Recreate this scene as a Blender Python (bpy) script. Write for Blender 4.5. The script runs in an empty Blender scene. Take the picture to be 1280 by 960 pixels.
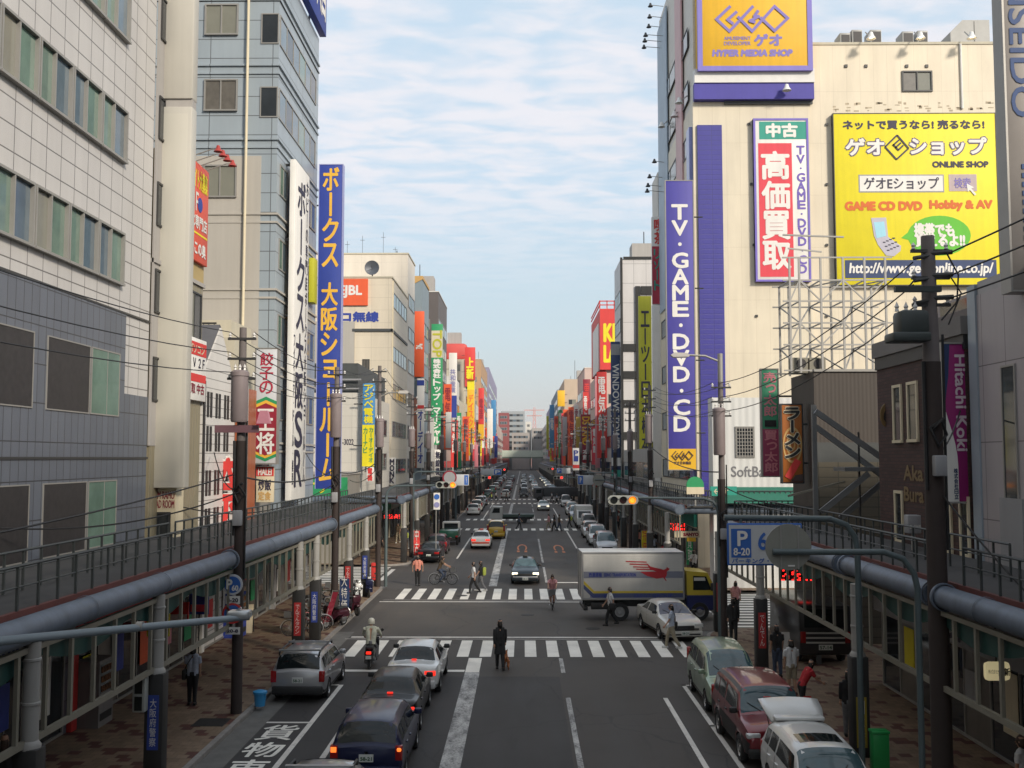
import bpy, bmesh, math, random
from mathutils import Vector, Matrix, Euler
R = math.radians
S = bpy.context.scene
COL = S.collection
random.seed(7)

# ------------------------------------------------------------------ camera, sky, sun, exposure
H = 7.6
HAZE = .0001
F = 1300.0
PITCH = math.atan(92 / F)
YAW = math.atan(14 / F)
cam = bpy.data.cameras.new('camera')
cam_o = bpy.data.objects.new('camera', cam)
COL.objects.link(cam_o)
cam_o.location = (0, 0, H)
cam_o.rotation_euler = (math.pi / 2 + PITCH, 0, YAW)
cam.sensor_width = 36
cam.lens = 36 * F / 1280
cam.clip_start = 0.1
cam.clip_end = 6000
S.camera = cam_o

SUN_EL, SUN_AZ = 27, 140      # azimuth from +Y (street direction) clockwise: behind the camera and to the right
w = bpy.data.worlds.new('World')
S.world = w
w.use_nodes = True
nt = w.node_tree
nt.nodes.clear()
def WN(t, **k):
    n = nt.nodes.new(t)
    for a, b in k.items(): setattr(n, a, b)
    return n
def wl(a, b): nt.links.new(a, b)
out = WN('ShaderNodeOutputWorld')
bg = WN('ShaderNodeBackground')
sky = WN('ShaderNodeTexSky', sky_type='NISHITA', sun_disc=False)
sky.sun_elevation = R(SUN_EL)
sky.sun_rotation = R(SUN_AZ)
sky.air_density = 1.0
sky.dust_density = 3.0
sky.ozone_density = 2.0
bg.inputs['Strength'].default_value = 0.15
tc = WN('ShaderNodeTexCoord')
sx = WN('ShaderNodeSeparateXYZ')
wl(tc.outputs['Generated'], sx.inputs[0])
def wm(op, a, b=None, c=None):
    n = WN('ShaderNodeMath', operation=op)
    for i, v in enumerate((a, b, c)):
        if v is None: continue
        if isinstance(v, (int, float)): n.inputs[i].default_value = v
        else: wl(v, n.inputs[i])
    return n.outputs[0]
zz = wm('MAXIMUM', sx.outputs[2], 0.03)
u = wm('DIVIDE', sx.outputs[0], zz)
v = wm('DIVIDE', sx.outputs[1], zz)
cb = WN('ShaderNodeCombineXYZ')
wl(u, cb.inputs[0]); wl(v, cb.inputs[1])
def wnoise(sc, sx_, sy_, detail, rough, dist=0.0, off=0.0):
    mp = WN('ShaderNodeMapping')
    mp.inputs['Scale'].default_value = (sx_, sy_, 1)
    mp.inputs['Location'].default_value = (off, off * .7, 0)
    mp.inputs['Rotation'].default_value = (0, 0, R(-8))
    wl(cb.outputs[0], mp.inputs[0])
    n = WN('ShaderNodeTexNoise')
    n.inputs['Scale'].default_value = sc
    n.inputs['Detail'].default_value = detail
    n.inputs['Roughness'].default_value = rough
    n.inputs['Distortion'].default_value = dist
    wl(mp.outputs[0], n.inputs['Vector'])
    return n.outputs[0]
n1 = wnoise(1.0, 5.0, 7.0, 4, .5, .3)             # ripples
n2 = wnoise(.7, 1.0, 1.6, 3, .5, .2, 3.1)         # broad patches
cl = wm('ADD', wm('MULTIPLY', n1, .70), wm('MULTIPLY', n2, .34))
mr = WN('ShaderNodeMapRange', interpolation_type='SMOOTHSTEP')
wl(cl, mr.inputs[0])
mr.inputs[1].default_value = .38
mr.inputs[2].default_value = .64
mr.inputs[3].default_value = 0.22
mr.inputs[4].default_value = .88
fade = WN('ShaderNodeMapRange', interpolation_type='SMOOTHSTEP')
wl(sx.outputs[2], fade.inputs[0])
fade.inputs[1].default_value = .13
fade.inputs[2].default_value = .29
fade.inputs[3].default_value = 0.06
fade.inputs[4].default_value = 1.0
cm = wm('MULTIPLY', mr.outputs[0], fade.outputs[0])
def wmix(f, a, b):
    n = WN('ShaderNodeMix', data_type='RGBA')
    if isinstance(f, (int, float)): n.inputs[0].default_value = f
    else: wl(f, n.inputs[0])
    for i, x in ((6, a), (7, b)):
        if isinstance(x, tuple): n.inputs[i].default_value = x
        else: wl(x, n.inputs[i])
    return n.outputs[2]
def wramp(a, b):
    n = WN('ShaderNodeMapRange', interpolation_type='SMOOTHSTEP')
    wl(sx.outputs[2], n.inputs[0]); n.inputs[1].default_value = a; n.inputs[2].default_value = b
    return n.outputs[0]
# thin high haze: pale blue above, grey white with a little warmth at the horizon (scaled like the physically bright sky)
veil = wmix(wramp(.0, .13), (3.95, 3.8, 3.65, 1), (3.6, 4.25, 4.5, 1))
veil = wmix(wramp(.08, .30), veil, (3.15, 4.3, 5.2, 1))
c1 = wmix(.85, sky.outputs[0], veil)
c2 = wmix(cm, c1, (5.1, 5.0, 5.25, 1))
wl(c2, bg.inputs['Color'])
wl(bg.outputs[0], out.inputs[0])

sun = bpy.data.lights.new('sun', 'SUN')
sun.energy = 3.3
sun.angle = R(9)
sun.color = (1, .90, .76)
sun_o = bpy.data.objects.new('sun', sun)
COL.objects.link(sun_o)
_sd = Vector((math.sin(R(SUN_AZ)) * math.cos(R(SUN_EL)), math.cos(R(SUN_AZ)) * math.cos(R(SUN_EL)), math.sin(R(SUN_EL))))
sun_o.rotation_euler = (-_sd).to_track_quat('-Z', 'Y').to_euler()
sun_o.location = (30, -60, 60)

S.view_settings.view_transform = 'Standard'
S.view_settings.look = 'None'
S.view_settings.exposure = 0.25
S.view_settings.gamma = 1
S.view_settings.use_curve_mapping = False
S.render.engine = 'CYCLES'
S.cycles.use_denoising = True
S.cycles.max_bounces = 6
S.cycles.diffuse_bounces = 3
S.cycles.glossy_bounces = 3
S.cycles.transmission_bounces = 3
S.cycles.volume_bounces = 1

# ------------------------------------------------------------------ pixel (of the 1280x960 photograph) to place
_rot = cam_o.rotation_euler.to_matrix()
def ray(px, py):
    return _rot @ Vector(((px - 640) / F, (480 - py) / F, -1))
def at(px, py, Y):
    r = ray(px, py)
    return Vector((r.x / r.y * Y, Y, H + r.z / r.y * Y))
def gp(px, py, z=0.0):
    r = ray(px, py)
    k = (z - H) / r.z
    return Vector((r.x * k, r.y * k, z))

# ------------------------------------------------------------------ materials
MATS = {}
def mat(name, col, rough=.6, metal=0.0, var=.10, scale=1.5, bump=0.0, emit=0.0, spec=.5, coat=0.0, streak=0.0):
    if name in MATS: return MATS[name]
    m = bpy.data.materials.new(name)
    m.use_nodes = True
    t = m.node_tree
    b = t.nodes['Principled BSDF']
    c4 = (*col, 1)
    b.inputs['Base Color'].default_value = c4
    b.inputs['Roughness'].default_value = rough
    b.inputs['Metallic'].default_value = metal
    b.inputs['Specular IOR Level'].default_value = spec
    if coat: b.inputs['Coat Weight'].default_value = coat; b.inputs['Coat Roughness'].default_value = .06
    if emit:
        b.inputs['Emission Color'].default_value = c4
        b.inputs['Emission Strength'].default_value = emit
    if var or bump or streak:
        g = t.nodes.new('ShaderNodeNewGeometry')
        n = t.nodes.new('ShaderNodeTexNoise')
        n.inputs['Scale'].default_value = scale
        n.inputs['Detail'].default_value = 5
        n.inputs['Roughness'].default_value = .65
        t.links.new(g.outputs['Position'], n.inputs['Vector'])
        fac = n.outputs[0]
        if streak:
            mp = t.nodes.new('ShaderNodeMapping')
            mp.inputs['Scale'].default_value = (2.2, 2.2, .12)
            t.links.new(g.outputs['Position'], mp.inputs[0])
            n2 = t.nodes.new('ShaderNodeTexNoise')
            n2.inputs['Scale'].default_value = 1.6
            n2.inputs['Detail'].default_value = 4
            t.links.new(mp.outputs[0], n2.inputs['Vector'])
            mx = t.nodes.new('ShaderNodeMix')
            mx.inputs[0].default_value = streak
            t.links.new(n.outputs[0], mx.inputs[2]); t.links.new(n2.outputs[0], mx.inputs[3])
            fac = mx.outputs[0]
        if var:
            r = t.nodes.new('ShaderNodeMapRange')
            r.inputs[1].default_value = .3; r.inputs[2].default_value = .7
            r.inputs[3].default_value = 1 - var; r.inputs[4].default_value = 1 + var
            t.links.new(fac, r.inputs[0])
            h = t.nodes.new('ShaderNodeHueSaturation')
            h.inputs['Color'].default_value = c4
            t.links.new(r.outputs[0], h.inputs['Value'])
            t.links.new(h.outputs[0], b.inputs['Base Color'])
        if bump:
            bp = t.nodes.new('ShaderNodeBump')
            bp.inputs['Strength'].default_value = bump
            bp.inputs['Distance'].default_value = .02
            t.links.new(n.outputs[0], bp.inputs['Height'])
            t.links.new(bp.outputs[0], b.inputs['Normal'])
    MATS[name] = m
    return m

def N(t, ty, **k):
    n = t.nodes.new(ty)
    for a, b in k.items(): setattr(n, a, b)
    return n
def M(t, op, a, b=None, c=None):
    n = N(t, 'ShaderNodeMath', operation=op)
    for i, v in enumerate((a, b, c)):
        if v is None: continue
        if isinstance(v, (int, float)): n.inputs[i].default_value = v
        else: t.links.new(v, n.inputs[i])
    return n.outputs[0]
def MIX(t, f, a, b):
    n = N(t, 'ShaderNodeMix', data_type='RGBA')
    if isinstance(f, (int, float)): n.inputs[0].default_value = f
    else: t.links.new(f, n.inputs[0])
    for i, x in ((6, a), (7, b)):
        if isinstance(x, tuple): n.inputs[i].default_value = (*x, 1) if len(x) == 3 else x
        else: t.links.new(x, n.inputs[i])
    return n.outputs[2]
def NOISE(t, vec, sc, d=4, ro=.6):
    n = N(t, 'ShaderNodeTexNoise')
    n.inputs['Scale'].default_value = sc; n.inputs['Detail'].default_value = d; n.inputs['Roughness'].default_value = ro
    t.links.new(vec, n.inputs['Vector'])
    return n.outputs[0]
def RANGE(t, f, a, b, c, d):
    n = N(t, 'ShaderNodeMapRange')
    t.links.new(f, n.inputs[0])
    for i, x in enumerate((a, b, c, d)): n.inputs[i + 1].default_value = x
    return n.outputs[0]

def tiled(name, col, joint, tw, th, gap=.012, rough=.4, var=.06, offset=0.0, col2=None, streak=.10, bump=.25, gapz=None):
    """a wall of tiles or panels; the pattern follows whichever vertical side of the building it is on"""
    if name in MATS: return MATS[name]
    m = bpy.data.materials.new(name); m.use_nodes = True
    t = m.node_tree; b = t.nodes['Principled BSDF']
    g = N(t, 'ShaderNodeNewGeometry')
    sp = N(t, 'ShaderNodeSeparateXYZ'); t.links.new(g.outputs['Position'], sp.inputs[0])
    sn = N(t, 'ShaderNodeSeparateXYZ'); t.links.new(g.outputs['True Normal'], sn.inputs[0])
    side = M(t, 'GREATER_THAN', M(t, 'ABSOLUTE', sn.outputs[0]), .6)
    uu = M(t, 'ADD', M(t, 'MULTIPLY', side, sp.outputs[1]), M(t, 'MULTIPLY', M(t, 'SUBTRACT', 1.0, side), sp.outputs[0]))
    cbn = N(t, 'ShaderNodeCombineXYZ'); t.links.new(uu, cbn.inputs[0]); t.links.new(sp.outputs[2], cbn.inputs[1])
    br = N(t, 'ShaderNodeTexBrick')
    br.offset = offset; br.squash = 1
    br.inputs['Color1'].default_value = (*col, 1)
    c2 = col2 or tuple(x * (1 - var) for x in col)
    br.inputs['Color2'].default_value = (*c2, 1)
    br.inputs['Mortar'].default_value = (*joint, 1)
    br.inputs['Scale'].default_value = 1
    br.inputs['Mortar Size'].default_value = gap
    br.inputs['Mortar Smooth'].default_value = .1
    br.inputs['Brick Width'].default_value = tw
    br.inputs['Row Height'].default_value = th
    t.links.new(cbn.outputs[0], br.inputs['Vector'])
    mp = N(t, 'ShaderNodeMapping'); mp.inputs['Scale'].default_value = (1.5, 1.5, .15)
    t.links.new(g.outputs['Position'], mp.inputs[0])
    n1 = NOISE(t, mp.outputs[0], 1.1)
    n2 = NOISE(t, g.outputs['Position'], .35)
    f = M(t, 'ADD', M(t, 'MULTIPLY', n1, .6), M(t, 'MULTIPLY', n2, .4))
    h = N(t, 'ShaderNodeHueSaturation')
    t.links.new(br.outputs['Color'], h.inputs['Color'])
    t.links.new(RANGE(t, f, .3, .7, 1 - streak, 1 + streak * .6), h.inputs['Value'])
    t.links.new(h.outputs[0], b.inputs['Base Color'])
    b.inputs['Roughness'].default_value = rough
    if bump:
        bp = N(t, 'ShaderNodeBump'); bp.inputs['Strength'].default_value = bump; bp.inputs['Distance'].default_value = .02
        t.links.new(br.outputs['Fac'], bp.inputs['Height']); bp.invert = True
        t.links.new(bp.outputs[0], b.inputs['Normal'])
    MATS[name] = m
    return m

def ribbed(name, col, pitch=.12, var=.06, rough=.45, depth=.35):
    """sheet metal with upright ribs"""
    if name in MATS: return MATS[name]
    m = mat(name, col, rough, 0, var, .5, streak=.6)
    t = m.node_tree; b = t.nodes['Principled BSDF']
    g = N(t, 'ShaderNodeNewGeometry')
    sp = N(t, 'ShaderNodeSeparateXYZ'); t.links.new(g.outputs['Position'], sp.inputs[0])
    s = M(t, 'ADD', sp.outputs[0], sp.outputs[1])
    wv = M(t, 'SINE', M(t, 'MULTIPLY', s, 2 * math.pi / pitch))
    bp = N(t, 'ShaderNodeBump'); bp.inputs['Strength'].default_value = depth; bp.inputs['Distance'].default_value = .02
    t.links.new(wv, bp.inputs['Height']); t.links.new(bp.outputs[0], b.inputs['Normal'])
    return m

# ------------------------------------------------------------------ mesh builder and tagging
ORIGIN = {}
class MB:
    def __init__(s): s.v = []; s.f = []; s.m = []; s.sm = []
    def add(s, vs, fs, m=0, smooth=False):
        k = len(s.v)
        s.v += [tuple(v) for v in vs]
        s.f += [tuple(i + k for i in f) for f in fs]
        s.m += [m] * len(fs); s.sm += [smooth] * len(fs)
        return s
    def box(s, x0, x1, y0, y1, z0, z1, m=0, bevel=0.0):
        if x0 > x1: x0, x1 = x1, x0
        if y0 > y1: y0, y1 = y1, y0
        if z0 > z1: z0, z1 = z1, z0
        if bevel:
            return s.bbox(x0, x1, y0, y1, z0, z1, bevel, m)
        v = [(x, y, z) for z in (z0, z1) for y in (y0, y1) for x in (x0, x1)]
        return s.add(v, [(0, 2, 3, 1), (4, 5, 7, 6), (0, 1, 5, 4), (2, 6, 7, 3), (0, 4, 6, 2), (1, 3, 7, 5)], m)
    def bbox(s, x0, x1, y0, y1, z0, z1, b, m=0, seg=2):
        bm = bmesh.new()
        bmesh.ops.create_cube(bm, size=1)
        for q in bm.verts: q.co = Vector(((x0 + x1) / 2 + q.co.x * (x1 - x0), (y0 + y1) / 2 + q.co.y * (y1 - y0), (z0 + z1) / 2 + q.co.z * (z1 - z0)))
        b = min(b, .49 * min(x1 - x0, y1 - y0, z1 - z0))
        bmesh.ops.bevel(bm, geom=list(bm.edges), offset=b, segments=seg, affect='EDGES', profile=.5)
        bm.verts.index_update()
        s.add([q.co[:] for q in bm.verts], [[q.index for q in f.verts] for f in bm.faces], m, True)
        bm.free(); return s
    def quad(s, a, b, c, d, m=0): return s.add([a, b, c, d], [(0, 1, 2, 3)], m)
    def tube(s, pts, r, m=0, n=8, caps=True, smooth=True):
        pts = [Vector(p) for p in pts]
        rs = r if isinstance(r, (list, tuple)) else [r] * len(pts)
        vs = []; fs = []
        T = []
        for i, p in enumerate(pts):
            a = pts[max(i - 1, 0)]; b = pts[min(i + 1, len(pts) - 1)]
            T.append((b - a).normalized() if (b - a).length > 1e-9 else Vector((0, 0, 1)))
        ref = Vector((0, 0, 1)) if abs(T[0].z) < .9 else Vector((1, 0, 0))
        u_ = T[0].cross(ref).normalized()
        for i, p in enumerate(pts):
            u_ = (u_ - T[i] * u_.dot(T[i]))
            if u_.length < 1e-6: u_ = T[i].orthogonal()
            u_.normalize(); w_ = T[i].cross(u_)
            for k in range(n):
                a = 2 * math.pi * k / n
                vs.append(p + (u_ * math.cos(a) + w_ * math.sin(a)) * rs[i])
        for i in range(len(pts) - 1):
            for k in range(n):
                fs.append((i * n + k, i * n + (k + 1) % n, (i + 1) * n + (k + 1) % n, (i + 1) * n + k))
        s.add(vs, fs, m, smooth)
        if caps:
            b0 = len(s.v) - len(vs)
            s.f += [tuple(b0 + k for k in reversed(range(n))), tuple(b0 + (len(pts) - 1) * n + k for k in range(n))]
            s.m += [m, m]; s.sm += [False, False]
        return s
    def bar(s, a, b, w_, h_, m=0):
        """a straight square bar from a to b"""
        a = Vector(a); b = Vector(b); t = (b - a).normalized()
        ref = Vector((0, 0, 1)) if abs(t.z) < .95 else Vector((0, 1, 0))
        u_ = t.cross(ref).normalized() * w_ / 2; q = u_.normalized().cross(t).normalized() * h_ / 2
        vs = [p + x for p in (a, b) for x in (-u_ - q, u_ - q, u_ + q, -u_ + q)]
        return s.add(vs, [(0, 1, 2, 3), (7, 6, 5, 4), (0, 4, 5, 1), (1, 5, 6, 2), (2, 6, 7, 3), (3, 7, 4, 0)], m)
    def lathe(s, prof, c=(0, 0, 0), axis='z', n=24, m=0, smooth=True):
        vs = []; fs = []
        for (r, h) in prof:
            for k in range(n):
                a = 2 * math.pi * k / n
                p = (r * math.cos(a), r * math.sin(a), h)
                if axis == 'x': p = (h, p[0], p[1])
                elif axis == 'y': p = (p[0], h, p[1])
                vs.append((c[0] + p[0], c[1] + p[1], c[2] + p[2]))
        for i in range(len(prof) - 1):
            for k in range(n): fs.append((i * n + k, i * n + (k + 1) % n, (i + 1) * n + (k + 1) % n, (i + 1) * n + k))
        return s.add(vs, fs, m, smooth)
    def disc(s, c, r, axis='y', n=24, m=0, th=.02):
        p = [(1e-4, -th / 2), (r, -th / 2), (r, th / 2), (1e-4, th / 2)]
        return s.lathe(p, c, axis, n, m, False)
    def prism(s, poly, y0, y1, m=0, plane='xz'):
        """extrude an outline; plane names the axes of the outline, it is extruded along the third"""
        n = len(poly)
        def P(a, b, d): return {'xz': (a, d, b), 'yz': (d, a, b), 'xy': (a, b, d)}[plane]
        vs = [P(a, b, y0) for a, b in poly] + [P(a, b, y1) for a, b in poly]
        fs = [tuple(range(n)), tuple(reversed(range(n, 2 * n)))] + [(i, (i + 1) % n, (i + 1) % n + n, i + n) for i in range(n)]
        return s.add(vs, fs, m)
    def build(s, name, mats, parent=None, fix=True):
        me = bpy.data.meshes.new(name)
        o_ = Vector(ORIGIN.get(parent, (0, 0, 0))) if parent is not None else Vector((0, 0, 0))
        me.from_pydata([tuple(Vector(v) - o_) for v in s.v], [], s.f)
        if not isinstance(mats, (list, tuple)): mats = [mats]
        for m_ in mats: me.materials.append(m_)
        me.polygons.foreach_set('material_index', s.m)
        me.polygons.foreach_set('use_smooth', s.sm)
        if fix:
            bm = bmesh.new(); bm.from_mesh(me)
            bmesh.ops.recalc_face_normals(bm, faces=bm.faces); bm.to_mesh(me); bm.free()
        if any(s.sm): me.set_sharp_from_angle(angle=R(40))
        me.update()
        o = bpy.data.objects.new(name, me)
        COL.objects.link(o)
        if parent is not None: o.parent = parent
        ORIGIN[o] = o_
        return o

def tag(o, label=None, cat=None, group=None, kind=None):
    if label: o['label'] = label
    if cat: o['category'] = cat
    if group: o['group'] = group
    if kind: o['kind'] = kind
    return o
def thing(name, loc, label, cat, group=None):
    o = bpy.data.objects.new(name, None)
    o.empty_display_size = .3
    COL.objects.link(o)
    o.location = loc
    ORIGIN[o] = Vector(loc)
    return tag(o, label, cat, group)
def struct(name, mb, m): return tag(mb.build(name, m), kind='structure')
KIDS = None
def copy_tree(o, parent=None):
    """a thing with its parts and their sub-parts; the copies share mesh data"""
    c = o.copy(); COL.objects.link(c)
    if parent is not None: c.parent = parent
    for k in [x for x in o.children]: copy_tree(k, c)
    return c
def place(o, x, y, z=0, rz=0):
    o.location = (x, y, z); o.rotation_euler = (0, 0, rz); return o
def recolour(o, names, m):
    """give the copied parts of this name a paint of their own (the mesh stays shared)"""
    for k in o.children_recursive:
        base = k.name.split('.')[0]
        if base in names:
            for sl in k.material_slots:
                sl.link = 'OBJECT'; sl.material = m

# ------------------------------------------------------------------ writing
_glyph = {}
def glyphs(body, off=0.0):
    key = (body, off)
    if key in _glyph: return _glyph[key]
    c = bpy.data.curves.new('letter', 'FONT')
    c.body = body; c.size = 1; c.resolution_u = 3
    c.offset = off
    o = bpy.data.objects.new('letter', c); COL.objects.link(o)
    dg = bpy.context.evaluated_depsgraph_get()
    me = bpy.data.meshes.new_from_object(o.evaluated_get(dg))
    vs = [tuple(v.co) for v in me.vertices]; fs = [tuple(p.vertices) for p in me.polygons]
    bpy.data.objects.remove(o); bpy.data.curves.remove(c); bpy.data.meshes.remove(me)
    if vs: bb = (min(v[0] for v in vs), max(v[0] for v in vs), min(v[1] for v in vs), max(v[1] for v in vs))
    else: bb = (0, 1, 0, 1)
    _glyph[key] = (vs, fs, bb)
    return _glyph[key]
def plane_pt(face, a, b, d):
    """a = along the wall as read left to right, b = up, d = the plane's coordinate"""
    return {'-y': (a, d, b), '+x': (d, a, b), '-x': (d, -a, b), '+y': (-a, d, b), 'up': (a, b, d)}[face]
_sgn = {'-y': -1, '+x': 1, '-x': -1, '+y': 1, 'up': 1}
def write_into(mb, body, a0, a1, b0, b1, d, face='-y', bold=0.0, m=0, lift=.004, slant=0.0, turn=False):
    """letters fitted into the box a0..a1 x b0..b1 on the plane d"""
    vs, fs, bb = glyphs(body)
    if not vs: return
    if turn: bbw, bbh = bb[3] - bb[2], bb[1] - bb[0]
    else: bbw, bbh = bb[1] - bb[0], bb[3] - bb[2]
    kx = (a1 - a0) / max(bbw, 1e-6); kz = (b1 - b0) / max(bbh, 1e-6)
    shifts = [(0, 0)] if not bold else [(math.cos(q) * bold, math.sin(q) * bold) for q in [i * math.pi / 3 + .2 for i in range(6)]] + [(0, 0)]
    for i, (ex, ez) in enumerate(shifts):
        dd = d + _sgn[face] * (lift + i * .0006)
        out_ = []
        for x, y, _ in vs:
            if turn: X_, Y_ = (y - bb[2]), (bb[1] - x)      # turned a quarter clockwise
            else: X_, Y_ = (x - bb[0]), (y - bb[2])
            b_ = b0 + Y_ * kz + ez
            out_.append(plane_pt(face, a0 + X_ * kx + ex + slant * (b_ - b0), b_, dd))
        mb.add(out_, fs, m)
def vert_into(mb, body, ac, w_, b1, b0, d, face='-y', bold=0.0, m=0, lift=.004, pad=.1):
    """letters one under the other from b1 (top) down to b0"""
    n = len(body); cell = (b1 - b0) / n
    for i, ch in enumerate(body):
        if ch in ' 　': continue
        top = b1 - i * cell; z1 = top - cell * pad / 2; z0 = top - cell + cell * pad / 2
        if ch in 'ー-—': write_into(mb, 'I' if False else '|', ac - w_ * .05, ac + w_ * .05, z0, z1, d, face, max(bold, w_ * .02), m, lift)
        elif ch in '・·.': write_into(mb, '●', ac - w_ * .12, ac + w_ * .12, (z0 + z1) / 2 - w_ * .12, (z0 + z1) / 2 + w_ * .12, d, face, 0, m, lift)
        else:
            k = .8 if ch in 'ョッャュっょ' else 1.0
            write_into(mb, ch, ac - w_ / 2 * k + (w_ * .08 if k < 1 else 0), ac + w_ / 2 * k + (w_ * .08 if k < 1 else 0), z0 + (z1 - z0) * (1 - k) * .5, z1 - (z1 - z0) * (1 - k) * .5, d, face, bold, m, lift)
# ------------------------------------------------------------------ ground, roads, pavements, markings
LX, RX = -12.5, 11.9          # building lines
LK, RK = -8.1, 7.7            # kerbs
LP, RP = -8.6, 9.0            # arcade gutters

def asphalt(name, col, var=.45):
    m = bpy.data.materials.new(name); m.use_nodes = True
    t = m.node_tree; b = t.nodes['Principled BSDF']
    g = N(t, 'ShaderNodeNewGeometry')
    mp = N(t, 'ShaderNodeMapping'); mp.inputs['Scale'].default_value = (1.0, .14, 1)
    t.links.new(g.outputs['Position'], mp.inputs[0])
    big = NOISE(t, mp.outputs[0], .9, 5, .6)               # worn along the wheel tracks
    blot = NOISE(t, g.outputs['Position'], .22, 4, .6)
    fine = NOISE(t, g.outputs['Position'], 38, 3, .7)
    f = M(t, 'ADD', M(t, 'ADD', M(t, 'MULTIPLY', big, .45), M(t, 'MULTIPLY', blot, .3)), M(t, 'MULTIPLY', fine, .25))
    h = N(t, 'ShaderNodeHueSaturation'); h.inputs['Color'].default_value = (*col, 1)
    t.links.new(RANGE(t, f, .32, .68, 1 - var, 1 + var), h.inputs['Value'])
    # cracks
    vo = N(t, 'ShaderNodeTexVoronoi', feature='DISTANCE_TO_EDGE'); vo.inputs['Scale'].default_value = .16
    wv = N(t, 'ShaderNodeVectorMath', operation='ADD')
    ns = N(t, 'ShaderNodeTexNoise'); ns.inputs['Scale'].default_value = .6; ns.inputs['Detail'].default_value = 6
    t.links.new(g.outputs['Position'], ns.inputs['Vector'])
    t.links.new(g.outputs['Position'], wv.inputs[0]); t.links.new(ns.outputs['Color'], wv.inputs[1])
    t.links.new(wv.outputs[0], vo.inputs['Vector'])
    crack = M(t, 'LESS_THAN', vo.outputs[0], .0035)
    stain = RANGE(t, NOISE(t, mp.outputs[0], 1.7, 6, .62), .60, .74, 0, .55)
    t.links.new(MIX(t, M(t, 'MAXIMUM', stain, M(t, 'MULTIPLY', crack, .55)), h.outputs[0], (.018, .017, .017)), b.inputs['Base Color'])
    t.links.new(RANGE(t, big, .3, .7, .70, .88), b.inputs['Roughness'])
    bp = N(t, 'ShaderNodeBump'); bp.inputs['Strength'].default_value = .25; bp.inputs['Distance'].default_value = .01
    t.links.new(fine, bp.inputs['Height']); t.links.new(bp.outputs[0], b.inputs['Normal'])
    return m
A_old = asphalt('asphalt_old', (.052, .045, .040))
A_dark = asphalt('asphalt_dark', (.036, .033, .032))
A_brown = asphalt('asphalt_brown', (.060, .052, .045))
A_cross = asphalt('asphalt_crossing', (.068, .059, .051))
concrete = mat('gutter_concrete', (.13, .125, .115), .85, 0, .25, 1.2, bump=.2)
kerbstone = mat('kerb_granite', (.24, .22, .20), .8, 0, .2, 4, bump=.2)

def worn_paint(name, col, wear=.5, under=(.055, .055, .055)):
    m = bpy.data.materials.new(name); m.use_nodes = True
    t = m.node_tree; b = t.nodes['Principled BSDF']
    g = N(t, 'ShaderNodeNewGeometry')
    mp = N(t, 'ShaderNodeMapping'); mp.inputs['Scale'].default_value = (1, .45, 1)
    t.links.new(g.outputs['Position'], mp.inputs[0])
    n = NOISE(t, mp.outputs[0], 2.6, 7, .72)
    n2 = NOISE(t, g.outputs['Position'], 17, 4, .7)
    f = M(t, 'ADD', M(t, 'MULTIPLY', n, .62), M(t, 'MULTIPLY', n2, .38))
    k = RANGE(t, f, .62 - wear * .24, .80 - wear * .24, 0, 1)
    dirt = RANGE(t, NOISE(t, g.outputs['Position'], .8, 4, .6), .3, .7, .78, 1.05)
    h = N(t, 'ShaderNodeHueSaturation'); h.inputs['Color'].default_value = (*col, 1); t.links.new(dirt, h.inputs['Value'])
    t.links.new(MIX(t, k, h.outputs[0], under), b.inputs['Base Color'])
    b.inputs['Roughness'].default_value = .7
    return m
paint = worn_paint('road_paint', (.64, .61, .56), .35)
paint_band = worn_paint('road_paint_worn', (.50, .49, .47), .80)
paint_fresh = worn_paint('road_paint_fresh', (.78, .75, .68), .12)
paint_orange = worn_paint('road_paint_orange', (.55, .17, .05), .45)

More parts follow.
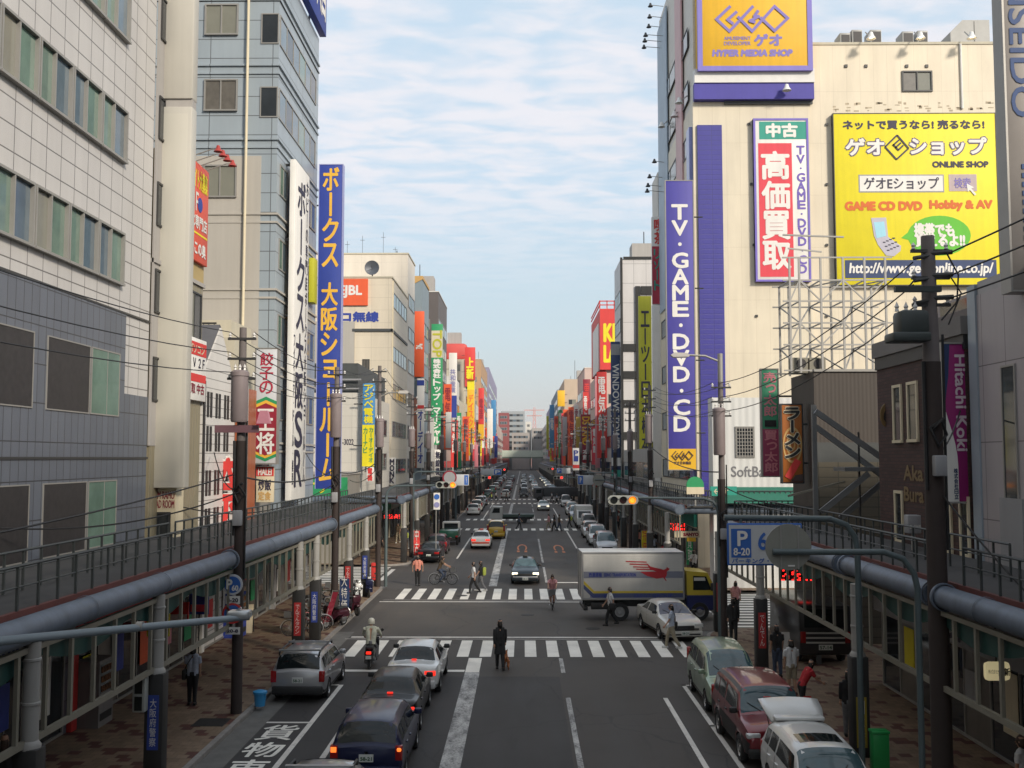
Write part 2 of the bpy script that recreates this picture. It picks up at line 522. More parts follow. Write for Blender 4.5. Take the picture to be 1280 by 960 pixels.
def paving():
    m = bpy.data.materials.new('pavement_tiles'); m.use_nodes = True
    t = m.node_tree; b = t.nodes['Principled BSDF']
    g = N(t, 'ShaderNodeNewGeometry'); sp = N(t, 'ShaderNodeSeparateXYZ'); t.links.new(g.outputs['Position'], sp.inputs[0])
    row = M(t, 'FLOOR', M(t, 'DIVIDE', sp.outputs[1], .30))
    u_ = M(t, 'ADD', M(t, 'DIVIDE', sp.outputs[0], .30), M(t, 'MULTIPLY', M(t, 'MODULO', M(t, 'ADD', row, 1000), 2), .5))
    col = M(t, 'FLOOR', u_)
    fu = M(t, 'FRACT', M(t, 'ADD', u_, 1000)); fv = M(t, 'FRACT', M(t, 'ADD', M(t, 'DIVIDE', sp.outputs[1], .30), 1000))
    a = M(t, 'MODULO', M(t, 'ADD', M(t, 'ADD', col, row), 6000), 6)
    c = M(t, 'MODULO', M(t, 'ADD', M(t, 'SUBTRACT', M(t, 'MULTIPLY', col, 2), row), 6000), 5)
    red = M(t, 'MAXIMUM', M(t, 'LESS_THAN', a, .5), M(t, 'MULTIPLY', M(t, 'LESS_THAN', c, .5), M(t, 'LESS_THAN', a, 1.5)))
    cc = N(t, 'ShaderNodeCombineXYZ'); t.links.new(col, cc.inputs[0]); t.links.new(row, cc.inputs[1])
    wn = N(t, 'ShaderNodeTexWhiteNoise', noise_dimensions='3D'); t.links.new(cc.outputs[0], wn.inputs[0])
    rnd = wn.outputs[0]
    red = M(t, 'MAXIMUM', M(t, 'MULTIPLY', red, M(t, 'GREATER_THAN', rnd, .22)), M(t, 'GREATER_THAN', rnd, .95))
    joint = M(t, 'MAXIMUM', M(t, 'LESS_THAN', fu, .03), M(t, 'LESS_THAN', fv, .03))
    base = MIX(t, wn.outputs[0], (.185, .125, .078), (.25, .172, .112))
    rd = MIX(t, wn.outputs[0], (.075, .026, .019), (.115, .04, .027))
    c1 = MIX(t, joint, MIX(t, red, base, rd), (.08, .065, .05))
    dirt = M(t, 'ADD', M(t, 'MULTIPLY', NOISE(t, g.outputs['Position'], .5, 5, .6), .6), M(t, 'MULTIPLY', NOISE(t, g.outputs['Position'], 6, 4, .6), .4))
    h = N(t, 'ShaderNodeHueSaturation'); t.links.new(c1, h.inputs['Color']); t.links.new(RANGE(t, dirt, .3, .7, .65, 1.15), h.inputs['Value'])
    t.links.new(h.outputs[0], b.inputs['Base Color'])
    b.inputs['Roughness'].default_value = .75
    return m
pave = paving()

g = MB(); g.quad((-900, -160, -.02), (900, -160, -.02), (900, 2000, -.02), (-900, 2000, -.02))
struct('ground', g, mat('ground_earth', (.12, .115, .11), .9, 0, .2, .05))
r = MB(); r.quad((LK, -150, 0), (RK, -150, 0), (RK, 640, 0), (LK, 640, 0))
struct('road', r, A_old)
SIDE_L = [(62.5, 73.5), (119.2, 127), (176, 188), (290, 302)]
SIDE_R = [(46.5, 59.5), (127.5, 137), (176, 188), (290, 302)]
for (a, b) in SIDE_L:
    q = MB(); q.quad((-160, a, .002), (LK, a, .002), (LK, b, .002), (-160, b, .002)); struct('side_street', q, A_brown)
for (a, b) in SIDE_R:
    q = MB(); q.quad((RK, a, .002), (160, a, .002), (160, b, .002), (RK, b, .002)); struct('side_street', q, A_brown)
def patch(x0, x1, y0, y1, z, m):
    q = MB(); q.quad((x0, y0, z), (x1, y0, z), (x1, y1, z), (x0, y1, z)); struct('asphalt_patch', q, m)
patch(-7.35, 1.25, -30, 36.8, .004, A_dark)
patch(-7.6, 7.6, 44.9, 55.2, .004, A_cross)
patch(-1.75, 1.35, 36.8, 40.2, .004, A_brown)
patch(1.55, 4.5, 61.5, 76, .004, A_brown)
patch(-1.6, 1.3, 64.5, 110, .004, A_dark)
patch(-5.0, -2.1, 63, 84, .004, A_dark)
patch(-1.6, 1.3, 128, 172, .004, A_dark)

def blocks(sides, end=640): 
    ys = [-150] + [x for s_ in sides for x in s_] + [end]
    return [(ys[i], ys[i + 1]) for i in range(0, len(ys), 2)]
for (sides, k0, k1, sgn) in ((SIDE_L, LK, -60, -1), (SIDE_R, RK, 60, 1)):
    for (a, b) in blocks(sides):
        rr = 2.2
        def outline(ko, rr):
            pts = []
            if a > -150: pts += [(ko + sgn * rr * (1 - math.sin(t_)), a + rr * (1 - math.cos(t_))) for t_ in [i * math.pi / 16 for i in range(9)]]
            else: pts += [(ko, a)]
            pts = [(x, y) for x, y in pts]
            e = [(ko + sgn * rr * (1 - math.cos(t_)), b - rr * (1 - math.sin(t_))) for t_ in [i * math.pi / 16 for i in range(9)]]
            lead = [(k1, a)]
            return lead + pts + e + [(k1, b)]
        q = MB(); q.prism(outline(k0 + sgn * .16, rr), -.01, .13, plane='xy'); struct('pavement', q, pave)
        q = MB(); q.prism(outline(k0, rr), -.012, .118, plane='xy'); struct('kerb', q, kerbstone)
q = MB(); q.quad((LK + .01, -30, .006), (-7.38, -30, .006), (-7.38, 46, .006), (LK + .01, 46, .006)); struct('gutter', q, concrete)
q = MB(); q.quad((RK - .5, -30, .006), (RK - .01, -30, .006), (RK - .01, 40, .006), (RK - .5, 40, .006)); struct('gutter', q, concrete)

def mark(x0, x1, y0, y1, m=paint, z=.010, name='road_marking'):
    q = MB(); q.quad((x0, y0, z), (x1, y0, z), (x1, y1, z), (x0, y1, z)); return struct(name, q, m)
mark(-2.07, -1.55, -20, 37.5, paint_band)
mark(-2.07, -1.57, 37.5, 40.1, paint_fresh)
mark(-2.05, -1.57, 62.2, 110.5, paint_band)
mark(-2.02, -1.60, 129, 174, paint_band)
mark(-2.02, -1.62, 190, 288, paint_band)
mark(-2.0, -1.65, 304, 600, paint_band)
for (a, b) in ((37.4, 40.1), (24, 33.6), (12, 20), (64, 73), (76, 98), (130, 140), (146, 156), (162, 172)): mark(1.34, 1.49, a, b, paint_band)
mark(-5.17, -5.02, -10, 33.4); mark(-5.07, -4.93, 79, 99.5); mark(-5.07, -4.93, 130, 150); mark(-5.07, -4.93, 157, 172)
mark(-6.17, -6.02, -10, 35.4)
mark(4.42, 4.56, 5, 33.6); mark(5.29, 5.43, 3, 35.5); mark(5.29, 7.1, 35.35, 35.5); mark(5.29, 7.1, 30.1, 30.25); mark(5.29, 7.1, 24.8, 24.95)
mark(4.42, 4.56, 70, 82); mark(4.42, 4.56, 88, 108); mark(4.42, 4.56, 130, 158)
mark(-7.38, -6.17, 30.35, 30.5); mark(-7.38, -6.17, 35.3, 35.45)
mark(-6.6, -2.1, 37.55, 37.9, paint_fresh)
mark(1.5, 4.6, 63.9, 64.25, paint_fresh)
mark(-7.3, 6.4, 44.55, 44.82, paint); mark(-7.5, 6.0, 44.2, 44.27, paint)
mark(-7.6, 6.6, 55.4, 55.66, paint); mark(-7.5, 6.6, 56.15, 56.22, paint)
def zebra(y0, y1, x0, x1, c0, per=.87, w_=.45, m=paint_fresh):
    k = math.ceil((x0 - c0) / per)
    while c0 + k * per < x1:
        c = c0 + k * per
        mark(c - w_ / 2, c + w_ / 2, y0, y1, m, .010, 'crosswalk_stripe'); k += 1
zebra(40.35, 43.9, -7.0, 7.3, .28)
zebra(56.5, 61.0, -6.7, 7.0, .28)
zebra(109.5, 112.5, -6.8, 7.0, .2)
zebra(127, 130, -6.8, 7.0, .2)
zebra(172, 175.5, -6.8, 7.0, .2)
zebra(189, 192, -6.8, 7.0, .2)
def zebra_x(x0, x1, y0, y1):          # a crossing over a side street
    y = y0
    while y < y1:
        mark(x0, x1, y, y + .45, paint_fresh, .012, 'crosswalk_stripe'); y += .9
zebra_x(-13.2, -9.2, 63.4, 73); zebra_x(9.2, 13.2, 47.4, 58.8)
mark(-9.0, -8.7, 65, 71.5)
# lettering painted in the loading bay
for (ch, y0, y1) in (('貨', 28.55, 30.1), ('物', 26.95, 28.3), ('車', 25.2, 26.7)):
    q = MB(); write_into(q, ch, -7.28, -6.3, y0, y1, .010, 'up', .02)
    struct('road_lettering', q, paint_fresh)
# faded orange figures on the two oncoming lanes
for (x, y) in ((-.1, 88.5), (2.95, 88)):
    q = MB()
    for (a0, a1, ex, ey) in ((-40, 220, .42, 3.4),):
        n = 18
        for i in range(n):
            t0 = R(a0 + (a1 - a0) * i / n); t1 = R(a0 + (a1 - a0) * (i + 1) / n)
            q.quad((x + ex * math.cos(t0), y + ey * math.sin(t0), .012), (x + ex * math.cos(t1), y + ey * math.sin(t1), .012),
                   (x + (ex - .13) * math.cos(t1), y + (ey - .9) * math.sin(t1), .012), (x + (ex - .13) * math.cos(t0), y + (ey - .9) * math.sin(t0), .012))
    q.quad((x - .42, y - 4, .012), (x - .2, y - 4, .012), (x - .2, y - 2.6, .012), (x - .42, y - 2.6, .012))
    q.quad((x + .2, y - 4, .012), (x + .42, y - 4, .012), (x + .42, y - 2.6, .012), (x + .2, y - 2.6, .012))
    struct('road_lettering', q, paint_orange)
# metal plates in the pavement and the roadway
iron = mat('cast_iron', (.03, .028, .026), .7, .3, .2, 8)
q = MB(); p = gp(264, 903, .13); q.box(p.x - .45, p.x + .45, p.y - .45, p.y + .45, .125, .136); struct('manhole_cover', q, iron)
for (x, y) in ((2.9, 20), (-3.4, 58), (.2, 51), (3.1, 47)):
    q = MB(); q.disc((x, y, .008), .32, 'z', 24, 0, .012); struct('manhole_cover', q, iron)

# ------------------------------------------------------------------ covered pavements (arcades)
pipe_m = mat('painted_steel_blue_grey', (.10, .125, .165), .5, .0, .32, 1.3, streak=.45, bump=.2)
deck_m = mat('arcade_roof_felt', (.048, .047, .047), .85, 0, .22, .6)
edge_m = mat('arcade_edge_red', (.12, .035, .03), .7, 0, .15, 2)
cream = mat('cream_steel', (.20, .185, .145), .5, 0, .12, 1.5, streak=.4)
colw = mat('column_white', (.30, .29, .27), .5, 0, .12, 1.2, streak=.5)
cold = mat('column_dark', (.022, .021, .02), .6, 0, .15, 2)
rail_m = mat('railing_grey_green', (.05, .058, .058), .5, .2, .1, 2)
teal = mat('valance_teal', (.008, .05, .042), .6, 0, .12, 1)
post_red = mat('poster_red', (.42, .03, .03), .5, 0, .05)
post_blue = mat('poster_blue', (.025, .05, .25), .5, 0, .05)
white_p = mat('white_paint', (.66, .65, .62), .5, 0, .06)
def railing(side, x, y0, y1, label, z0=4.86, h=.82, sp=.8, detail=True, axis='y'):
    t = thing('railing', ((x, (y0 + y1) / 2, z0) if axis == 'y' else ((y0 + y1) / 2, x, z0)), label, 'railing', 'railings along the arcade roofs')
    P = (lambda a, z: (x, a, z)) if axis == 'y' else (lambda a, z: (a, x, z))
    q = MB(); q.tube([P(y0, z0 + h), P(y1, z0 + h)], .03, 0, 6); q.build('top_rail', rail_m, t)
    q = MB(); q.tube([P(y0, z0 + h * .55), P(y1, z0 + h * .55)], .018, 0, 6); q.build('middle_rail', rail_m, t)
    n = max(2, int((y1 - y0) / sp))
    if detail:
        for i in range(n + 1):
            a = y0 + (y1 - y0) * i / n
            q = MB(); a_ = P(a, z0); b_ = P(a, z0 + h)
            q.bar(a_, b_, .045, .045); q.build('post', rail_m, t)
    else:
        q = MB()
        for i in range(n + 1):
            a = y0 + (y1 - y0) * i / n
            q.bar(P(a, z0), P(a, z0 + h), .06, .06)
        tag(q.build('post_row', rail_m, t), kind='stuff')
    return t
def column(parent, x, y, top=4.5, poster=None, dark_to=2.6, r=.145):
    q = MB(); q.tube([(x, y, dark_to), (x, y, top)], r, 0, 16)
    for z in (dark_to + .05, dark_to + .75, dark_to + 1.5): q.lathe([(r, z - .03), (r + .018, z - .02), (r + .018, z + .02), (r, z + .03)], (x, y, 0), 'z', 16)
    q.lathe([(r + .05, dark_to - .02), (r + .05, dark_to + .05), (r, dark_to + .12)], (x, y, 0), 'z', 16)
    c = q.build('column', colw, parent)
    q = MB(); q.bbox(x - r - .07, x + r + .07, y - r - .05, y + r + .05, .13, dark_to, .03); q.build('column_casing', cold, c)
    if poster:
        m, txt_, zc = poster
        q = MB(); q.box(x - .13, x + .13, y - r - .06, y - r - .053, zc - .62, zc + .62)
        pp = q.build('poster', m, c)
        q = MB(); vert_into(q, txt_, x, .15, zc + .55, zc - .55, y - r - .06); 
        if q.v: q.build('poster_lettering', white_p, c)
    return c
def arcade(side, y0, y1, cols, label, detail=True, gaps=(), rail_group=None):
    xp = LP if side < 0 else RP
    xi = (LX if side < 0 else RX) - side * .06
    t = thing('arcade_roof', (xp, (y0 + y1) / 2, .13), label, 'arcade', 'arcade roofs over the pavements')
    q = MB()
    q.box(xp + side * .32, xp + side * 1.9, y0, y1, 4.74, 4.84, 0)                        # catwalk
    q.prism([(xp + side * 1.9, 4.72), (xi, 4.95), (xi, 4.87), (xp + side * 1.9, 4.62)], y0, y1, 0)
    q.build('roof_deck', deck_m, t)
    q = MB(); q.box(xp + side * .30, xp + side * .40, y0, y1, 4.70, 4.89); q.build('edge_trim', edge_m, t)
    # round gutter pipe in lengths, with collars
    brk = [y0] + [g_ for g_ in gaps] + [y1]
    for i in range(len(brk) - 1):
        a, b = brk[i] + (.25 if i else 0), brk[i + 1] - (.25 if i < len(brk) - 2 else 0)
        q = MB(); q.tube([(xp, a, 4.62), (xp, b, 4.62)], .245, 0, 24 if detail else 10)
        for yy in (a + .05, b - .05): q.lathe([(.27, yy - .05), (.30, yy - .05), (.30, yy + .05), (.27, yy + .05)], (xp, 0, 4.62), 'y', 24 if detail else 10)
        k = a + 4
        while detail and k < b - 2:
            q.lathe([(.27, k - .015), (.278, k - .01), (.278, k + .01), (.27, k + .015)], (xp, 0, 4.62), 'y', 24); k += 4.2
        q.build('gutter_pipe', pipe_m, t)
    q = MB(); q.box(xp - .05, xp + .05, y0, y1, 4.22, 4.32); q.build('upper_beam', cream, t)
    q = MB(); q.box(xp - .04, xp + .04, y0, y1, 2.62, 2.74); q.build('lower_rail', cream, t)
    q = MB(); n = int((y1 - y0) / .35)
    vs = []
    for i in range(n + 1):
        y = y0 + (y1 - y0) * i / n
        d = .16 + .34 * abs(math.cos((y - y0) * math.pi / 4.25))
        vs += [(xp + side * .10, y, 4.24), (xp + side * .10, y, 4.24 - d)]
    fs = [(2 * i, 2 * i + 1, 2 * i + 3, 2 * i + 2) for i in range(n)]
    q.add(vs, fs); vv = q.build('valance', teal, t, False)
    md = vv.modifiers.new('thickness', 'SOLIDIFY'); md.thickness = .02
    n = int((y1 - y0) / 1.06)
    if detail:
        for i in range(n + 1):
            y = y0 + .1 + i * 1.06
            q = MB(); q.box(xp - .035, xp + .035, y - .045, y + .045, 2.74, 4.22); q.build('mullion', cream, t)
    else:
        q = MB()
        for i in range(n + 1):
            y = y0 + .1 + i * 1.06
            q.box(xp - .035, xp + .035, y - .045, y + .045, 2.74, 4.22)
        tag(q.build('mullion_row', cream, t), kind='stuff')
    for c in cols: column(t, xp - side * (.05 if side < 0 else .55), c[0], 4.4, c[1] if len(c) > 1 else None)
    return t
NP = '日本橋筋商店街'
arcade(-1, 4, 61.8, [(18.3,), (24.6, (post_blue, '大阪府警察', 1.5)), (40, (post_red, 'でんでんタウン', 1.5)), (43.2, (post_blue, '大阪府警察', 1.5)), (51.3, (post_red, 'でんでんタウン', 1.7)), (56.8, (post_blue, '大阪府警察', 1.7))],
       'left arcade roof nearest the camera with a long blue grey gutter pipe', True, (30.9, 47))
arcade(1, 4, 46.6, [(16,), (26.8, (mat('poster_yellow', (.30, .22, .02), .6), '日本橋', 1.0)), (37.6, (post_red, 'でんでん', 1.5)), (45.6, (post_red, '店街', 1.6))],
       'right arcade roof nearest the camera beside the brown brick building', True, (22.9, 29.5, 41))
arcade(-1, 73.8, 118.6, [(y,) for y in (75, 84, 93, 102, 111, 118)], 'left arcade roof just beyond the first side street', True, (83, 97))
arcade(1, 60.2, 127, [(y,) for y in (61.5, 70, 79, 88, 97, 106, 115, 124)], 'right arcade roof below the purple vertical sign', True, (71, 85, 98))
for (side, a, b, lab) in ((-1, 127.6, 175, 'left arcade roof past the second crossing'), (1, 137.5, 175, 'right arcade roof past the second crossing'),
                          (-1, 188.5, 289, 'left arcade roof past the third crossing'), (1, 188.5, 289, 'right arcade roof past the third crossing'),
                          (-1, 302.5, 560, 'farthest left arcade roof leading to the overpass'), (1, 302.5, 560, 'farthest right arcade roof leading to the overpass')):
    arcade(side, a, b, [(a + 1 + i * 9.5,) for i in range(int((b - a) / 9.5))], lab, False)
RAILS = [(-1, LP - .35, 4, 30.6, 'outer left railing nearest the camera, up to the first utility pole'), (-1, LP - .35, 31.2, 61.8, 'outer left railing between the first pole and the side street'),
         (-1, LP - 1.8, 4, 30.6, 'inner left railing nearest the camera beside the grey tiled wall'), (-1, LP - 1.8, 31.2, 61.8, 'inner left railing in front of the white gabled house'),
         (1, RP + .35, 4, 22.4, 'outer right railing nearest the camera, this side of the dark pole'), (1, RP + .35, 23.4, 46.4, 'outer right railing beyond the dark pole'),
         (1, RP + 1.8, 4, 22.4, 'inner right railing beside the pale panelled shop'), (1, RP + 1.8, 23.4, 46.4, 'inner right railing below the brick wall')]
for rr in RAILS: railing(*rr)
railing(-1, LP - .35, 73.8, 118, 'left railing on the arcade after the first side street', sp=1.0)
railing(1, RP + .35, 60.2, 112, 'right railing on the arcade below the purple sign', sp=1.0)
railing(1, RP + 1.8, 60.2, 112, 'inner right railing on the arcade below the purple sign', sp=1.0)
railing(1, 46.5, RP + .4, RP + 3, 'short railing closing the end of the right arcade roof', sp=.25, axis='x')
railing(1, 60.3, RP + .4, 19, 'railing over the far mouth of the right side street', sp=.3, axis='x')
for (side, x, a, b, lab) in ((-1, LP - .35, 128, 175, 'left railing past the second crossing'), (1, RP + .35, 138, 175, 'right railing past the second crossing')):
    railing(side, x, a, b, lab, detail=False)
# short lengths of gutter that turn into the side streets
def cross_pipe(x0, x1, y, label):
    q = MB(); q.tube([(x0, y, 4.62), (x1, y, 4.62)], .27, 0, 20)
    for xx in (x0, x1): q.lathe([(.27, xx - .05), (.31, xx - .05), (.31, xx + .05), (.27, xx + .05)], (0, y, 4.62), 'x', 20)
    tag(q.build('gutter_pipe', pipe_m), label, 'pipe')
cross_pipe(LP - .1, -16, 74.2, 'grey gutter pipe turning into the left side street')
cross_pipe(RP + .1, 17, 60.6, 'dark grey gutter pipe turning into the right side street')
# ------------------------------------------------------------------ buildings: helpers
def atx(px, py, X):
    r = ray(px, py); k = X / r.x
    return Vector((X, r.y * k, H + r.z * k))
frame_m = mat('window_frame_grey', (.30, .29, .27), .45, .3, .06)
frame_d = mat('window_frame_dark', (.05, .05, .05), .45, .3, .06)
def glass(name, col, rough=.06, var=.25, sc=.6):
    m = mat(name, col, rough, 0, var, sc, spec=.7, bump=.05); return m
g_green = glass('glass_green', (.13, .20, .16))
g_dark = glass('glass_dark', (.025, .03, .035))
g_blue = glass('glass_blue', (.10, .14, .17))
g_blind = glass('glass_blind', (.20, .20, .165), .2, .12)
g_brown = glass('glass_brown_blind', (.115, .105, .09), .3, .2, 3)
g_louver = mat('dark_louver', (.028, .025, .026), .5, 0, .3, 5)
def window(parent, face, a0, a1, b0, b1, d, panes=((0, 1),), fm=None, gms=(None,), fr=.07, out_=.05, sill=False):
    """a framed opening on a wall: frame with one pane object per light; a along the wall, d the wall's plane"""
    fm = fm or frame_m
    s_ = _sgn[face]
    def bx(q, a, b, c, e, d0, d1):
        p = plane_pt(face, a, c, d + s_ * d0); r_ = plane_pt(face, b, e, d + s_ * d1)
        q.box(p[0], r_[0], p[1], r_[1], p[2], r_[2])
    q = MB()
    bx(q, a0, a1, b0, b0 + fr, .0, out_ + (.03 if sill else 0)); bx(q, a0, a1, b1 - fr, b1, 0, out_)
    bx(q, a0, a0 + fr, b0 + fr, b1 - fr, 0, out_); bx(q, a1 - fr, a1, b0 + fr, b1 - fr, 0, out_)
    W = a1 - a0
    for (u0, u1) in panes[1:]:
        x = a0 + u0 * W; bx(q, x - fr * .4, x + fr * .4, b0 + fr, b1 - fr, 0, out_ - .008)
    f = q.build('window', fm, parent)
    for i, (u0, u1) in enumerate(panes):
        q = MB(); bx(q, max(a0 + u0 * W, a0 + fr), min(a0 + u1 * W, a1 - fr), b0 + fr, b1 - fr, .004, .016)
        q.build('pane', gms[i % len(gms)] or g_blue, f)
    return f
def even(n): return tuple((i / n, (i + 1) / n) for i in range(n))
def slab(parent, name, x0, x1, y0, y1, z0, z1, m, bevel=0):
    q = MB(); q.box(x0, x1, y0, y1, z0, z1, bevel=bevel); return q.build(name, m, parent)
def block(name, label, x0, x1, y0, y1, z1, m, cap=None, cat='building', group=None, wall='wall', z0=.125):
    t = thing(name, ((x0 + x1) / 2, (y0 + y1) / 2, z0), label, cat, group)
    slab(t, wall, x0, x1, y0, y1, z0, z1, m)
    if cap:
        q = MB(); e = .08
        q.box(x0 - e, x1 + e, y0 - e, y0 + .25, z1 - .01, z1 + .14); q.box(x0 - e, x1 + e, y1 - .25, y1 + e, z1 - .01, z1 + .14)
        q.box(x0 - e, x0 + .25, y0 + .25, y1 - .25, z1 - .01, z1 + .14); q.box(x1 - .25, x1 + e, y0 + .25, y1 - .25, z1 - .01, z1 + .14)
        q.build('parapet', cap, t)
    return t
def rect(px0, py0, px1, py1, Y):
    a = at(px0, py0, Y); b = at(px1, py1, Y)
    a2 = at(px0, py1, Y); b2 = at(px1, py0, Y)
    return (a.x + a2.x) / 2, (b.x + b2.x) / 2, (b.z + a2.z) / 2, (a.z + b2.z) / 2   # x0, x1, z0, z1
def sign(name, label, px, Y, m, th=.35, fm=None, group=None, cat='sign', bracket=None):
    """an upright board that faces the camera's end of the street; returns thing, x0, x1, z0, z1"""
    x0, x1, z0, z1 = rect(*px, Y)
    t = thing(name, ((x0 + x1) / 2, Y, z0), label, cat, group)
    q = MB(); q.bbox(x0, x1, Y, Y + th, z0, z1, .03); q.build('board', m, t)
    if fm:
        e = .05; q = MB()
        q.box(x0 - e, x0, Y - .02, Y + th, z0 - e, z1 + e); q.box(x1, x1 + e, Y - .02, Y + th, z0 - e, z1 + e)
        q.box(x0, x1, Y - .02, Y + th, z0 - e, z0); q.box(x0, x1, Y - .02, Y + th, z1, z1 + e); q.build('frame', fm, t)
    if bracket:
        q = MB()
        n = max(2, int((z1 - z0) / 4))
        for i in range(n):
            z = z0 + (i + .5) * (z1 - z0) / n
            q.tube([(x0 if bracket < 0 else x1, Y + th / 2, z), ((x0 if bracket < 0 else x1) + bracket * .7, Y + th / 2, z)], .05, 0, 6)
        q.build('bracket', frame_d, t)
    return t, x0, x1, z0, z1
def band(t, name, x0, x1, z0, z1, Y, m, lift=.012):
    q = MB(); q.box(x0, x1, Y - lift, Y - .001, z0, z1); return q.build(name, m, t)
def letters(t, body, x0, x1, z0, z1, Y, m, vert=False, bold=0.0, face='-y', name='lettering', slant=0, turn=False, lift=.016, wf=.8):
    q = MB()
    if vert: vert_into(q, body, (x0 + x1) / 2, (x1 - x0) * wf, z1, z0, Y, face, bold, 0, lift)
    else: write_into(q, body, x0, x1, z0, z1, Y, face, bold, 0, lift, slant, turn)
    return q.build(name, m, t, False) if q.v else None

# sign colours
def sc(name, col, rough=.6, var=.09): return mat('sign_' + name, col, rough, 0, var, .9, streak=.5)
s_blue = sc('blue', (.024, .05, .29)); s_yellow = sc('yellow', (.75, .43, .045)); s_white = sc('white', (.72, .70, .66)); s_red = sc('red', (.60, .04, .035))
s_orange = sc('orange', (.72, .105, .03)); s_green = sc('green', (.02, .27, .10)); s_navy = sc('navy', (.018, .04, .12)); s_purple = sc('purple', (.055, .045, .30))
s_lemon = sc('lemon', (.74, .63, .012)); s_lime = sc('lime', (.45, .44, .02)); s_maroon = sc('maroon', (.22, .012, .03)); s_ink = sc('ink', (.025, .022, .05)); s_teal = sc('teal', (.02, .28, .21))
s_gold = sc('gold', (.70, .40, .012)); s_pinkred = sc('pink_red', (.66, .045, .07)); s_grey = sc('grey', (.28, .28, .29)); s_skyblue = sc('sky_blue', (.05, .22, .44)); s_cream = sc('cream', (.62, .54, .38))
s_black = sc('black', (.012, .012, .012)); s_pink = sc('pink', (.62, .22, .26)); s_lilac = sc('lilac', (.24, .24, .44)); s_copper = sc('copper', (.34, .095, .04), .35, .35); s_tan = sc('tan', (.50, .30, .10))

# ------------------------------------------------------------------ left side, nearest: white tiled building over grey tiles
tile_w = tiled('tile_white', (.52, .50, .48), (.14, .13, .125), .86, .655, .018, .38, .04)
tile_g = tiled('tile_grey', (.12, .135, .165), (.04, .042, .048), .42, 1.0, .016, .35, .12)
t = block('tiled_office', 'white tiled office with ribbon windows over grey tiled lower floors', -30, LX, 3, 34.4, 44, tile_w, group=None)
slab(t, 'grey_wall', LX - .1, LX + .04, 3, 32.3, .13, 12.08, tile_g)
slab(t, 'grey_return', LX - .1, LX + .035, 32.3, 34.36, .13, 9.6, tile_g)
q = MB(); q.box(LX - .2, LX + .06, 3, 34.38, 12.08, 12.14); q.box(LX - .2, LX + .07, 3, 34.4, 7.55, 7.62)
q.build('string_course', frame_d, t)
for k, zb in enumerate((16.75, 12.9, 20.6, 24.5)):
    y = 31.85; prs = []
    j = 0
    while y > 6:
        window(t, '+x', y - 1.94, y, zb, zb + 1.66, LX, ((0, .46), (.46, 1)), frame_m, ((g_green, g_blue, g_green, g_blind)[(j + k) % 4], (g_blue, g_green)[(j * 3 + k) % 2]), .07, .13, True)
        y -= 1.99; j += 1
for k, zb in enumerate((8.85, 4.98)):
    window(t, '+x', 29.75, 31.85, zb, zb + 1.95, LX + .04, ((0, .55), (.55, 1)), frame_m, (g_green, g_green), .04, .03)
    for (a, b) in ((26.95, 29.65), (23.7, 26.2), (20, 23), (16, 19), (12, 15)):
        window(t, '+x', a, b, zb, zb + 1.95, LX + .04, even(1), frame_m, (g_louver,), .035, .03)
# narrow grey slot building between the tiled office and the blank signboard
wall_grey = mat('render_grey', (.36, .34, .32), .8, 0, .1, .5, streak=.6)
khaki = ribbed('khaki_siding', (.245, .215, .145), .3)
t = block('slim_shop_building', 'slim khaki sided shop building behind the blank cream signboard', -24, LX, 34.7, 40.1, 14.2, khaki, wall_grey)
slab(t, 'upper_wall', -24, LX + .02, 36.2, 40.1, 14.2, 18.6, mat('panel_ochre', (.40, .30, .13), .6, 0, .12, .6, streak=.5))
window(t, '+x', 38.2, 39.9, 12.0, 13.9, LX, even(2), frame_d, (g_blind, g_dark))
slab(t, 'side_strip', -12.54, -12.48, 34.62, 36.1, 8, 30, wall_grey)
for z in (9.5, 12.5, 15.5, 18.5, 22, 25.5):
    window(t, '+x', 34.75, 35.3, z, z + 1.5, LX + .03, even(1), frame_d, (g_dark,))
# blank cream signboard
creamp = mat('panel_cream', (.45, .43, .38), .55, 0, .07, .5, streak=.6)
x0, x1, z0, z1 = rect(190, 133, 235, 610, 35.2)
t = thing('blank_signboard', ((x0 + x1) / 2, 35.2, z0), 'tall blank cream signboard in two boxes beside the white tiled office', 'sign')
q = MB(); q.bbox(x0, x1, 35.2, 35.75, z0, z1, .04); q.build('lower_box', creamp, t)
q = MB(); q.bbox(x0 + .17, x1 - .14, 35.196, 35.2 + .003, z0 + .25, z1 - .25, .001); q.build('face_sheet', mat('panel_cream_face', (.475, .455, .395), .45, 0, .06, .5, streak=.6), t)
q = MB(); q.bbox(x0 + .1, x1, 35.2, 35.75, z1 + .28, z1 + 6, .04); q.build('upper_box', creamp, t)
q = MB(); q.box(x0 + .05, x1 - .02, 35.28, 35.7, z1, z1 + .3); q.build('joint', wall_grey, t)
# small cream entrance above the arcade
x0, x1, z0, z1 = rect(187, 612, 219, 700, 35.6)
t = thing('stair_entrance', ((x0 + x1) / 2, 35.6, 4.9), 'narrow cream stair entrance under the blank signboard', 'doorway')
q = MB(); q.box(x0, x1, 35.6, 36.4, 4.86, z1 + .05); q.build('wall', s_cream, t)
X0, X1, Z0, Z1 = rect(194, 640, 213, 694, 35.6)
window(t, '-y', X0, X1, Z0, Z1, 35.6, even(1), frame_d, (g_dark,))
X0, X1, Z0, Z1 = rect(189, 613, 219, 636, 35.58)
band(t, 'name_board', X0, X1, Z0, Z1, 35.6, s_cream)
zm = (Z0 + Z1) / 2
letters(t, 'RAM·RAMO', X0 + .03, X1 - .03, zm + .02, Z1 - .03, 35.59, s_maroon, bold=.004)
letters(t, 'READ ROOM', X0 + .03, X1 - .03, Z0 + .03, zm - .02, 35.59, s_maroon, bold=.004)
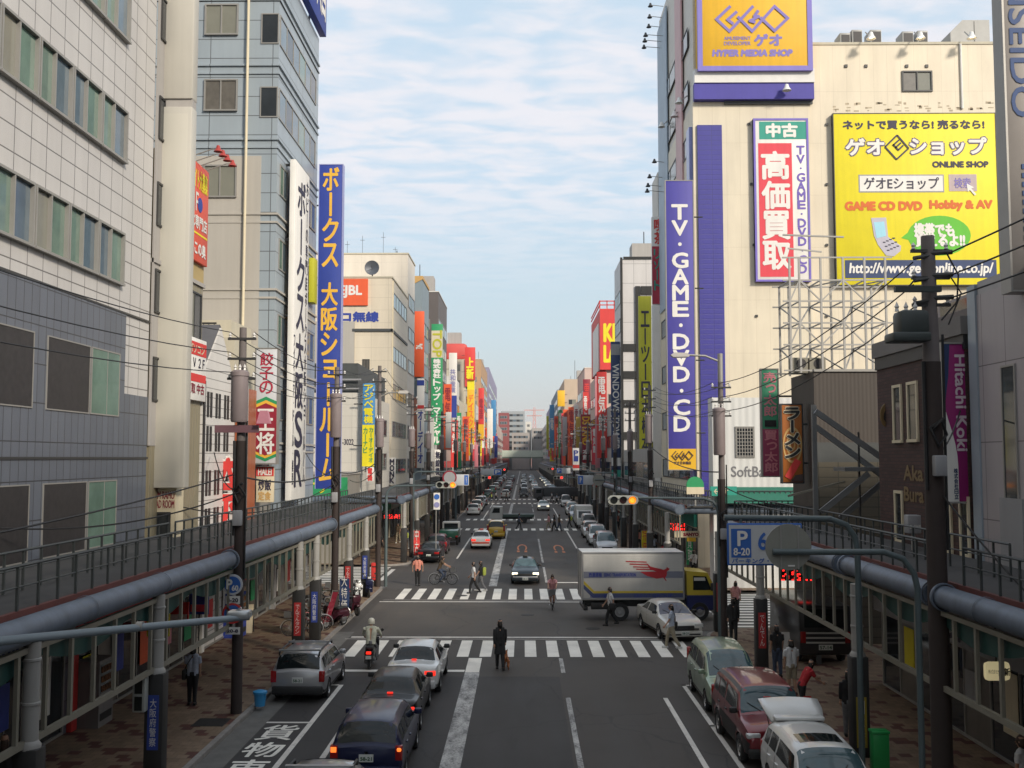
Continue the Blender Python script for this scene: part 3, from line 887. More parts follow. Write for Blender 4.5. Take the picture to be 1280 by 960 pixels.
# red signboard with four lamps and the white and red signboard on the slim building
def street_sign(name, label, y0, y1, z0, z1, m, x=LX, th=.18):
    t = thing(name, (x, (y0 + y1) / 2, z0), label, 'sign')
    q = MB(); q.bbox(x, x + th, y0, y1, z0, z1, .02); q.build('board', m, t)
    return t
t = street_sign('shop_signboard', 'red signboard with yellow lettering high on the slim khaki building', 37.6, 40.0, 15.0, 18.75, sc('vermilion', (.66, .095, .055)))
xx = LX + .18
letters(t, 'バイト大募集', 37.8, 39.8, 17.75, 18.5, xx, s_lemon, face='+x', bold=.02)
letters(t, '２Ｆ', 37.8, 38.7, 16.9, 17.6, xx, s_white, face='+x', bold=.02)
q = MB(); q.disc((xx + .01, 38.95, 17.2), .28, 'x', 18); q.build('blue_badge', s_blue, t)
letters(t, 'PC専門店', 37.8, 39.8, 16.25, 16.75, xx, s_white, face='+x', bold=.015)
q = MB(); q.box(xx - .01, xx + .012, 37.7, 39.9, 16.02, 16.09); q.build('yellow_rule', s_lemon, t)
letters(t, '→この奥', 37.9, 39.7, 15.25, 15.75, xx, s_white, face='+x', bold=.02)
lamp_m = mat('spot_white', (.70, .70, .68), .3, 0, 0); lamp_r = mat('spot_red', (.35, .04, .03), .4, 0, 0)
def spot(x, y, z, dx, dy, dz, label, m=None, group=None, s_=1.0, lit=False):
    """a sign lamp: an arm from the wall and a bell-shaped shade turned back at the sign"""
    t = thing('sign_lamp', (x, y, z), label, 'lamp', group)
    q = MB(); e = (x + dx, y + dy, z + dz)
    q.tube([(x, y, z), (x + dx * .8, y + dy * .8, z + dz), e], .022 * s_, 0, 6); q.build('arm', frame_m, t)
    q = MB(); q.lathe([(.02, .16), (.06, .14), (.09, .03), (.17, -.09), (.16, -.09), (.08, .02), (.001, .06)], e, 'z', 14)
    if s_ != 1: q.v = [tuple(e[i] + (v_[i] - e[i]) * s_ for i in range(3)) for v_ in q.v]
    q.build('shade', m or lamp_m, t)
    if lit:
        q = MB(); q.lathe([(.001, -.05), (.06, -.04), (.06, .03), (.001, .04)], e, 'z', 10)
        if s_ != 1: q.v = [tuple(e[i] + (v_[i] - e[i]) * s_ for i in range(3)) for v_ in q.v]
        q.build('bulb', mat('lamp_glow', (1, .80, .5), .5, 0, 0, emit=7), t)
    return t
for y in (37.8, 38.4, 39.0, 39.7): spot(LX, y, 18.7, 1.15, .1, .35, 'red topped lamp on an arm above the red signboard', lamp_r, 'lamps above the red signboard')
t = street_sign('shop_signboard', 'white and red signboard with small panels above the arcade, beside the gabled house', 37.7, 40.15, 9.75, 12.1, s_white)
xx = LX + .18
q = MB(); q.box(xx - .01, xx + .012, 37.75, 40.1, 11.45, 11.95); q.build('red_header', s_red, t)
letters(t, 'パソコン', 38.0, 39.8, 11.52, 11.85, xx + .01, s_cream, face='+x', bold=.01)
q = MB(); q.box(xx - .01, xx + .012, 37.75, 40.1, 10.45, 10.75); q.build('red_rule', s_red, t)
letters(t, 'Ａ Ｖ ２Ｆ', 37.9, 39.9, 11.0, 11.35, xx, s_ink, face='+x', bold=.01)
letters(t, '買取 中古', 37.9, 39.9, 10.0, 10.38, xx, s_maroon, face='+x', bold=.01)

# ------------------------------------------------------------------ white gabled house front with black slit windows
siding = tiled('siding_white', (.62, .60, .57), (.22, .21, .2), 9, .37, .016, .5, .02)
t = thing('gabled_house', (LX - 2, 42.4, .13), 'white clapboard shop front with a steep gable and black slit windows', 'building')
GY0, GY1 = 40.25, 44.7
q = MB(); q.prism([(GY0, .13), (GY1, .13), (GY1, 10.7), (42.5, 12.95), (GY0, 10.9)], LX - 6, LX + .05, plane='yz'); q.build('wall', siding, t)
q = MB()
for (a, b) in (((GY0 - .1, 10.85), (42.5, 13.05)), ((42.5, 13.05), (GY1 + .1, 10.65))):
    q.bar((LX - 3, a[0], a[1]), (LX - 3, b[0], b[1]), 6.0, .06)
q.build('roof', mat('roof_slate', (.10, .10, .11), .7, 0, .1), t)
slab(t, 'corner_board', LX + .05, LX + .09, 40.26, 40.5, .13, 10.6, mat('board_black', (.02, .02, .02), .5, 0, 0))
board_k = MATS['board_black']
for z in (9.2, 7.85, 6.1, 4.9):
    for y in (40.75, 41.9, 43.1):
        for e in (0, .42):
            window(t, '+x', y + e, y + e + .28, z, z + (1.0 if z > 5 else .7), LX + .05, even(1), board_k, (board_k,), .02, .018)
# red painted lettering sign in front of it
t = thing('brush_letter_sign', (LX + .6, 43.2, 4.9), 'red cut out brush lettering standing before the white gabled house', 'sign')
q = MB(); write_into(q, '祭', -12.9, -11.7, 5.0, 7.6, 43.2, '-y', .05); q.v = [(v_[0], v_[1] - .04, v_[2]) for v_ in q.v]; q.build('lettering', s_red, t, False)
q = MB(); write_into(q, '祭', -12.95, -11.65, 4.95, 7.65, 43.2, '-y', .10); q.build('white_outline', s_white, t, False)
q = MB(); q.tube([(-12.5, 43.28, 4.86), (-12.5, 43.28, 7.6)], .05, 0, 6); q.tube([(-12, 43.28, 4.86), (-12, 43.28, 7.4)], .05, 0, 6); q.build('support', frame_d, t)

# copper coloured shop, cream roof house, gyoza sign
t = block('copper_shop', 'low shop with a copper red front between the gable and the tall grey block', -19, LX, 44.8, 51.6, 9.4, mat('render_drab', (.23, .215, .19), .8, 0, .15, .5, streak=.5), wall_grey)
slab(t, 'copper_front', LX, LX + .5, 45.0, 46.6, 4.9, 10.6, s_copper)
slab(t, 'copper_frame', LX + .5, LX + .56, 44.95, 45.05, 4.9, 10.7, wall_grey)
window(t, '+x', 47.2, 51, 5.6, 7.4, LX, even(3), frame_d, (g_dark,))
t = block('roof_house', 'stepped cream stair house with a barred balcony on the low roof beside the grey block', -17.6, -13.2, 47.2, 51.6, 13.1, mat('render_cream', (.50, .46, .36), .8, 0, .08, .5, streak=.6), None, z0=9.4)
slab(t, 'upper_house', -15.6, -13.6, 48, 51.6, 13.1, 14.0, MATS['render_cream'])
q = MB()
for i in range(15): x = -17.6 + i * .25; q.box(x - .02, x + .02, 47.0, 47.04, 12.0, 13.7)
q.box(-17.7, -14, 46.99, 47.05, 13.68, 13.76); q.box(-17.7, -14, 46.99, 47.05, 12.9, 12.95); q.box(-17.7, -14, 46.99, 47.05, 11.95, 12.02); q.build('balcony_bars', frame_d, t)
window(t, '-y', -15.2, -14.4, 11.4, 11.9, 47.2, even(1), frame_d, (g_dark,)); window(t, '-y', -16.6, -15.8, 10.2, 11, 47.2, even(1), frame_d, (g_dark,))

t, x0, x1, z0, z1 = sign('restaurant_sign', 'white and maroon hexagon ended restaurant sign with brush characters', (319, 436, 346, 579), 47.8, mat('sign_white_grey', (.55, .56, .58), .4, 0, .05), .4, frame_m, bracket=-1)
Y = 47.8; cx = (x0 + x1) / 2; hw = (x1 - x0) / 2; zz_ = lambda f: z1 + (z0 - z1) * f
letters(t, '餃子の', x0 + .18, x1 - .18, zz_(.40), zz_(.03), Y, sc('crimson', (.40, .02, .05)), True, .012, wf=.95)
for (e, m_, k) in ((0, s_green, 0), (.16, s_yellow, .006), (.30, sc('crimson_dark', (.27, .012, .03)), .012)):
    q = MB(); a = zz_(.42) - e; b = zz_(.985) + e * .9
    q.prism([(x0 + .0, a - .22), (cx, a), (x1, a - .22), (x1, b + .22), (cx, b), (x0, b + .22)], Y - .012 - k, Y - .004, plane='xz'); q.build('hexagon_band', m_, t)
letters(t, '王将', x0 + .1, x1 - .1, zz_(.93), zz_(.52), Y - .026, s_white, True, .02, wf=1.0)
t, x0, x1, z0, z1 = sign('menu_board', 'small white board with red heading below the restaurant sign', (320, 583, 342, 628), 48.2, s_cream, .2)
band(t, 'red_heading', x0, x1, z1 - .45, z1 - .03, 48.2, s_red); letters(t, 'HALEI', x0 + .1, x1 - .1, z1 - .4, z1 - .1, 48.19, s_white, bold=.01)
letters(t, '炒飯', x0 + .12, x1 - .12, z0 + .55, z1 - .6, 48.2, s_ink, bold=.01); letters(t, '定食', x0 + .12, x1 - .12, z0 + .1, z0 + .5, 48.2, s_tan, bold=.01)

# ------------------------------------------------------------------ tall blue grey block with the hobby shop signs
tile_b = tiled('tile_blue_grey', (.31, .36, .40), (.10, .11, .12), 3.2, 1.0, .022, .35, .05)
beige = mat('render_beige', (.40, .375, .335), .75, 0, .07, .4, streak=.6)
BY0, BY1 = 51.8, 62.0
t = block('hobby_shop_block', 'tall blue grey panelled block with corner windows carrying the hobby shop signs', -32, LX, BY0, BY1, 33.2, tile_b)
for k in range(8):
    z = 4.0 + k * 3.86
    q = MB(); q.box(-32, LX + .07, BY0 - .07, BY1, z + .0, z + .1); q.box(-32, LX + .10, BY0 - .10, BY1, z + .42, z + .52); q.build('string_course', tile_b if k > 4 else beige, t)
slab(t, 'plain_wall', -32, -13.3, BY0 - .04, BY0, 4.9, 22.9, beige)
x0, x1, z0, z1 = rect(308, -60, 312, 395, BY0 - .2)
q = MB(); q.tube([(x0, BY0 - .22, 10), (x0, BY0 - .22, 33)], .07, 0, 8); q.build('downpipe', s_cream, t)
for (p, gm) in (((256, 5, 298, 44), g_blind), ((255, 99, 297, 139), g_brown), ((254, 206, 296, 247), g_blind), ((257, -92, 299, -50), g_blind)):
    x0, x1, z0, z1 = rect(*p, BY0 - .05); window(t, '-y', x0, x1, z0, z1, BY0 - .03, even(2), frame_m, (gm, gm), .08, .08, True)
for zb in (28.75, 24.9):
    window(t, '-y', -13.42, LX + .0, zb, zb + 1.6, BY0, even(1), frame_m, (g_dark,), .06, .05)
    window(t, '+x', BY0 + .15, 61.2, zb, zb + 1.6, LX, even(6), frame_m, (g_blue, g_dark, g_blue, g_green), .07, .05)
for zb in (21.05, 17.2, 13.3, 9.5): window(t, '+x', BY0 + .6, 54.0, zb, zb + 1.6, LX, even(2), frame_m, (g_green, g_blue)); 
for zb in (21.05, 17.2, 13.3, 9.5): window(t, '+x', 59.2, 61.5, zb, zb + 1.6, LX, even(2), frame_m, (g_blind, g_blue))
t = street_sign('roof_billboard', 'blue billboard on the roof edge of the tall blue grey block', 54.5, 62.2, 33.4, 40, s_blue, LX, .4)
letters(t, 'ホビー天国', 55, 61.8, 34.2, 38.5, LX + .4, s_white, face='+x', bold=.06)
for y in (55, 58.3, 61.7): q = MB(); q.bar((LX - .8, y, 33.1), (LX + .1, y, 38), .12, .12); q.build('strut', frame_d, t)
# big white upright sign along the street front
t = street_sign('hobby_sign', 'white upright sign with navy characters running down the tall blue grey block', 53.4, 56.9, 5.4, 23.2, s_white, LX + .3, .3)
xx = LX + .6
letters(t, 'ボークス大阪SR', 53.95, 55.95, 6.0, 22.5, xx, s_ink, True, .06, '+x', wf=.9)
letters(t, 'ホビーの専門店ボークス大阪ショールーム', 56.05, 56.7, 6.2, 22.8, xx, s_ink, True, .012, '+x')
letters(t, 'フィギュア・ドール・模型', 53.47, 53.85, 6.2, 14, xx, s_ink, True, .012, '+x')
q = MB()
for z in (7, 11, 15, 19, 23):
    for y in (53.8, 56.5): q.box(LX, LX + .32, y - .06, y + .06, z - .06, z + .06)
q.build('bracket', frame_d, t)
t, x0, x1, z0, z1 = sign('hobby_sign', 'tall blue upright sign with yellow katakana on the corner of the left side street', (397, 206, 426, 611), 62.1, s_blue, .5, None, bracket=-1)
letters(t, 'ボークス', x0 + .25, x1 - .25, at(410, 335, 62.1).z, at(410, 208, 62.1).z, 62.1, s_yellow, True, .035, wf=1.05)
letters(t, '大阪ショールーム', x0 + .25, x1 - .25, at(410, 604, 62.1).z, at(410, 352, 62.1).z, 62.1, s_yellow, True, .035, wf=1.05)
q = MB(); q.box(x0 - .04, x0, 62.08, 62.62, z0, z1); q.box(x1, x1 + .04, 62.08, 62.62, z0, z1); q.box(x0 - .04, x1 + .04, 62.08, 62.62, z1, z1 + .05); q.build('edge_trim', sc('edge_lilac', (.30, .32, .55)), t)
t = street_sign('slim_light_sign', 'slim yellow framed light box on the front of the tall grey block', 59.7, 60.7, 16.6, 19.2, s_lime, LX + .05, .3)

# ------------------------------------------------------------------ left side beyond the side street
def strip_windows(t, X, y0, y1, zs, h=1.5, n=4, gms=(g_blue, g_green, g_dark), face='+x', fm=None):
    for i, z in enumerate(zs):
        window(t, face, y0, y1, z, z + h, X, even(n), fm or frame_m, gms, .07, .05)
def shop_base(t, X, y0, y1, side, col, z=3.7):
    """shop front under the arcade: dark recess with glass, a coloured fascia"""
    face = '+x' if side < 0 else '-x'
    a0, a1 = (y0, y1) if face == '+x' else (-y1, -y0)
    window(t, face, a0 + .3, a1 - .3, .14, 2.7, X, even(max(2, int((y1 - y0) / 2))), frame_d, (g_dark, g_brown), .06, .06)
    q = MB(); s_ = -side
    q.box(X, X + s_ * .25, y0 + .15, y1 - .15, 2.85, z); q.build('fascia', col, t)
white_r = tiled('panel_white', (.58, .55, .49), (.36, .34, .30), 1.2, .9, .01, .5, .03)
cream_r = tiled('panel_warm', (.68, .60, .47), (.46, .40, .31), 1.6, 1.2, .012, .5, .03)
t = block('corner_shop', 'low white corner shop with a dark roof band after the left side street', -26, LX, 80, 97, 12.6, white_r, None)
slab(t, 'roof_band', -24, LX - .3, 80.2, 96, 12.6, 14.9, mat('roof_band_dark', (.06, .065, .065), .6, 0, .15))
q = MB(); q.tube([(-24, 79.9, 13.6), (LX, 79.9, 13.6)], .08, 0, 6); q.tube([(-24, 79.9, 12.9), (LX, 79.9, 12.9)], .06, 0, 6); q.build('roof_rail', s_grey, t)
letters(t, '-3022', *rect(428, 549, 442, 556, 80)[:2], *rect(428, 549, 442, 556, 80)[2:], 80, s_ink, bold=.01)
strip_windows(t, LX, 82, 95, (6.5, 9.5), n=6); shop_base(t, LX, 80, 97, -1, s_green)
t = block('left_street_shop', 'low drab shop at the near corner of the left side street', -26, LX, 74.2, 79.8, 6.4, MATS['render_drab'], wall_grey)
shop_base(t, LX, 74.2, 79.8, -1, s_red)
q = MB(); q.box(-17, LX, 74.1, 74.2, 4.9, 6.2); q.build('green_awning', s_green, t); letters(t, 'ロケット', -16.5, -13, 5.1, 6.0, 74.1, s_lemon, bold=.03)
t, x0, x1, z0, z1 = sign('shop_sign', 'blue over yellow upright shop sign with slanted katakana', (453, 479, 468, 583), 79.4, s_skyblue, .35, None, bracket=-1)
zm = at(460, 531, 79.4).z
band(t, 'yellow_half', x0, x1, z0, zm, 79.4, s_lemon)
letters(t, 'アジベ電機', x0 + .1, x1 - .1, zm + .1, z1 - .1, 79.4, s_lemon, True, .02, wf=.95)
letters(t, 'カーナビ', x0 + .06, (x0 + x1) / 2 - .03, z0 + 1, zm - .2, 79.385, s_green, True, .01); letters(t, 'カーオーディオ', (x0 + x1) / 2 + .03, x1 - .06, z0 + .3, zm - .2, 79.385, s_green, True, .01)
t, x0, x1, z0, z1 = sign('shop_sign', 'small red and white lettered board below the blue and yellow sign', (458, 584, 467, 602), 79.2, s_white, .3)
letters(t, '電機', x0 + .05, x1 - .05, z0 + .05, z1 - .05, 79.2, s_red, True, .02)
# audio shop with the orange board
t = block('audio_shop', 'cream corner building with an orange red board and blue characters on its side wall', -40, LX, 98, 111.5, 24.7, cream_r, MATS['render_cream'])
x0, x1, z0, z1 = rect(420, 349, 460, 382, 98); band(t, 'orange_board', x0, x1, z0, z1, 98, s_orange, .2)
letters(t, 'EJBL', *rect(424, 357, 452, 372, 97.8), 97.8, s_white, bold=.05)
letters(t, 'コ無線', *rect(427, 390, 473, 402, 98), 98, s_blue, bold=.06)
q = MB(); q.box(-16.2, LX + .1, 97.85, 98, 19.55, 19.8); q.box(LX - .05, LX + .1, 97.85, 111, 19.55, 19.8); q.build('ledge', MATS['roof_band_dark'], t)
x0, x1, z0, z1 = rect(453, 449, 462, 462, 98); window(t, '-y', x0, x1, z0, z1, 98, even(2), frame_d, (g_brown,))
x0, x1, z0, z1 = rect(431, 424, 437, 430, 98); band(t, 'red_mark', x0, x1, z0, z1, 98, s_red)
strip_windows(t, LX, 99, 110.5, (6, 9.6, 13.2, 16.8, 22), n=5)
shop_base(t, LX, 98, 111.5, -1, s_white)
q = MB(); q.tube([(LX + .0, 98.6, 14), (LX + .0, 98.6, 24.5)], .12, 0, 8); q.build('downpipe', s_cream, t)
slab(t, 'back_wall', -40, -16, 97.9, 98, .13, 20.5, MATS['render_beige'])
# satellite dish on its roof
t = thing('satellite_dish', (at(466, 345, 101).x, 101, 24.8), 'dark satellite dish on the roof edge of the cream audio shop', 'antenna')
x = at(466, 345, 101).x
q = MB(); q.lathe([(.001, .12), (.25, .08), (.5, 0), (.72, -.16), (.70, -.18), (.48, -.03), (.001, .08)], (x, 100.5, 26.1), 'y', 20); q.build('dish', mat('dish_grey', (.10, .11, .13), .5, .2, .05), t)
q = MB(); q.tube([(x, 100.7, 24.8), (x, 100.7, 26)], .07, 0, 6); q.tube([(x, 100.6, 26.0), (x, 99.8, 26.2)], .03, 0, 5); q.build('mast', frame_d, t)
t = block('tall_cream_block', 'taller cream block with roof aerials behind the cream audio shop', -45, LX - .02, 111.8, 119, 29.7, tiled('panel_warm_pale', (.68, .62, .53), (.5, .46, .4), 2.2, 1.6, .01, .5, .02), MATS['render_cream'])
strip_windows(t, LX, 112.5, 118.5, (6, 9.6, 13.2, 16.8, 20.4, 24), n=4); shop_base(t, LX, 111.8, 119, -1, s_blue)
for (px, hgt) in ((434, 1.9), (453, 2.5), (479, 2.9), (494, 1.2)):
    x = at(px, 320, 114).x
    t = thing('roof_aerial', (x, 114, 29.7), 'thin aerial mast on the taller cream block', 'antenna', 'aerials on the cream block')
    q = MB(); q.tube([(x, 114, 29.7), (x, 114, 29.7 + hgt)], .02, 0, 5); q.build('mast', frame_d, t)
    q = MB(); q.tube([(x - .25, 114, 29.7 + hgt * .8), (x + .25, 114, 29.7 + hgt * .8)], .02, 0, 5); q.build('crossbar', frame_d, t)

def far_block(label, pc, pe, ytop, m, side, cap=None, fas=None, zs=None, n=4, gms=None, extra_x=12, fw=True):
    """a building farther along the street line: its near corner stands at photograph column pc, its far end at column pe"""
    X = LX if side < 0 else RX
    Y0 = abs(X) * F / abs(654 - pc); Y1 = abs(X) * F / abs(654 - pe) - .25
    z1 = at(pc, ytop, Y0).z
    t = block('street_block', label, *((X - extra_x, X) if side < 0 else (X, X + extra_x)), Y0, Y1, z1, m, cap)
    zs = zs or [5.4 + 3.5 * i for i in range(int((z1 - 6.5) / 3.5))]
    face = '+x' if side < 0 else '-x'
    a0, a1 = (Y0 + .8, Y1 - .8) if side < 0 else (-Y1 + .8, -Y0 - .8)
    for i, z in enumerate(zs): window(t, face, a0, a1, z, z + 1.7, X, even(n), frame_d if i % 2 else frame_m, gms or (g_blue, g_dark, g_blind), .08, .05)
    if fw:
        for i, z in enumerate(zs):
            xa = X - 3.4 if side < 0 else X + 1.2
            window(t, '-y', xa, xa + 2.2, z, z + 1.5, Y0, even(2), frame_m, (g_dark, g_blind), .08, .05)
    shop_base(t, X, Y0, Y1, side, fas or random.choice((s_red, s_blue, s_white, s_lemon, s_green)))
    rs_ = random.Random(pc); s_ = -1 if side < 0 else 1
    a = X + s_ * (extra_x - 1) * rs_.uniform(.1, .4); slab(t, 'roof_house', a, a + s_ * 3, Y0 + 1, Y0 + 4, z1, z1 + rs_.uniform(1.5, 3), wall_grey)
    q = MB(); a = X + s_ * rs_.uniform(2, 5); q.tube([(a, Y0 + 2, z1), (a, Y0 + 2, z1 + rs_.uniform(3, 6))], .06, 0, 4); q.build('aerial', frame_d, t)
    t['y0'] = Y0
    return t
def far_sign(label, px, Y, m, th=.4, body=None, lm=None, br=-1, bold=.03, fm=None, bands=()):
    t, x0, x1, z0, z1 = sign('shop_sign', label, px, Y, m, th, fm, bracket=br)
    for (f0, f1, bm_) in bands:
        band(t, 'colour_band', x0, x1, z1 + (z0 - z1) * f1, z1 + (z0 - z1) * f0, Y, bm_)
    if body:
        for (txt_, f0, f1, lm_) in body:
            letters(t, txt_, x0 + (x1 - x0) * .1, x1 - (x1 - x0) * .1, z1 + (z0 - z1) * f1, z1 + (z0 - z1) * f0, Y - .012, lm_, True, bold)
    return t
wall_teal = mat('render_teal_grey', (.20, .25, .28), .6, 0, .08, .3)
wall_brown = mat('render_brown', (.10, .085, .08), .6, 0, .1, .3)
wall_red = mat('render_red', (.52, .06, .05), .6, 0, .1, .3)
wall_tan = mat('render_tan', (.42, .26, .14), .7, 0, .1, .3)
wall_mauve = mat('render_mauve', (.26, .24, .34), .7, 0, .1, .3)
wall_rose = mat('render_rose', (.50, .38, .33), .7, 0, .1, .3)
wall_pale = mat('render_pale', (.58, .56, .52), .7, 0, .1, .3)
t = far_block('teal grey block with a tan sloping top on the left', 526.5, 535.3, 347, wall_teal, -1, None, s_white, extra_x=9)
Yt = t['y0']; q = MB(); zt = at(520, 346, Yt).z; q.prism([(LX - 9, zt - 5), (LX - 9, zt + .1), (LX + .1, zt + .1), (LX + .1, zt - .3)], Yt - .1, Yt + 9, plane='xz'); q.build('tan_top', s_tan, t)
far_block('low pale shop between the teal block and the dark block', 535.6, 546, 520, wall_pale, -1, None, s_lemon)
t = far_block('dark brown block with a pale cornice on the left', 547, 558, 365, wall_brown, -1, wall_pale, s_red, extra_x=8)
far_block('narrow rose block beside the dark brown one', 558.3, 566, 500, wall_rose, -1, None, s_lemon)
far_block('pale block with a white lower sign after the third left crossing', 566.3, 574, 470, wall_pale, -1, None)
far_block('cream shop behind the white and blue sign', 574.3, 581, 500, MATS['render_cream'], -1, None)
t = far_block('red topped cream block with yellow lettering on the left', 582, 594, 432, MATS['render_cream'], -1, None, s_lemon, extra_x=8)
Yt = t['y0']; zt = at(582, 432, Yt).z; q = MB(); q.bbox(LX - 8.1, LX + .3, Yt - .3, Yt + 28, zt - 3.2, zt + .5, .8); q.build('red_top', wall_red, t); slab(t, 'red_corner', LX - .2, LX + .35, Yt - .3, Yt + 30, zt - 9, zt - 3, wall_red)
far_block('tan block far along the left', 601, 609, 449, wall_tan, -1, wall_pale)
far_block('pale low block before the tan one', 594.5, 600.5, 505, wall_pale, -1, None)
far_block('mauve grey tower far along the left', 611, 621, 459, wall_mauve, -1, None, extra_x=9)
far_block('rose block near the left end of the street', 621.5, 627, 530, wall_rose, -1, None, fw=False)
far_block('drab block at the left end of the street', 627.3, 631, 540, wall_grey, -1, None, fw=False)
far_sign('orange upright sign on the teal grey block', (518, 389, 530, 471), 127, s_orange, body=(('JAM', .5, .58, s_white),), br=-1)
far_sign('white upright sign with a red and blue crest below the orange one', (521, 473, 530, 585), 126.9, s_white, body=(('オーディオ', .35, .95, s_blue),), bands=((.02, .08, s_blue), (.30, .34, s_red)))
far_sign('copper brown upright sign beside the white one', (512, 497, 521, 585), 119.3, s_copper, body=(('喫茶店', .6, .98, s_cream),))
far_sign('pale narrow upright sign with black outline letters', (486, 572, 494, 606), 97.6, s_white, body=(('MONK', .05, .95, s_ink),))
far_sign('coral narrow board on the second left block', (500, 392, 505, 500), 112.2, sc('coral', (.55, .10, .07)))
t = far_sign('tall green upright sign with white katakana', (539, 405, 553, 556), 146, s_green, .5, body=(('株式会社', .29, .45, s_white), ('トップ・マーシャル', .455, .99, s_white)), bold=.05, bands=((.055, .28, s_cream),))
b = rect(541, 413, 552, 446, 146); letters(t, 'TOP', *b, 145.98, s_lime, bold=.05, turn=True)
far_sign('grey white upright sign with dark characters below the green one', (543, 562, 551, 596), 145.6, s_white, body=(('無線機', .05, .95, s_ink),))
far_sign('white over blue upright sign with a round crest', (561, 441, 571, 522), 172, s_white, body=(('共和産業', .25, .62, s_lilac),), bands=((.66, 1, s_blue),))
far_sign('white upright sign on the pale left block', (557, 515, 564, 560), 160, s_white)
far_sign('yellow upright sign with orange letters on the red topped block', (584, 475, 593, 556), 222, s_gold, body=(('ディスクピア', .22, .98, s_orange),), bands=((0, .15, s_lemon),))
t = far_sign('red board with tall yellow strokes high on the red topped block', (581, 434, 594, 475), 221.5, s_red, body=(('上新', .3, .98, s_lemon),), bold=.1)
far_sign('red upright sign with golden foot far along the left', (598, 485, 605, 550), 270, s_red, body=(('電器', .2, .6, s_maroon),), bands=((.70, .98, s_gold),))
far_sign('pale upright sign far along the left', (609, 511, 616, 560), 270, s_white)
far_sign('blue upright sign on the mauve tower', (614, 500, 620, 545), 378, s_skyblue)
far_sign('blue board low on the mauve tower', (618, 545, 622, 572), 395, s_blue)
far_sign('small pink red board by the second left crossing', (602, 560, 607, 582), 240, s_pinkred)
far_sign('pink board at the foot of the yellow sign', (593, 556, 599, 585), 215, s_pink)
# ------------------------------------------------------------------ right side
cream_geo = tiled('sheet_cream', (.67, .60, .465), (.55, .48, .36), .95, 3.7, .012, .5, .03, streak=.13)
cream_geo2 = tiled('sheet_cream_warm', (.68, .60, .46), (.55, .48, .36), .95, 3.7, .012, .5, .03, streak=.13)
purple_r = tiled('sheet_purple', (.045, .04, .27), (.028, .025, .17), 1.2, .35, .02, .4, .05)
GY = 71.7
XG = at(1253, 300, GY).x; XS = at(1015, 300, GY).x; XL = at(868, 300, GY).x
ztop = at(1130, 55, GY).z
t = block('game_store', 'tall cream walled game store with a purple upright panel beyond the right side street', XS + .002, XG, GY + .12, 96, ztop, cream_geo2, None)
slab(t, 'parapet', XS + .002, XG + .1, GY + .06, 96, ztop, ztop + .18, MATS['render_cream'])
slab(t, 'corner_tower', XL, XS, GY, 90, .125, at(900, 128, GY).z, cream_geo)
slab(t, 'tower_top', XL + .1, XS - .1, GY + .1, 89.5, at(900, 128, GY).z, 46, white_r)
x0, x1, z0, z1 = rect(874, 157, 905, 620, GY); slab(t, 'purple_panel', x0, x1, GY - .15, GY, z0, z1, purple_r)
x0, x1, z0, z1 = rect(864, 157, 874, 600, GY); slab(t, 'corner_strip', XL - .25, x0 + .75, GY + .3, GY + 1.5, z0, z1, mat('glass_strip', (.16, .19, .42), .2, 0, .2, .3))
x0, x1, z0, z1 = rect(868, 107, 1015, 127, GY); band(t, 'purple_fascia', x0 - .1, x1, z0, z1, GY, s_purple, .55)
x0, x1, z0, z1 = rect(868, 90, 1015, 107, GY); band(t, 'white_fascia', x0 - .1, x1, z0, z1, GY, white_p, .65)
x0, x1, z0, z1 = rect(905, 127, 1015, 131, GY); band(t, 'fascia_gap', x0, x1, z0, z1, GY, MATS['roof_band_dark'], .2)
x0, x1, z0, z1 = rect(1128, 88, 1166, 114, GY); window(t, '-y', x0, x1, z0, z1, GY + .12, even(2), frame_d, (g_brown, g_blind), .1, .1)
x0, x1, z0, z1 = rect(1040, 125, 1246, 139, GY)      # ghost marks of letters that were taken down
q = MB()
rs = random.Random(3)
for i in range(16):
    a = x0 + (x1 - x0) * i / 16
    for j in range(3): b = a + rs.uniform(0, .4); c = z0 + rs.uniform(0, .6); q.box(b, b + rs.uniform(.08, .4), GY + .112, GY + .119, c, c + rs.uniform(.05, .16))
q.build('ghost_lettering', mat('stain_brown', (.42, .35, .25), .8, 0, .3, 4), t)
q = MB(); x = at(1201, 60, GY).x; q.tube([(x, GY + .04, at(1, 140, GY).z), (x, GY + .04, ztop)], .08, 0, 8); q.build('downpipe', s_white, t)
q = MB()
for py in (155, 230, 306, 395):
    x = at(1034, py, GY).x; z = at(1034, py, GY).z; q.box(x - .08, x + .08, GY, GY + .1, z - .08, z + .08)
    x = at(936 + (py - 155) * .04, py, GY).x; q.box(x - .08, x + .08, GY - .1, GY, z - .08, z + .08)
for px in (1058, 1083, 1134, 1159): x = at(px, 82, GY).x; z = at(px, 82, GY).z; q.box(x - .1, x + .1, GY + .03, GY + .12, z - .1, z + .1)
q.build('wall_vents', frame_d, t)
zs = [6 + 3.9 * i for i in range(9)]
for z in zs: window(t, '-x', -89, -73.5, z, z + 1.5, XL, even(5), frame_d, (g_blue, g_dark, g_blind), .08, .05)
slab(t, 'pink_band', XL - .12, XL, 76, 79, 24, 45, mat('panel_pink', (.55, .34, .34), .5, 0, .1, .5))
slab(t, 'blue_band', XL - .1, XL, 84, 89.5, 20, 45, mat('panel_blue_grey', (.30, .38, .46), .5, 0, .1, .5))
shop_base(t, XL, GY, 90, 1, s_teal)
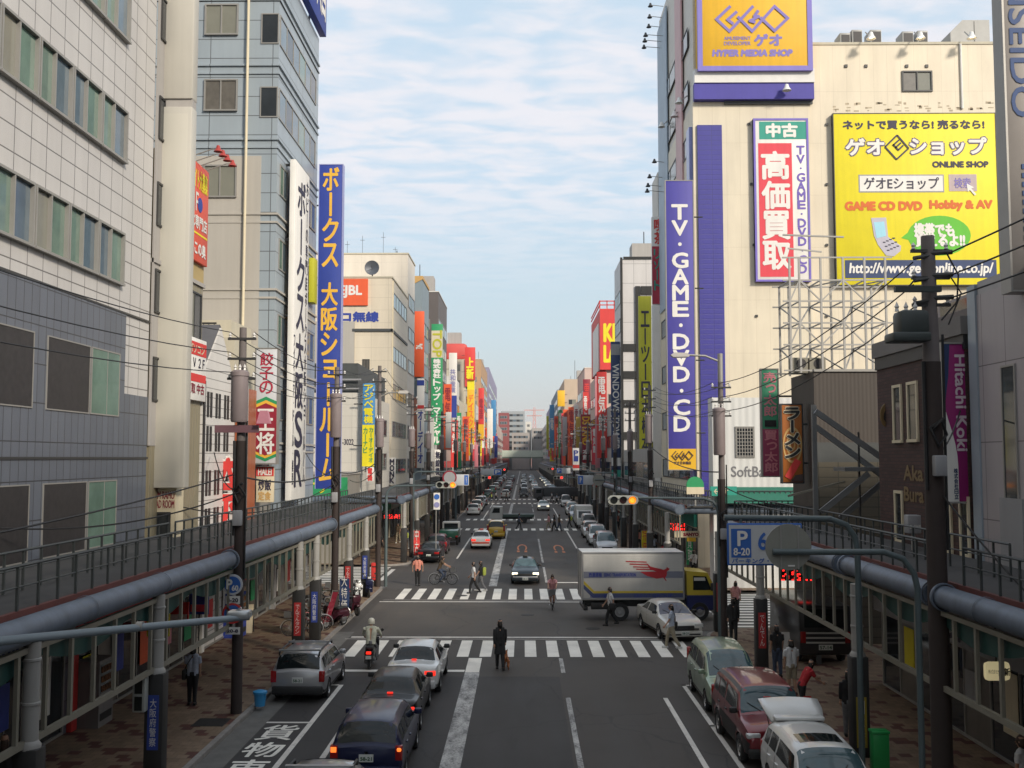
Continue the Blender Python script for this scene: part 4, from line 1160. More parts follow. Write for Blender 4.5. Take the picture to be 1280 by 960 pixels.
# the yellow board with the diamond monogram
x0, x1, z0, z1 = rect(871, -40, 1013, 88, GY - .6)
Yb = GY - .9
t = thing('store_billboard', ((x0 + x1) / 2, GY, z0), 'yellow billboard with a purple diamond monogram at the top of the game store', 'billboard')
q = MB(); q.bbox(x0, x1, Yb, GY + .1, z0 - .1, z1, .02); q.build('board', s_gold, t)
q = MB(); q.box(x0 - .02, x0 + .32, Yb - .05, Yb + .2, z0 - .14, z1); q.box(x1 - .32, x1 + .02, Yb - .05, Yb + .2, z0 - .14, z1); q.box(x0 + .32, x1 - .32, Yb - .05, Yb + .2, z0 - .14, z0 + .2); q.build('purple_frame', sc('frame_purple', (.20, .17, .50)), t)
def cpx(cx, cy, Y, ox=780, oy=0, k=4.0):
    p = at(ox + cx / k, oy + cy / k, Y); return (p.x, Y, p.z)
s_logo = sc('logo_purple', (.20, .16, .44))
def monogram(t, f, w_, Y, m=s_logo):
    q = MB(); kk = 0
    for n_, st in enumerate((((528, 35), (462, 97), (527, 157), (642, 35)), ((560, 62), (518, 99), (542, 118)), ((572, 88), (640, 157), (752, 33)), ((752, 33), (818, 92), (752, 155), (685, 92)), ((668, 58), (652, 82), (672, 84), (630, 106), (650, 112)))):
        pts = [f(*p) for p in st]
        for a, b in zip(pts, pts[1:]):
            kk += 1; A = Vector((a[0], Y - .02 - kk * .003, a[2])); B = Vector((b[0], Y - .02 - kk * .003, b[2])); d = (B - A).normalized() * w_ * .4
            q.bar(A - d, B + d, .03, w_)
    return q.build('monogram', m, t)
monogram(t, lambda a, b: cpx(a, b, Yb), .2, Yb)
def lr(cx0, cy0, cx1, cy1, Y, ox=780, oy=0, k=4.0): return rect(ox + cx0 / k, oy + cy0 / k, ox + cx1 / k, oy + cy1 / k, Y)
letters(t, 'AMUSEMENT', *lr(500, 183, 633, 200, Yb), Yb, s_logo, bold=.008); letters(t, 'DEVELOPER', *lr(500, 208, 633, 226, Yb), Yb, s_logo, bold=.008)
letters(t, 'ゲオ', *lr(652, 172, 788, 228, Yb), Yb, s_logo, bold=.05)
letters(t, 'HYPER MEDIA SHOP', *lr(443, 250, 838, 280, Yb), Yb, s_logo, bold=.05, slant=.12)
# upright red and white trade-in board
t, x0, x1, z0, z1 = sign('trade_in_board', 'white board with a green heading and big white characters on red', (943, 148, 1012, 352), GY - .35, s_white, .3)
Yb = GY - .35
q = MB()
for (a, b, c, d) in ((x0, x0 + .14, z0, z1), (x1 - .14, x1, z0, z1), (x0 + .14, x1 - .14, z0, z0 + .14), (x0 + .14, x1 - .14, z1 - .14, z1)): q.box(a, b, Yb - .04, Yb + .31, c, d)
q.build('purple_frame', s_lilac if False else sc('frame_purple2', (.17, .13, .48)), t)
b = rect(949, 152, 1008, 174, Yb); band(t, 'green_heading', *b, Yb, s_teal); letters(t, '中古', *rect(958, 155, 996, 171, Yb), Yb - .012, s_white, bold=.06)
b = rect(949, 179, 991, 346, Yb); band(t, 'red_field', *b, Yb, s_pinkred)
letters(t, '高価買取', *rect(954, 188, 986, 338, Yb), Yb - .012, s_white, True, .07, wf=1.05)
letters(t, 'TV・GAME・DVD・CD', *rect(996, 182, 1008, 342, Yb), Yb, sc('ink_purple', (.15, .10, .42)), True, .03, wf=.8)
# big yellow billboard of the online shop
Yb = GY - .28
t, x0, x1, z0, z1 = sign('online_shop_billboard', 'large lemon yellow billboard with a green speech bubble and a folding phone', (1044, 142, 1247, 356), Yb, s_lemon, .36, frame_d)
lr2 = lambda a, b, c, d: rect(1020 + a / 4, b / 4, 1020 + c / 4, d / 4, Yb)
lr3 = lambda a, b, c, d: rect(1020 + a / 4, 200 + b / 4, 1020 + c / 4, 200 + d / 4, Yb)
letters(t, 'ネットで買うなら! 売るなら!', *lr2(135, 602, 840, 645), Yb, s_ink, bold=.035)
for (bd, m_, lf) in ((.14, sc('logo_outline', (.10, .07, .16)), .016), (.055, s_white, .03)):
    letters(t, 'ゲオ', *lr2(150, 695, 338, 775), Yb, m_, bold=bd, lift=lf); letters(t, 'ショップ', *lr2(470, 690, 850, 772), Yb, m_, bold=bd, lift=lf)
q = MB()
for a, b in (((405, 676), (462, 742)), ((462, 742), (402, 798)), ((402, 798), (345, 735)), ((345, 735), (405, 676)), ((385, 722), (410, 750)), ((383, 728), (415, 700)), ((396, 740), (424, 714)), ((409, 753), (436, 727))):
    A = cpx(*a, Yb, 1020, 0); B = cpx(*b, Yb, 1020, 0); q.bar((A[0], Yb - .03, A[2]), (B[0], Yb - .03, B[2]), .03, .11)
q.build('diamond_letter', s_ink, t)
letters(t, 'ONLINE SHOP', *lr2(583, 808, 860, 836), Yb, s_ink, bold=.035)
band(t, 'search_frame', *lr2(213, 873, 640, 962), Yb, s_grey, .012); band(t, 'search_field', *lr2(219, 879, 634, 956), Yb, s_white, .02)
letters(t, 'ゲオEショップ', *lr2(240, 888, 614, 946), Yb - .02, s_ink, bold=.015)
band(t, 'search_button', *lr2(664, 872, 803, 956), Yb, sc('button', (.45, .36, .36)), .02); letters(t, '検索', *lr2(690, 890, 772, 940), Yb - .02, s_logo, bold=.01)
q = MB(); q.prism([(cpx(a, b, Yb, 1020, 200)[0], cpx(a, b, Yb, 1020, 200)[2]) for a, b in ((752, 118), (790, 138), (775, 143), (800, 172), (792, 178), (768, 150), (757, 160))], Yb - .05, Yb - .03, plane='xz'); q.build('cursor_arrow', s_white, t)
letters(t, 'GAME CD DVD', *lr3(147, 210, 528, 250), Yb, sc('rust', (.62, .13, .01)), bold=.06); letters(t, 'Hobby & AV', *lr3(570, 203, 880, 253), Yb, MATS['sign_rust'], bold=.06)
q = MB(); n = 28
el = []
for i in range(n): a = 2 * math.pi * i / n; p = cpx(616 + 158 * math.cos(a), 378 + 100 * math.sin(a), Yb, 1020, 200); el.append((p[0], p[2]))
q.prism(el, Yb - .014, Yb - .002, plane='xz')
q.prism([(cpx(a, b, Yb, 1020, 200)[0], cpx(a, b, Yb, 1020, 200)[2]) for a, b in ((425, 390), (480, 345), (480, 405))], Yb - .012, Yb - .002, plane='xz'); q.build('speech_bubble', sc('bubble', (.10, .45, .02)), t)
letters(t, '携帯でも', *lr3(492, 318, 688, 382), Yb - .014, s_white, bold=.05, slant=0); letters(t, '買えるよ!!', *lr3(500, 372, 742, 432), Yb - .014, s_white, bold=.05)
q = MB()
q.prism([(cpx(a, b, Yb, 1020, 200)[0], cpx(a, b, Yb, 1020, 200)[2]) for a, b in ((275, 290), (350, 288), (360, 385), (425, 430), (422, 455), (390, 482), (350, 478), (310, 425), (290, 380))], Yb - .03, Yb - .002, plane='xz')
ph = q.build('phone_picture', sc('phone_grey', (.45, .43, .50)), t)
q = MB(); q.prism([(cpx(a, b, Yb, 1020, 200)[0], cpx(a, b, Yb, 1020, 200)[2]) for a, b in ((288, 312), (340, 308), (350, 380), (302, 392))], Yb - .04, Yb - .03, plane='xz'); q.build('phone_screen', sc('phone_blue', (.32, .60, .72)), ph)
q = MB()
for i in range(4):
    for j in range(3): p = cpx(340 + i * 16 + j * 10, 412 - i * 7 + j * 20, Yb, 1020, 200); q.box(p[0] - .09, p[0] + .09, Yb - .04, Yb - .03, p[2] - .04, p[2] + .04)
q.build('phone_keys', s_ink, ph)
band(t, 'address_strip', *lr3(145, 500, 903, 590), Yb, s_navy, .014); letters(t, 'http://www.geo-online.co.jp/', *lr3(165, 515, 880, 580), Yb - .014, s_white, bold=.03, slant=.1)
# lamps over the two boards
for px in (1083, 1144, 1207): p = at(px, 55, GY); spot(p.x, GY + .1, ztop + .9, 0, -1.1, -.75, 'white bell lamp hung out over the lemon yellow billboard', None, 'lamps over the lemon billboard', 2.0, True)
p = at(979, 120, GY); spot(p.x, GY - .1, p.z + .5, 0, -.9, -.3, 'white bell lamp above the red and white trade in board', None, None, 1.9)
for (px, py, Y) in ((849, 128, 74), (843, 145, 78), (827, 158, 84)):
    p = at(px, py, Y); spot(XL, Y, p.z + .5, p.x - XL, 0, -.4, 'white bell lamp on the street front of the game store', None, 'lamps on the game store front', 1.8)
for i, (px, py) in enumerate(((813, 8), (812, 22), (811, 34), (807, 45), (806, 52), (805, 60), (818, 203), (812, 222), (810, 233), (809, 240))):
    p = at(px, py, 86 + i % 3); spot(XL, 86 + i % 3, p.z, p.x - XL, 0, .1, 'small dark sign lamp on a long thin arm above the street', frame_d, 'small lamps on long arms', 1.3)
# rooftop plant of the game store
ac_g = mat('ac_grey', (.30, .30, .29), .5, .1, .08); 
for (px0, py0, px1, py1) in ((1050, 41, 1063, 57), (1065, 37, 1078, 57), (1088, 37, 1102, 57), (1128, 39, 1142, 57), (1147, 38, 1160, 57)):
    x0, x1, z0, z1 = rect(px0, py0, px1, py1, 75)
    t = thing('cooling_unit', ((x0 + x1) / 2, 75, ztop), 'box shaped cooling unit on the roof of the game store', 'air conditioner', 'cooling units on the game store roof')
    slab(t, 'case', x0, x1, 75, 76.4, ztop, z1, ac_g, .03); slab(t, 'grille', x0 + .12, x1 - .05, 74.97, 74.997, ztop + .3, z1 - .15, g_louver)
x0, x1, z0, z1 = rect(1188, 25, 1237, 57, 75)
t = thing('lift_house', ((x0 + x1) / 2, 76, ztop), 'grey lift house with sloped shoulder on the roof of the game store', 'roof house')
q = MB(); q.prism([(x0, ztop), (x1, ztop), (x1, z1), (x0 + .9, z1), (x0, z1 - .9)], 75, 79, plane='xz'); q.build('wall', ac_g, t)
slab(t, 'door_line', (x0 + x1) / 2 + .3, (x0 + x1) / 2 + .34, 74.98, 75, ztop, z1 - .1, frame_d); slab(t, 'warning_plate', x1 - 1, x1 - .6, 74.98, 75, ztop + .7, ztop + .95, s_gold)
# tall purple upright sign
t, x0, x1, z0, z1 = sign('upright_store_sign', 'tall purple upright sign with white capitals and a yellow foot', (834, 226, 868, 587), 70.4, sc('violet', (.055, .047, .29)), .5, frame_m, bracket=1)
letters(t, 'TV・GAME・DVD・CD', x0 + .4, x1 - .4, at(850, 540, 70.4).z, at(850, 255, 70.4).z, 70.4, s_white, True, .045, wf=1.0)
zf = at(850, 561, 70.4).z; band(t, 'yellow_foot', x0, x1, z0, zf, 70.4, s_gold)
def geo2(a, b): return (x0 + (x1 - x0) * (.12 + .76 * (a - 462) / 356), 70.4, z0 + (zf - z0) * (.88 - .42 * (b - 33) / 124))
monogram(t, geo2, .06, 70.385, sc('ink_brown', (.06, .035, .03)))
letters(t, 'ゲオ日本橋店', x0 + .35, x1 - .35, z0 + .35, z0 + .55, 70.388, MATS['sign_ink_brown'], bold=.01)
# white tube column shop below
t = block('phone_shop', 'low white phone shop with a dark lattice window and green awning', 11.0, 22, 60.6, 62, at(930, 497, 60.6).z, ribbed('sheet_white', (.60, .60, .58), .4), None)
b = rect(919, 533, 943, 572, 60.6); window(t, '-y', *b, 60.6, even(1), frame_m, (g_dark,), .06, .07)
q = MB()
for i in range(9): z = b[2] + (b[3] - b[2]) * (i + .5) / 9; q.box(b[0], b[1], 60.53, 60.55, z - .02, z + .02)
for i in range(7): x = b[0] + (b[1] - b[0]) * (i + .5) / 7; q.box(x - .02, x + .02, 60.525, 60.545, b[2], b[3])
q.build('lattice', frame_m, t)
letters(t, 'SoftBank', *rect(914, 583, 972, 596, 60.6), 60.6, s_grey if False else sc('letter_grey', (.16, .16, .17)), bold=.012)
q = MB(); q.prism([(60.6, 5.9), (60.6, 5.0), (59.8, 5.0)], 11.2, 16.2, plane='yz'); q.build('green_awning', sc('awning_green', (.012, .12, .08)), t)

t = thing('round_shop_sign', at(869, 608, 60) , 'round topped green and white shop sign on the arcade roof', 'sign')
p = at(869, 622, 60); q = MB(); q.disc((p.x, 60, p.z + .7), .5, 'y', 24, 0, .15); q.build('disc', s_green, t); q = MB(); q.box(p.x - .5, p.x + .5, 59.91, 59.95, p.z + .2, p.z + .6); q.build('cream_half', s_cream, t); q = MB(); q.tube([(p.x, 60, 4.85), (p.x, 60, p.z + .3)], .05, 0, 6); q.build('post', frame_m, t)
t = thing('green_board', at(900, 606, 60.2), 'green board beside the round shop sign', 'sign')
b = rect(888, 608, 921, 620, 60.2); q = MB(); q.box(b[0], b[1], 60.2, 60.3, b[2], b[3]); q.build('board', s_teal, t); letters(t, '← 〒', b[0] + .2, b[1] - .5, b[2] + .1, b[3] - .1, 60.2, s_cream, bold=.01); q = MB(); q.tube([((b[0] + b[1]) / 2, 60.33, 4.85), ((b[0] + b[1]) / 2, 60.33, b[3])], .05, 0, 6); q.build('post', frame_m, t)
# green and pink trade sign
t, x0, x1, z0, z1 = sign('shop_sign', 'green to pink upright sign with red outlined characters', (953, 462, 973, 595), 47.2, s_teal if False else sc('mint', (.05, .30, .16)), .3, frame_m, bracket=1)
zm = z1 + (z0 - z1) * .56; band(t, 'pink_half', x0, x1, z0, zm, 47.2, sc('pink_dark', (.34, .05, .11)))
letters(t, '売っ太郎', x0 + .05, x1 - .05, zm + .55, z1 - .1, 47.2, s_pink, True, .015, wf=.9); letters(t, '買っ太郎', x0 + .05, x1 - .05, z0 + .15, zm - .05, 47.19, s_pink, True, .015, wf=.9)
q = MB(); q.box(x0 + .1, x1 - .1, 47.17, 47.19, zm + .1, zm + .4); q.build('hat_picture', s_black, t)
# ramen sign: orange with swirl rings
t, x0, x1, z0, z1 = sign('ramen_sign', 'orange noodle shop sign with black katakana over pale swirl rings', (978, 506, 1003, 603), 43.6, sc('amber', (.36, .11, .015)), .3, frame_d, bracket=1)
cx = (x0 + x1) / 2; cz = z0 + (z1 - z0) * .48
q = MB()
for i, rr_ in enumerate((.12, .26, .40, .40)):
    n = 36
    for k in range(n):
        a0 = 2 * math.pi * k / n; a1 = 2 * math.pi * (k + 1) / n
        o_ = .06
        q.quad((cx + rr_ * math.cos(a0), 43.59, cz + rr_ * 1.9 * math.sin(a0)), (cx + rr_ * math.cos(a1), 43.59, cz + rr_ * 1.9 * math.sin(a1)), (cx + (rr_ - o_) * math.cos(a1), 43.59, cz + (rr_ * 1.9 - o_ * 1.9) * math.sin(a1)), (cx + (rr_ - o_) * math.cos(a0), 43.59, cz + (rr_ * 1.9 - o_ * 1.9) * math.sin(a0))) if i < 3 else None
q.build('swirl_rings', s_tan, t, False)
letters(t, 'ラーメン', x0 + .1, x1 - .1, z0 + 1.0, z1 - .1, 43.585, s_cream, True, .06, wf=.95, lift=.012); letters(t, 'ラーメン', x0 + .1, x1 - .1, z0 + 1.0, z1 - .1, 43.57, s_black, True, .028, wf=.95)
q = MB(); q.prism([(cx - .35, z0 + .25), (cx - .1, z0 + .1), (cx + .35, z0 + .85), (cx + .1, z0 + 1.0)], 43.57, 43.585, plane='xz'); q.build('red_tag', s_red, t)
q = MB(); q.prism([(x0 + .3, z0 + .03), (x1 - .02, z0 + .03), (x1 - .02, z0 + .35), (cx + .1, z0 + .3)], 43.58, 43.592, plane='xz'); q.build('bowl_picture', MATS['sign_ink_brown'], t)

# ------------------------------------------------------------------ brown corrugated building with the white steel frame on its roof
brown_sheet = ribbed('sheet_brown', (.055, .044, .036), .16, .12, .6, .1)
blockw = tiled('block_wall', (.11, .095, .068), (.05, .045, .033), .8, .4, .02, .8, .2)
Yw = 42.6
b = rect(986, 464, 1112, 553, Yw)
t = block('brown_sheet_building', 'low building clad in brown ribbed sheet behind the grey steel stair', RX, 24, Yw, 46.2, b[3], brown_sheet, None)
slab(t, 'block_wall', RX - .0, 24, Yw - .06, Yw, .13, b[2] - .8, blockw); slab(t, 'painted_shadow', RX, 24, Yw - .03, Yw, b[2] - .8, b[2], MATS['roof_band_dark'])  # dark slab painted as the shadow below the ribbed sheet, above the blocks
slab(t, 'edge_flashing', RX, 24, Yw - .08, Yw + .2, b[3] - .02, b[3] + .08, frame_m)
for px in (990, 1012):
    a = rect(px, 447, px + 20, 462, Yw + 1)
    u_ = thing('cooling_unit', ((a[0] + a[1]) / 2, Yw + 1.3, b[3]), 'cooling unit with a round fan below the white steel frame', 'air conditioner', 'fan units below the steel frame')
    slab(u_, 'case', a[0], a[1], Yw + 1, Yw + 1.6, b[3], a[3], cream); q = MB(); q.disc(((a[0] + a[1]) / 2 + .05, Yw + .99, (a[2] + a[3]) / 2), .21, 'y', 18, 0, .02); q.build('fan', g_louver, u_)
steel_w = mat('steel_white', (.34, .33, .31), .5, .1, .1)
z0_ = b[3]; t = thing('billboard_frame', (at(1050, 440, 44).x, 44, z0_), 'white lattice steel billboard frame on the brown sheet building', 'steel frame')
Xs = [at(px, 400, 43.4).x for px in (988, 1000, 1027, 1055, 1082, 1108)]
Zs = [z0_ + .1, at(1, 432, 43.4).z, at(1, 405, 43.4).z, at(1, 378, 43.4).z, at(1, 352, 43.4).z, at(1, 324, 43.4).z, at(1, 300, 43.4).z]
for i, x in enumerate(Xs):
    for y in (43.4, 45.2):
        zt = Zs[5] if y < 44 else Zs[4]
        q = MB(); q.bar((x, y, z0_), (x, y, zt), .08, .08); q.build('upright', steel_w, t)
for z in Zs[:6]:
    for y in (43.4, 45.2):
        if z > Zs[4] and y > 44: continue
        q = MB(); q.bar((Xs[0] - .3, y, z), (Xs[-1] + .3, y, z), .06, .06); q.build('rail', steel_w, t)
for i in range(5):
    for j in range(5):
        q = MB(); a, c = (Xs[i], Xs[i + 1]) if (i + j) % 2 else (Xs[i + 1], Xs[i]); q.bar((a, 43.4, Zs[j]), (c, 43.4 if j % 2 else 45.2, Zs[j + 1] if j < 4 else Zs[4]), .05, .05); q.build('brace', steel_w, t)
for x in Xs:
    for z in Zs[1:5]: q = MB(); q.bar((x, 43.4, z), (x, 45.2, z), .05, .05); q.build('cross_tie', steel_w, t)
q = MB(); q.bar((Xs[0] - .3, 43.2, Zs[6] + .1), (Xs[3], 43.2, Zs[6]), .1, .06); q.bar((Xs[0] - .1, 43.2, Zs[5] + .35), (Xs[2], 43.2, Zs[5] + .2), .06, .06); q.build('top_rail', steel_w, t)
# grey steel stair
steel_g = mat('steel_grey', (.15, .155, .155), .5, .2, .12)
t = thing('steel_stair', (at(1060, 600, 38).x, 38, 4.8), 'zigzag grey steel stair stringers beside the brick building', 'stair')
def beam(p, q_, Y, w_=.2, Y2=None):
    a = at(*p, Y); b_ = at(*q_, Y2 or Y); m_ = MB(); m_.bar(a, b_, .12, w_); m_.build('stringer', steel_g, t)
beam((1019, 514), (1102, 572), 38); beam((1019, 533), (1102, 594), 39.2); beam((1026, 640), (1086, 592), 38); beam((1050, 648), (1102, 604), 39.2)
m_ = MB(); a = at(1017, 506, 38.5); m_.bar((a.x, 38.5, .13), (a.x, 38.5, a.z), .16, .16); m_.build('post', steel_g, t)
a = at(1073, 540, 38.8); m_ = MB(); m_.bar((a.x, 38.8, 5), (a.x, 38.8, a.z), .06, .06); m_.build('post', frame_d, t)
a = rect(1054, 584, 1104, 594, 38.2); m_ = MB(); m_.box(a[0], a[1], 38, 39.4, a[3] - .15, a[3]); m_.build('landing', steel_g, t)
m_ = MB(); m_.bar(at(985, 620, 40), at(1056, 602, 40), .08, .08); m_.build('handrail', cream, t)

# ------------------------------------------------------------------ brick building
brick = tiled('brick_dark', (.075, .034, .028), (.03, .02, .018), .34, .11, .012, .8, .35, .5, streak=.15)
BX = 12.0
t = block('brick_building', 'dark red brick building with cream framed slit windows and a cream cornice', BX, 24, 28.25, 35.3, 10.9, brick, None)
slab(t, 'cornice', BX - .12, 24, 28.2, 35.4, 10.95, 11.45, mat('cornice_stone', (.17, .158, .15), .8, 0, .12, .6))
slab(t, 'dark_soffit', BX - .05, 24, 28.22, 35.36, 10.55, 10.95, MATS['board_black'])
slab(t, 'roof_edge', BX + .5, 24, 28.3, 35.3, 11.45, 11.8, mat('roof_metal_brown', (.12, .10, .095), .6, 0, .12))
for (pa, pb, pya, pyb) in ((1117, 1128, 482, 554), (1135, 1148, 478, 553)):
    ya = atx(pb, 500, BX).y; yb = atx(pa, 500, BX).y; za = atx(pa, pyb, BX).z; zb = atx(pa, pya, BX).z
    window(t, '-x', -yb, -ya, za, zb, BX, even(1), s_cream, (g_dark,), .09, .06, True)
for (pa, pb) in ((1120, 1130), (1178, 1191), (1201, 1213)):
    ya = atx(pb, 650, BX).y; yb = atx(pa, 650, BX).y
    window(t, '-x', -yb, -ya, 4.9, 6.55, BX, even(1), s_cream, (g_dark,), .09, .06)
ya = atx(1155, 620, BX).y; yb = atx(1131, 620, BX).y
letters(t, 'Aka', -yb, -ya, 6.9, 7.35, BX, s_gold if False else sc('brass', (.16, .10, .035), .4), face='-x', bold=.02); letters(t, 'Bura', -yb, -ya, 6.25, 6.68, BX, MATS['sign_brass'], face='-x', bold=.02)
u_ = thing('hanging_crest', (BX - .3, 34.6, 8.6), 'small oval brass crest hung from the brick wall', 'sign')
a = at(1108, 519, 34.6); q = MB(); q.lathe([(.001, -.03), (.2, -.03), (.22, 0), (.2, .03), (.001, .03)], (0, 0, 0), 'y', 20); q.v = [(a.x + v_[0], 34.6 + v_[1], a.z + v_[2] * 1.8) for v_ in q.v]; q.build('plate', MATS['sign_brass'], u_); q = MB(); q.tube([(a.x, 34.6, a.z), (BX, 34.6, a.z)], .025, 0, 5); q.build('arm', frame_d, u_)
letters(u_, '6', a.x - .1, a.x + .1, a.z - .22, a.z + .22, 34.57, s_black, bold=.015)
# grey meter box on the roof walk
u_ = thing('meter_cabinet', (at(1145, 655, 31).x, 31, 4.86), 'pale grey cabinet on a post in front of the brick wall', 'cabinet')
a = rect(1135, 644, 1152, 667, 31); q = MB(); q.bbox(a[0], a[1], 31, 31.35, a[2], a[3], .03); q.build('case', s_grey, u_); q = MB(); q.box(a[0] + .15, a[1] - .15, 31.1, 31.2, 4.84, a[2]); q.build('post', frame_m, u_); letters(u_, 'D-ONE', a[0] + .05, a[1] - .03, a[2] + .15, a[2] + .25, 31, s_white, bold=.004)

# ------------------------------------------------------------------ pale panelled shop at the right edge
panel_p = tiled('panel_pale_lilac', (.36, .33, .345), (.11, .10, .105), 1.3, 2.0, .014, .4, .04)
t = block('panelled_shop', 'pale lilac panelled shop with a dark upright window slot at the right edge', RX + .15, 26, 8, 28.0, 11.9, panel_p, None)
ya = atx(1271, 500, RX + .15).y; yb = atx(1253, 500, RX + .15).y
window(t, '-x', -yb, -ya, 4.9, 9.9, RX + .15, even(1), frame_m, (g_dark,), .05, .04)
slab(t, 'blue_corner', RX + .1, RX + .3, 27.55, 28.03, .13, 12.2, mat('corner_blue_grey', (.28, .33, .38), .4, 0, .1, .6))
slab(t, 'panel_top', RX + .16, 26, 8.02, 27.5, 11.9, 12.25, mat('coping_grey', (.34, .33, .34), .5, 0, .08))
for y in (25.9, 24.0): slab(t, 'door_panel', RX + .1, RX + .15, y - .6, y + .6, 4.9, 6.6, s_grey)
t = block('grey_back_block', 'plain grey wall rising behind the brick building and panelled shop', 13.6, 40, 29.5, 34, 12.6, mat('render_grey_warm', (.35, .31, .295), .8, 0, .08, .5, streak=.5), None)
slab(t, 'dark_opening', 13.59, 13.62, 31.5, 33.8, 11.4, 12.5, g_dark)
t, x0, x1, z0, z1 = sign('tool_sign', 'magenta upright sign with a white curved edge on the pale panelled shop', (1181, 430, 1211, 627), 28.3, sc('magenta', (.26, .008, .13)), .3, frame_m)
for pz in (465, 578): z = at(1, pz, 28.3).z; slab(t, 'bracket', x1, x1 + .35, 28.35, 28.55, z - .22, z + .22, frame_m)
zf = lambda f: z1 + (z0 - z1) * f; w_ = x1 - x0
q = MB(); pts = [(x0, zf(.42)), (x0 + .02, zf(.42))] + [(x0 + w_ * .50 * math.sin(f * math.pi / 2), zf(.42 + .36 * f)) for f in (.2, .4, .6, .8, 1)] + [(x0 + w_ * .5, z0), (x0, z0)]
q.prism(pts, 28.286, 28.298, plane='xz'); q.build('white_curve', s_white, t)
q = MB(); q.prism([(x0, z1), (x0 + w_ * .28, z1), (x0 + w_ * .2, zf(.2)), (x0 + w_ * .05, zf(.36)), (x0, zf(.42))], 28.288, 28.298, plane='xz'); q.build('navy_curve', s_navy, t)
letters(t, 'Hitachi Koki', x0 + w_ * .48, x0 + w_ * .92, zf(.68), zf(.07), 28.3, sc('pink_white', (.62, .5, .55)), bold=.012, turn=True)
letters(t, '株式会社日立', x0 + w_ * .28, x0 + w_ * .48, zf(.985), zf(.79), 28.284, s_navy, True, .004)
t, x0, x1, z0, z1 = sign('tower_sign', 'tall grey upright sign with blue capitals at the right edge', (1258, -120, 1310, 362), 24.6, mat('sign_warm_grey', (.24, .215, .195), .45, 0, .15, .3), .5, frame_m)
letters(t, 'KANSAI DENSEIDO', x0 + .12, x0 + .62, at(1, 150, 24.6).z, at(1, -260, 24.6).z, 24.6, sc('deep_blue', (.012, .05, .17)), bold=.015, turn=True)
q = MB()
for i in range(12): z = at(1, 212 + i * 11, 24.6).z; q.box(x0 + .3, x0 + .62, 24.58, 24.598, z - .06, z + .06)
q.build('small_characters', MATS['sign_deep_blue'], t)

# ------------------------------------------------------------------ right side farther along
t = block('cafe_block', 'pale block behind the red cafe sign on the right', RX, 26, 90.5, 94.5, at(834, 215, 90.5).z, wall_pale, None); shop_base(t, RX, 90.5, 94.5, 1, s_red)
far_sign('white and red upright cafe sign with green outlined katakana', (815, 271, 833, 380), 90, s_white, body=(('喫茶', .02, .32, s_red),), bands=((.34, 1.0, sc('cafe_red', (.42, .03, .06))),), br=1)
t = thing('white_panel_sign', (at(825, 600, 90).x, 90, 5), 'blank white upright panel below the red cafe sign', 'sign'); b = rect(816, 381, 836, 597, 90); q = MB(); q.bbox(b[0], b[1], 90, 90.4, b[2], b[3], .03); q.build('board', s_white, t)
b = rect(816, 311, 833, 372, 90); t2 = thing('cafe_lettering', ((b[0] + b[1]) / 2, 89.98, b[2]), 'green and white raised katakana on the red cafe sign', 'lettering')
letters(t2, 'リゾート', b[0] + .05, b[0] + .72, b[2] + .6, b[3], 89.98, s_teal, True, .03); letters(t2, 'キッチン', b[0] + .7, b[1] - .03, b[2] + .6, b[3], 89.98, s_cream, True, .02)
# black framed white block with the lime sign
t = far_block('low grey shop below the lime katakana sign', 815.5, 779, 560, wall_grey, 1, None, s_lime, extra_x=10, fw=False, zs=[5.5])
t = far_block('white panelled block in black frames on the right', 777, 769, 324, tiled('panel_frame_white', (.56, .54, .53), (.30, .29, .29), 1.5, 2.4, .03, .5, .04), 1, None, s_white, extra_x=10, fw=False)
Y0 = t['y0']; bx = lambda n_, a, b_, c, d, o_=.15: (lambda r_: slab(t, n_, r_[0], r_[1], Y0 - o_, Y0 - .003, r_[2], r_[3], s_black))(rect(a, b_, c, d, Y0))
bx('black_frame', 776, 322, 779, 600); bx('black_frame', 779, 321, 830, 324)
for py in (430, 464, 500, 540): bx('black_frame', 779, py, 796, py + 9, .2)
bx('black_frame', 795, 358, 801, 600, .25); bx('black_frame', 801, 358, 830, 368, .25)
far_sign('lime upright sign with dark katakana on the black framed block', (799, 370, 815, 592), 112, s_lime, body=(('エーツー日本橋本店', .08, .98, s_ink),), br=1, bold=.03)
t = far_block('red toy store block with big yellow capitals', 750.5, 738, 466, wall_rose, 1, None, s_red, extra_x=9)
Y0 = t['y0']; zt = at(750, 386, Y0).z; zb = at(750, 462, Y0).z
t2 = thing('toy_store_sign', (RX + 3, Y0, zb), 'big red sign box with yellow capitals on top of a block on the right', 'sign')
x1 = at(795, 400, Y0).x; slab(t2, 'box', RX, x1, Y0 - .1, Y0 + 20, zb, zt, s_red); slab(t2, 'white_stripe', RX - .12, RX, Y0 + 2, Y0 + 15, zb, zt - 2, s_white)
q = MB()
for z in (zt + .6, zt + 1.2): q.bar((RX, Y0, z), (x1, Y0, z), .15, .15); q.bar((RX, Y0, z), (RX, Y0 + 20, z), .15, .15)
for k in range(6): x = RX + k * (x1 - RX) / 5; q.bar((x, Y0, zt), (x, Y0, zt + 1.3), .15, .15)
q.build('top_rail', s_red, t2)
xa = at(755, 400, Y0).x; xb = at(790, 400, Y0).x; letters(t2, 'KIDS', xa, xb, at(1, 428, Y0).z, at(1, 406, Y0).z, Y0 - .1, s_lemon, bold=.14); letters(t2, 'LAND', xa, xb, at(1, 453, Y0).z, at(1, 433, Y0).z, Y0 - .1, s_lemon, bold=.14)
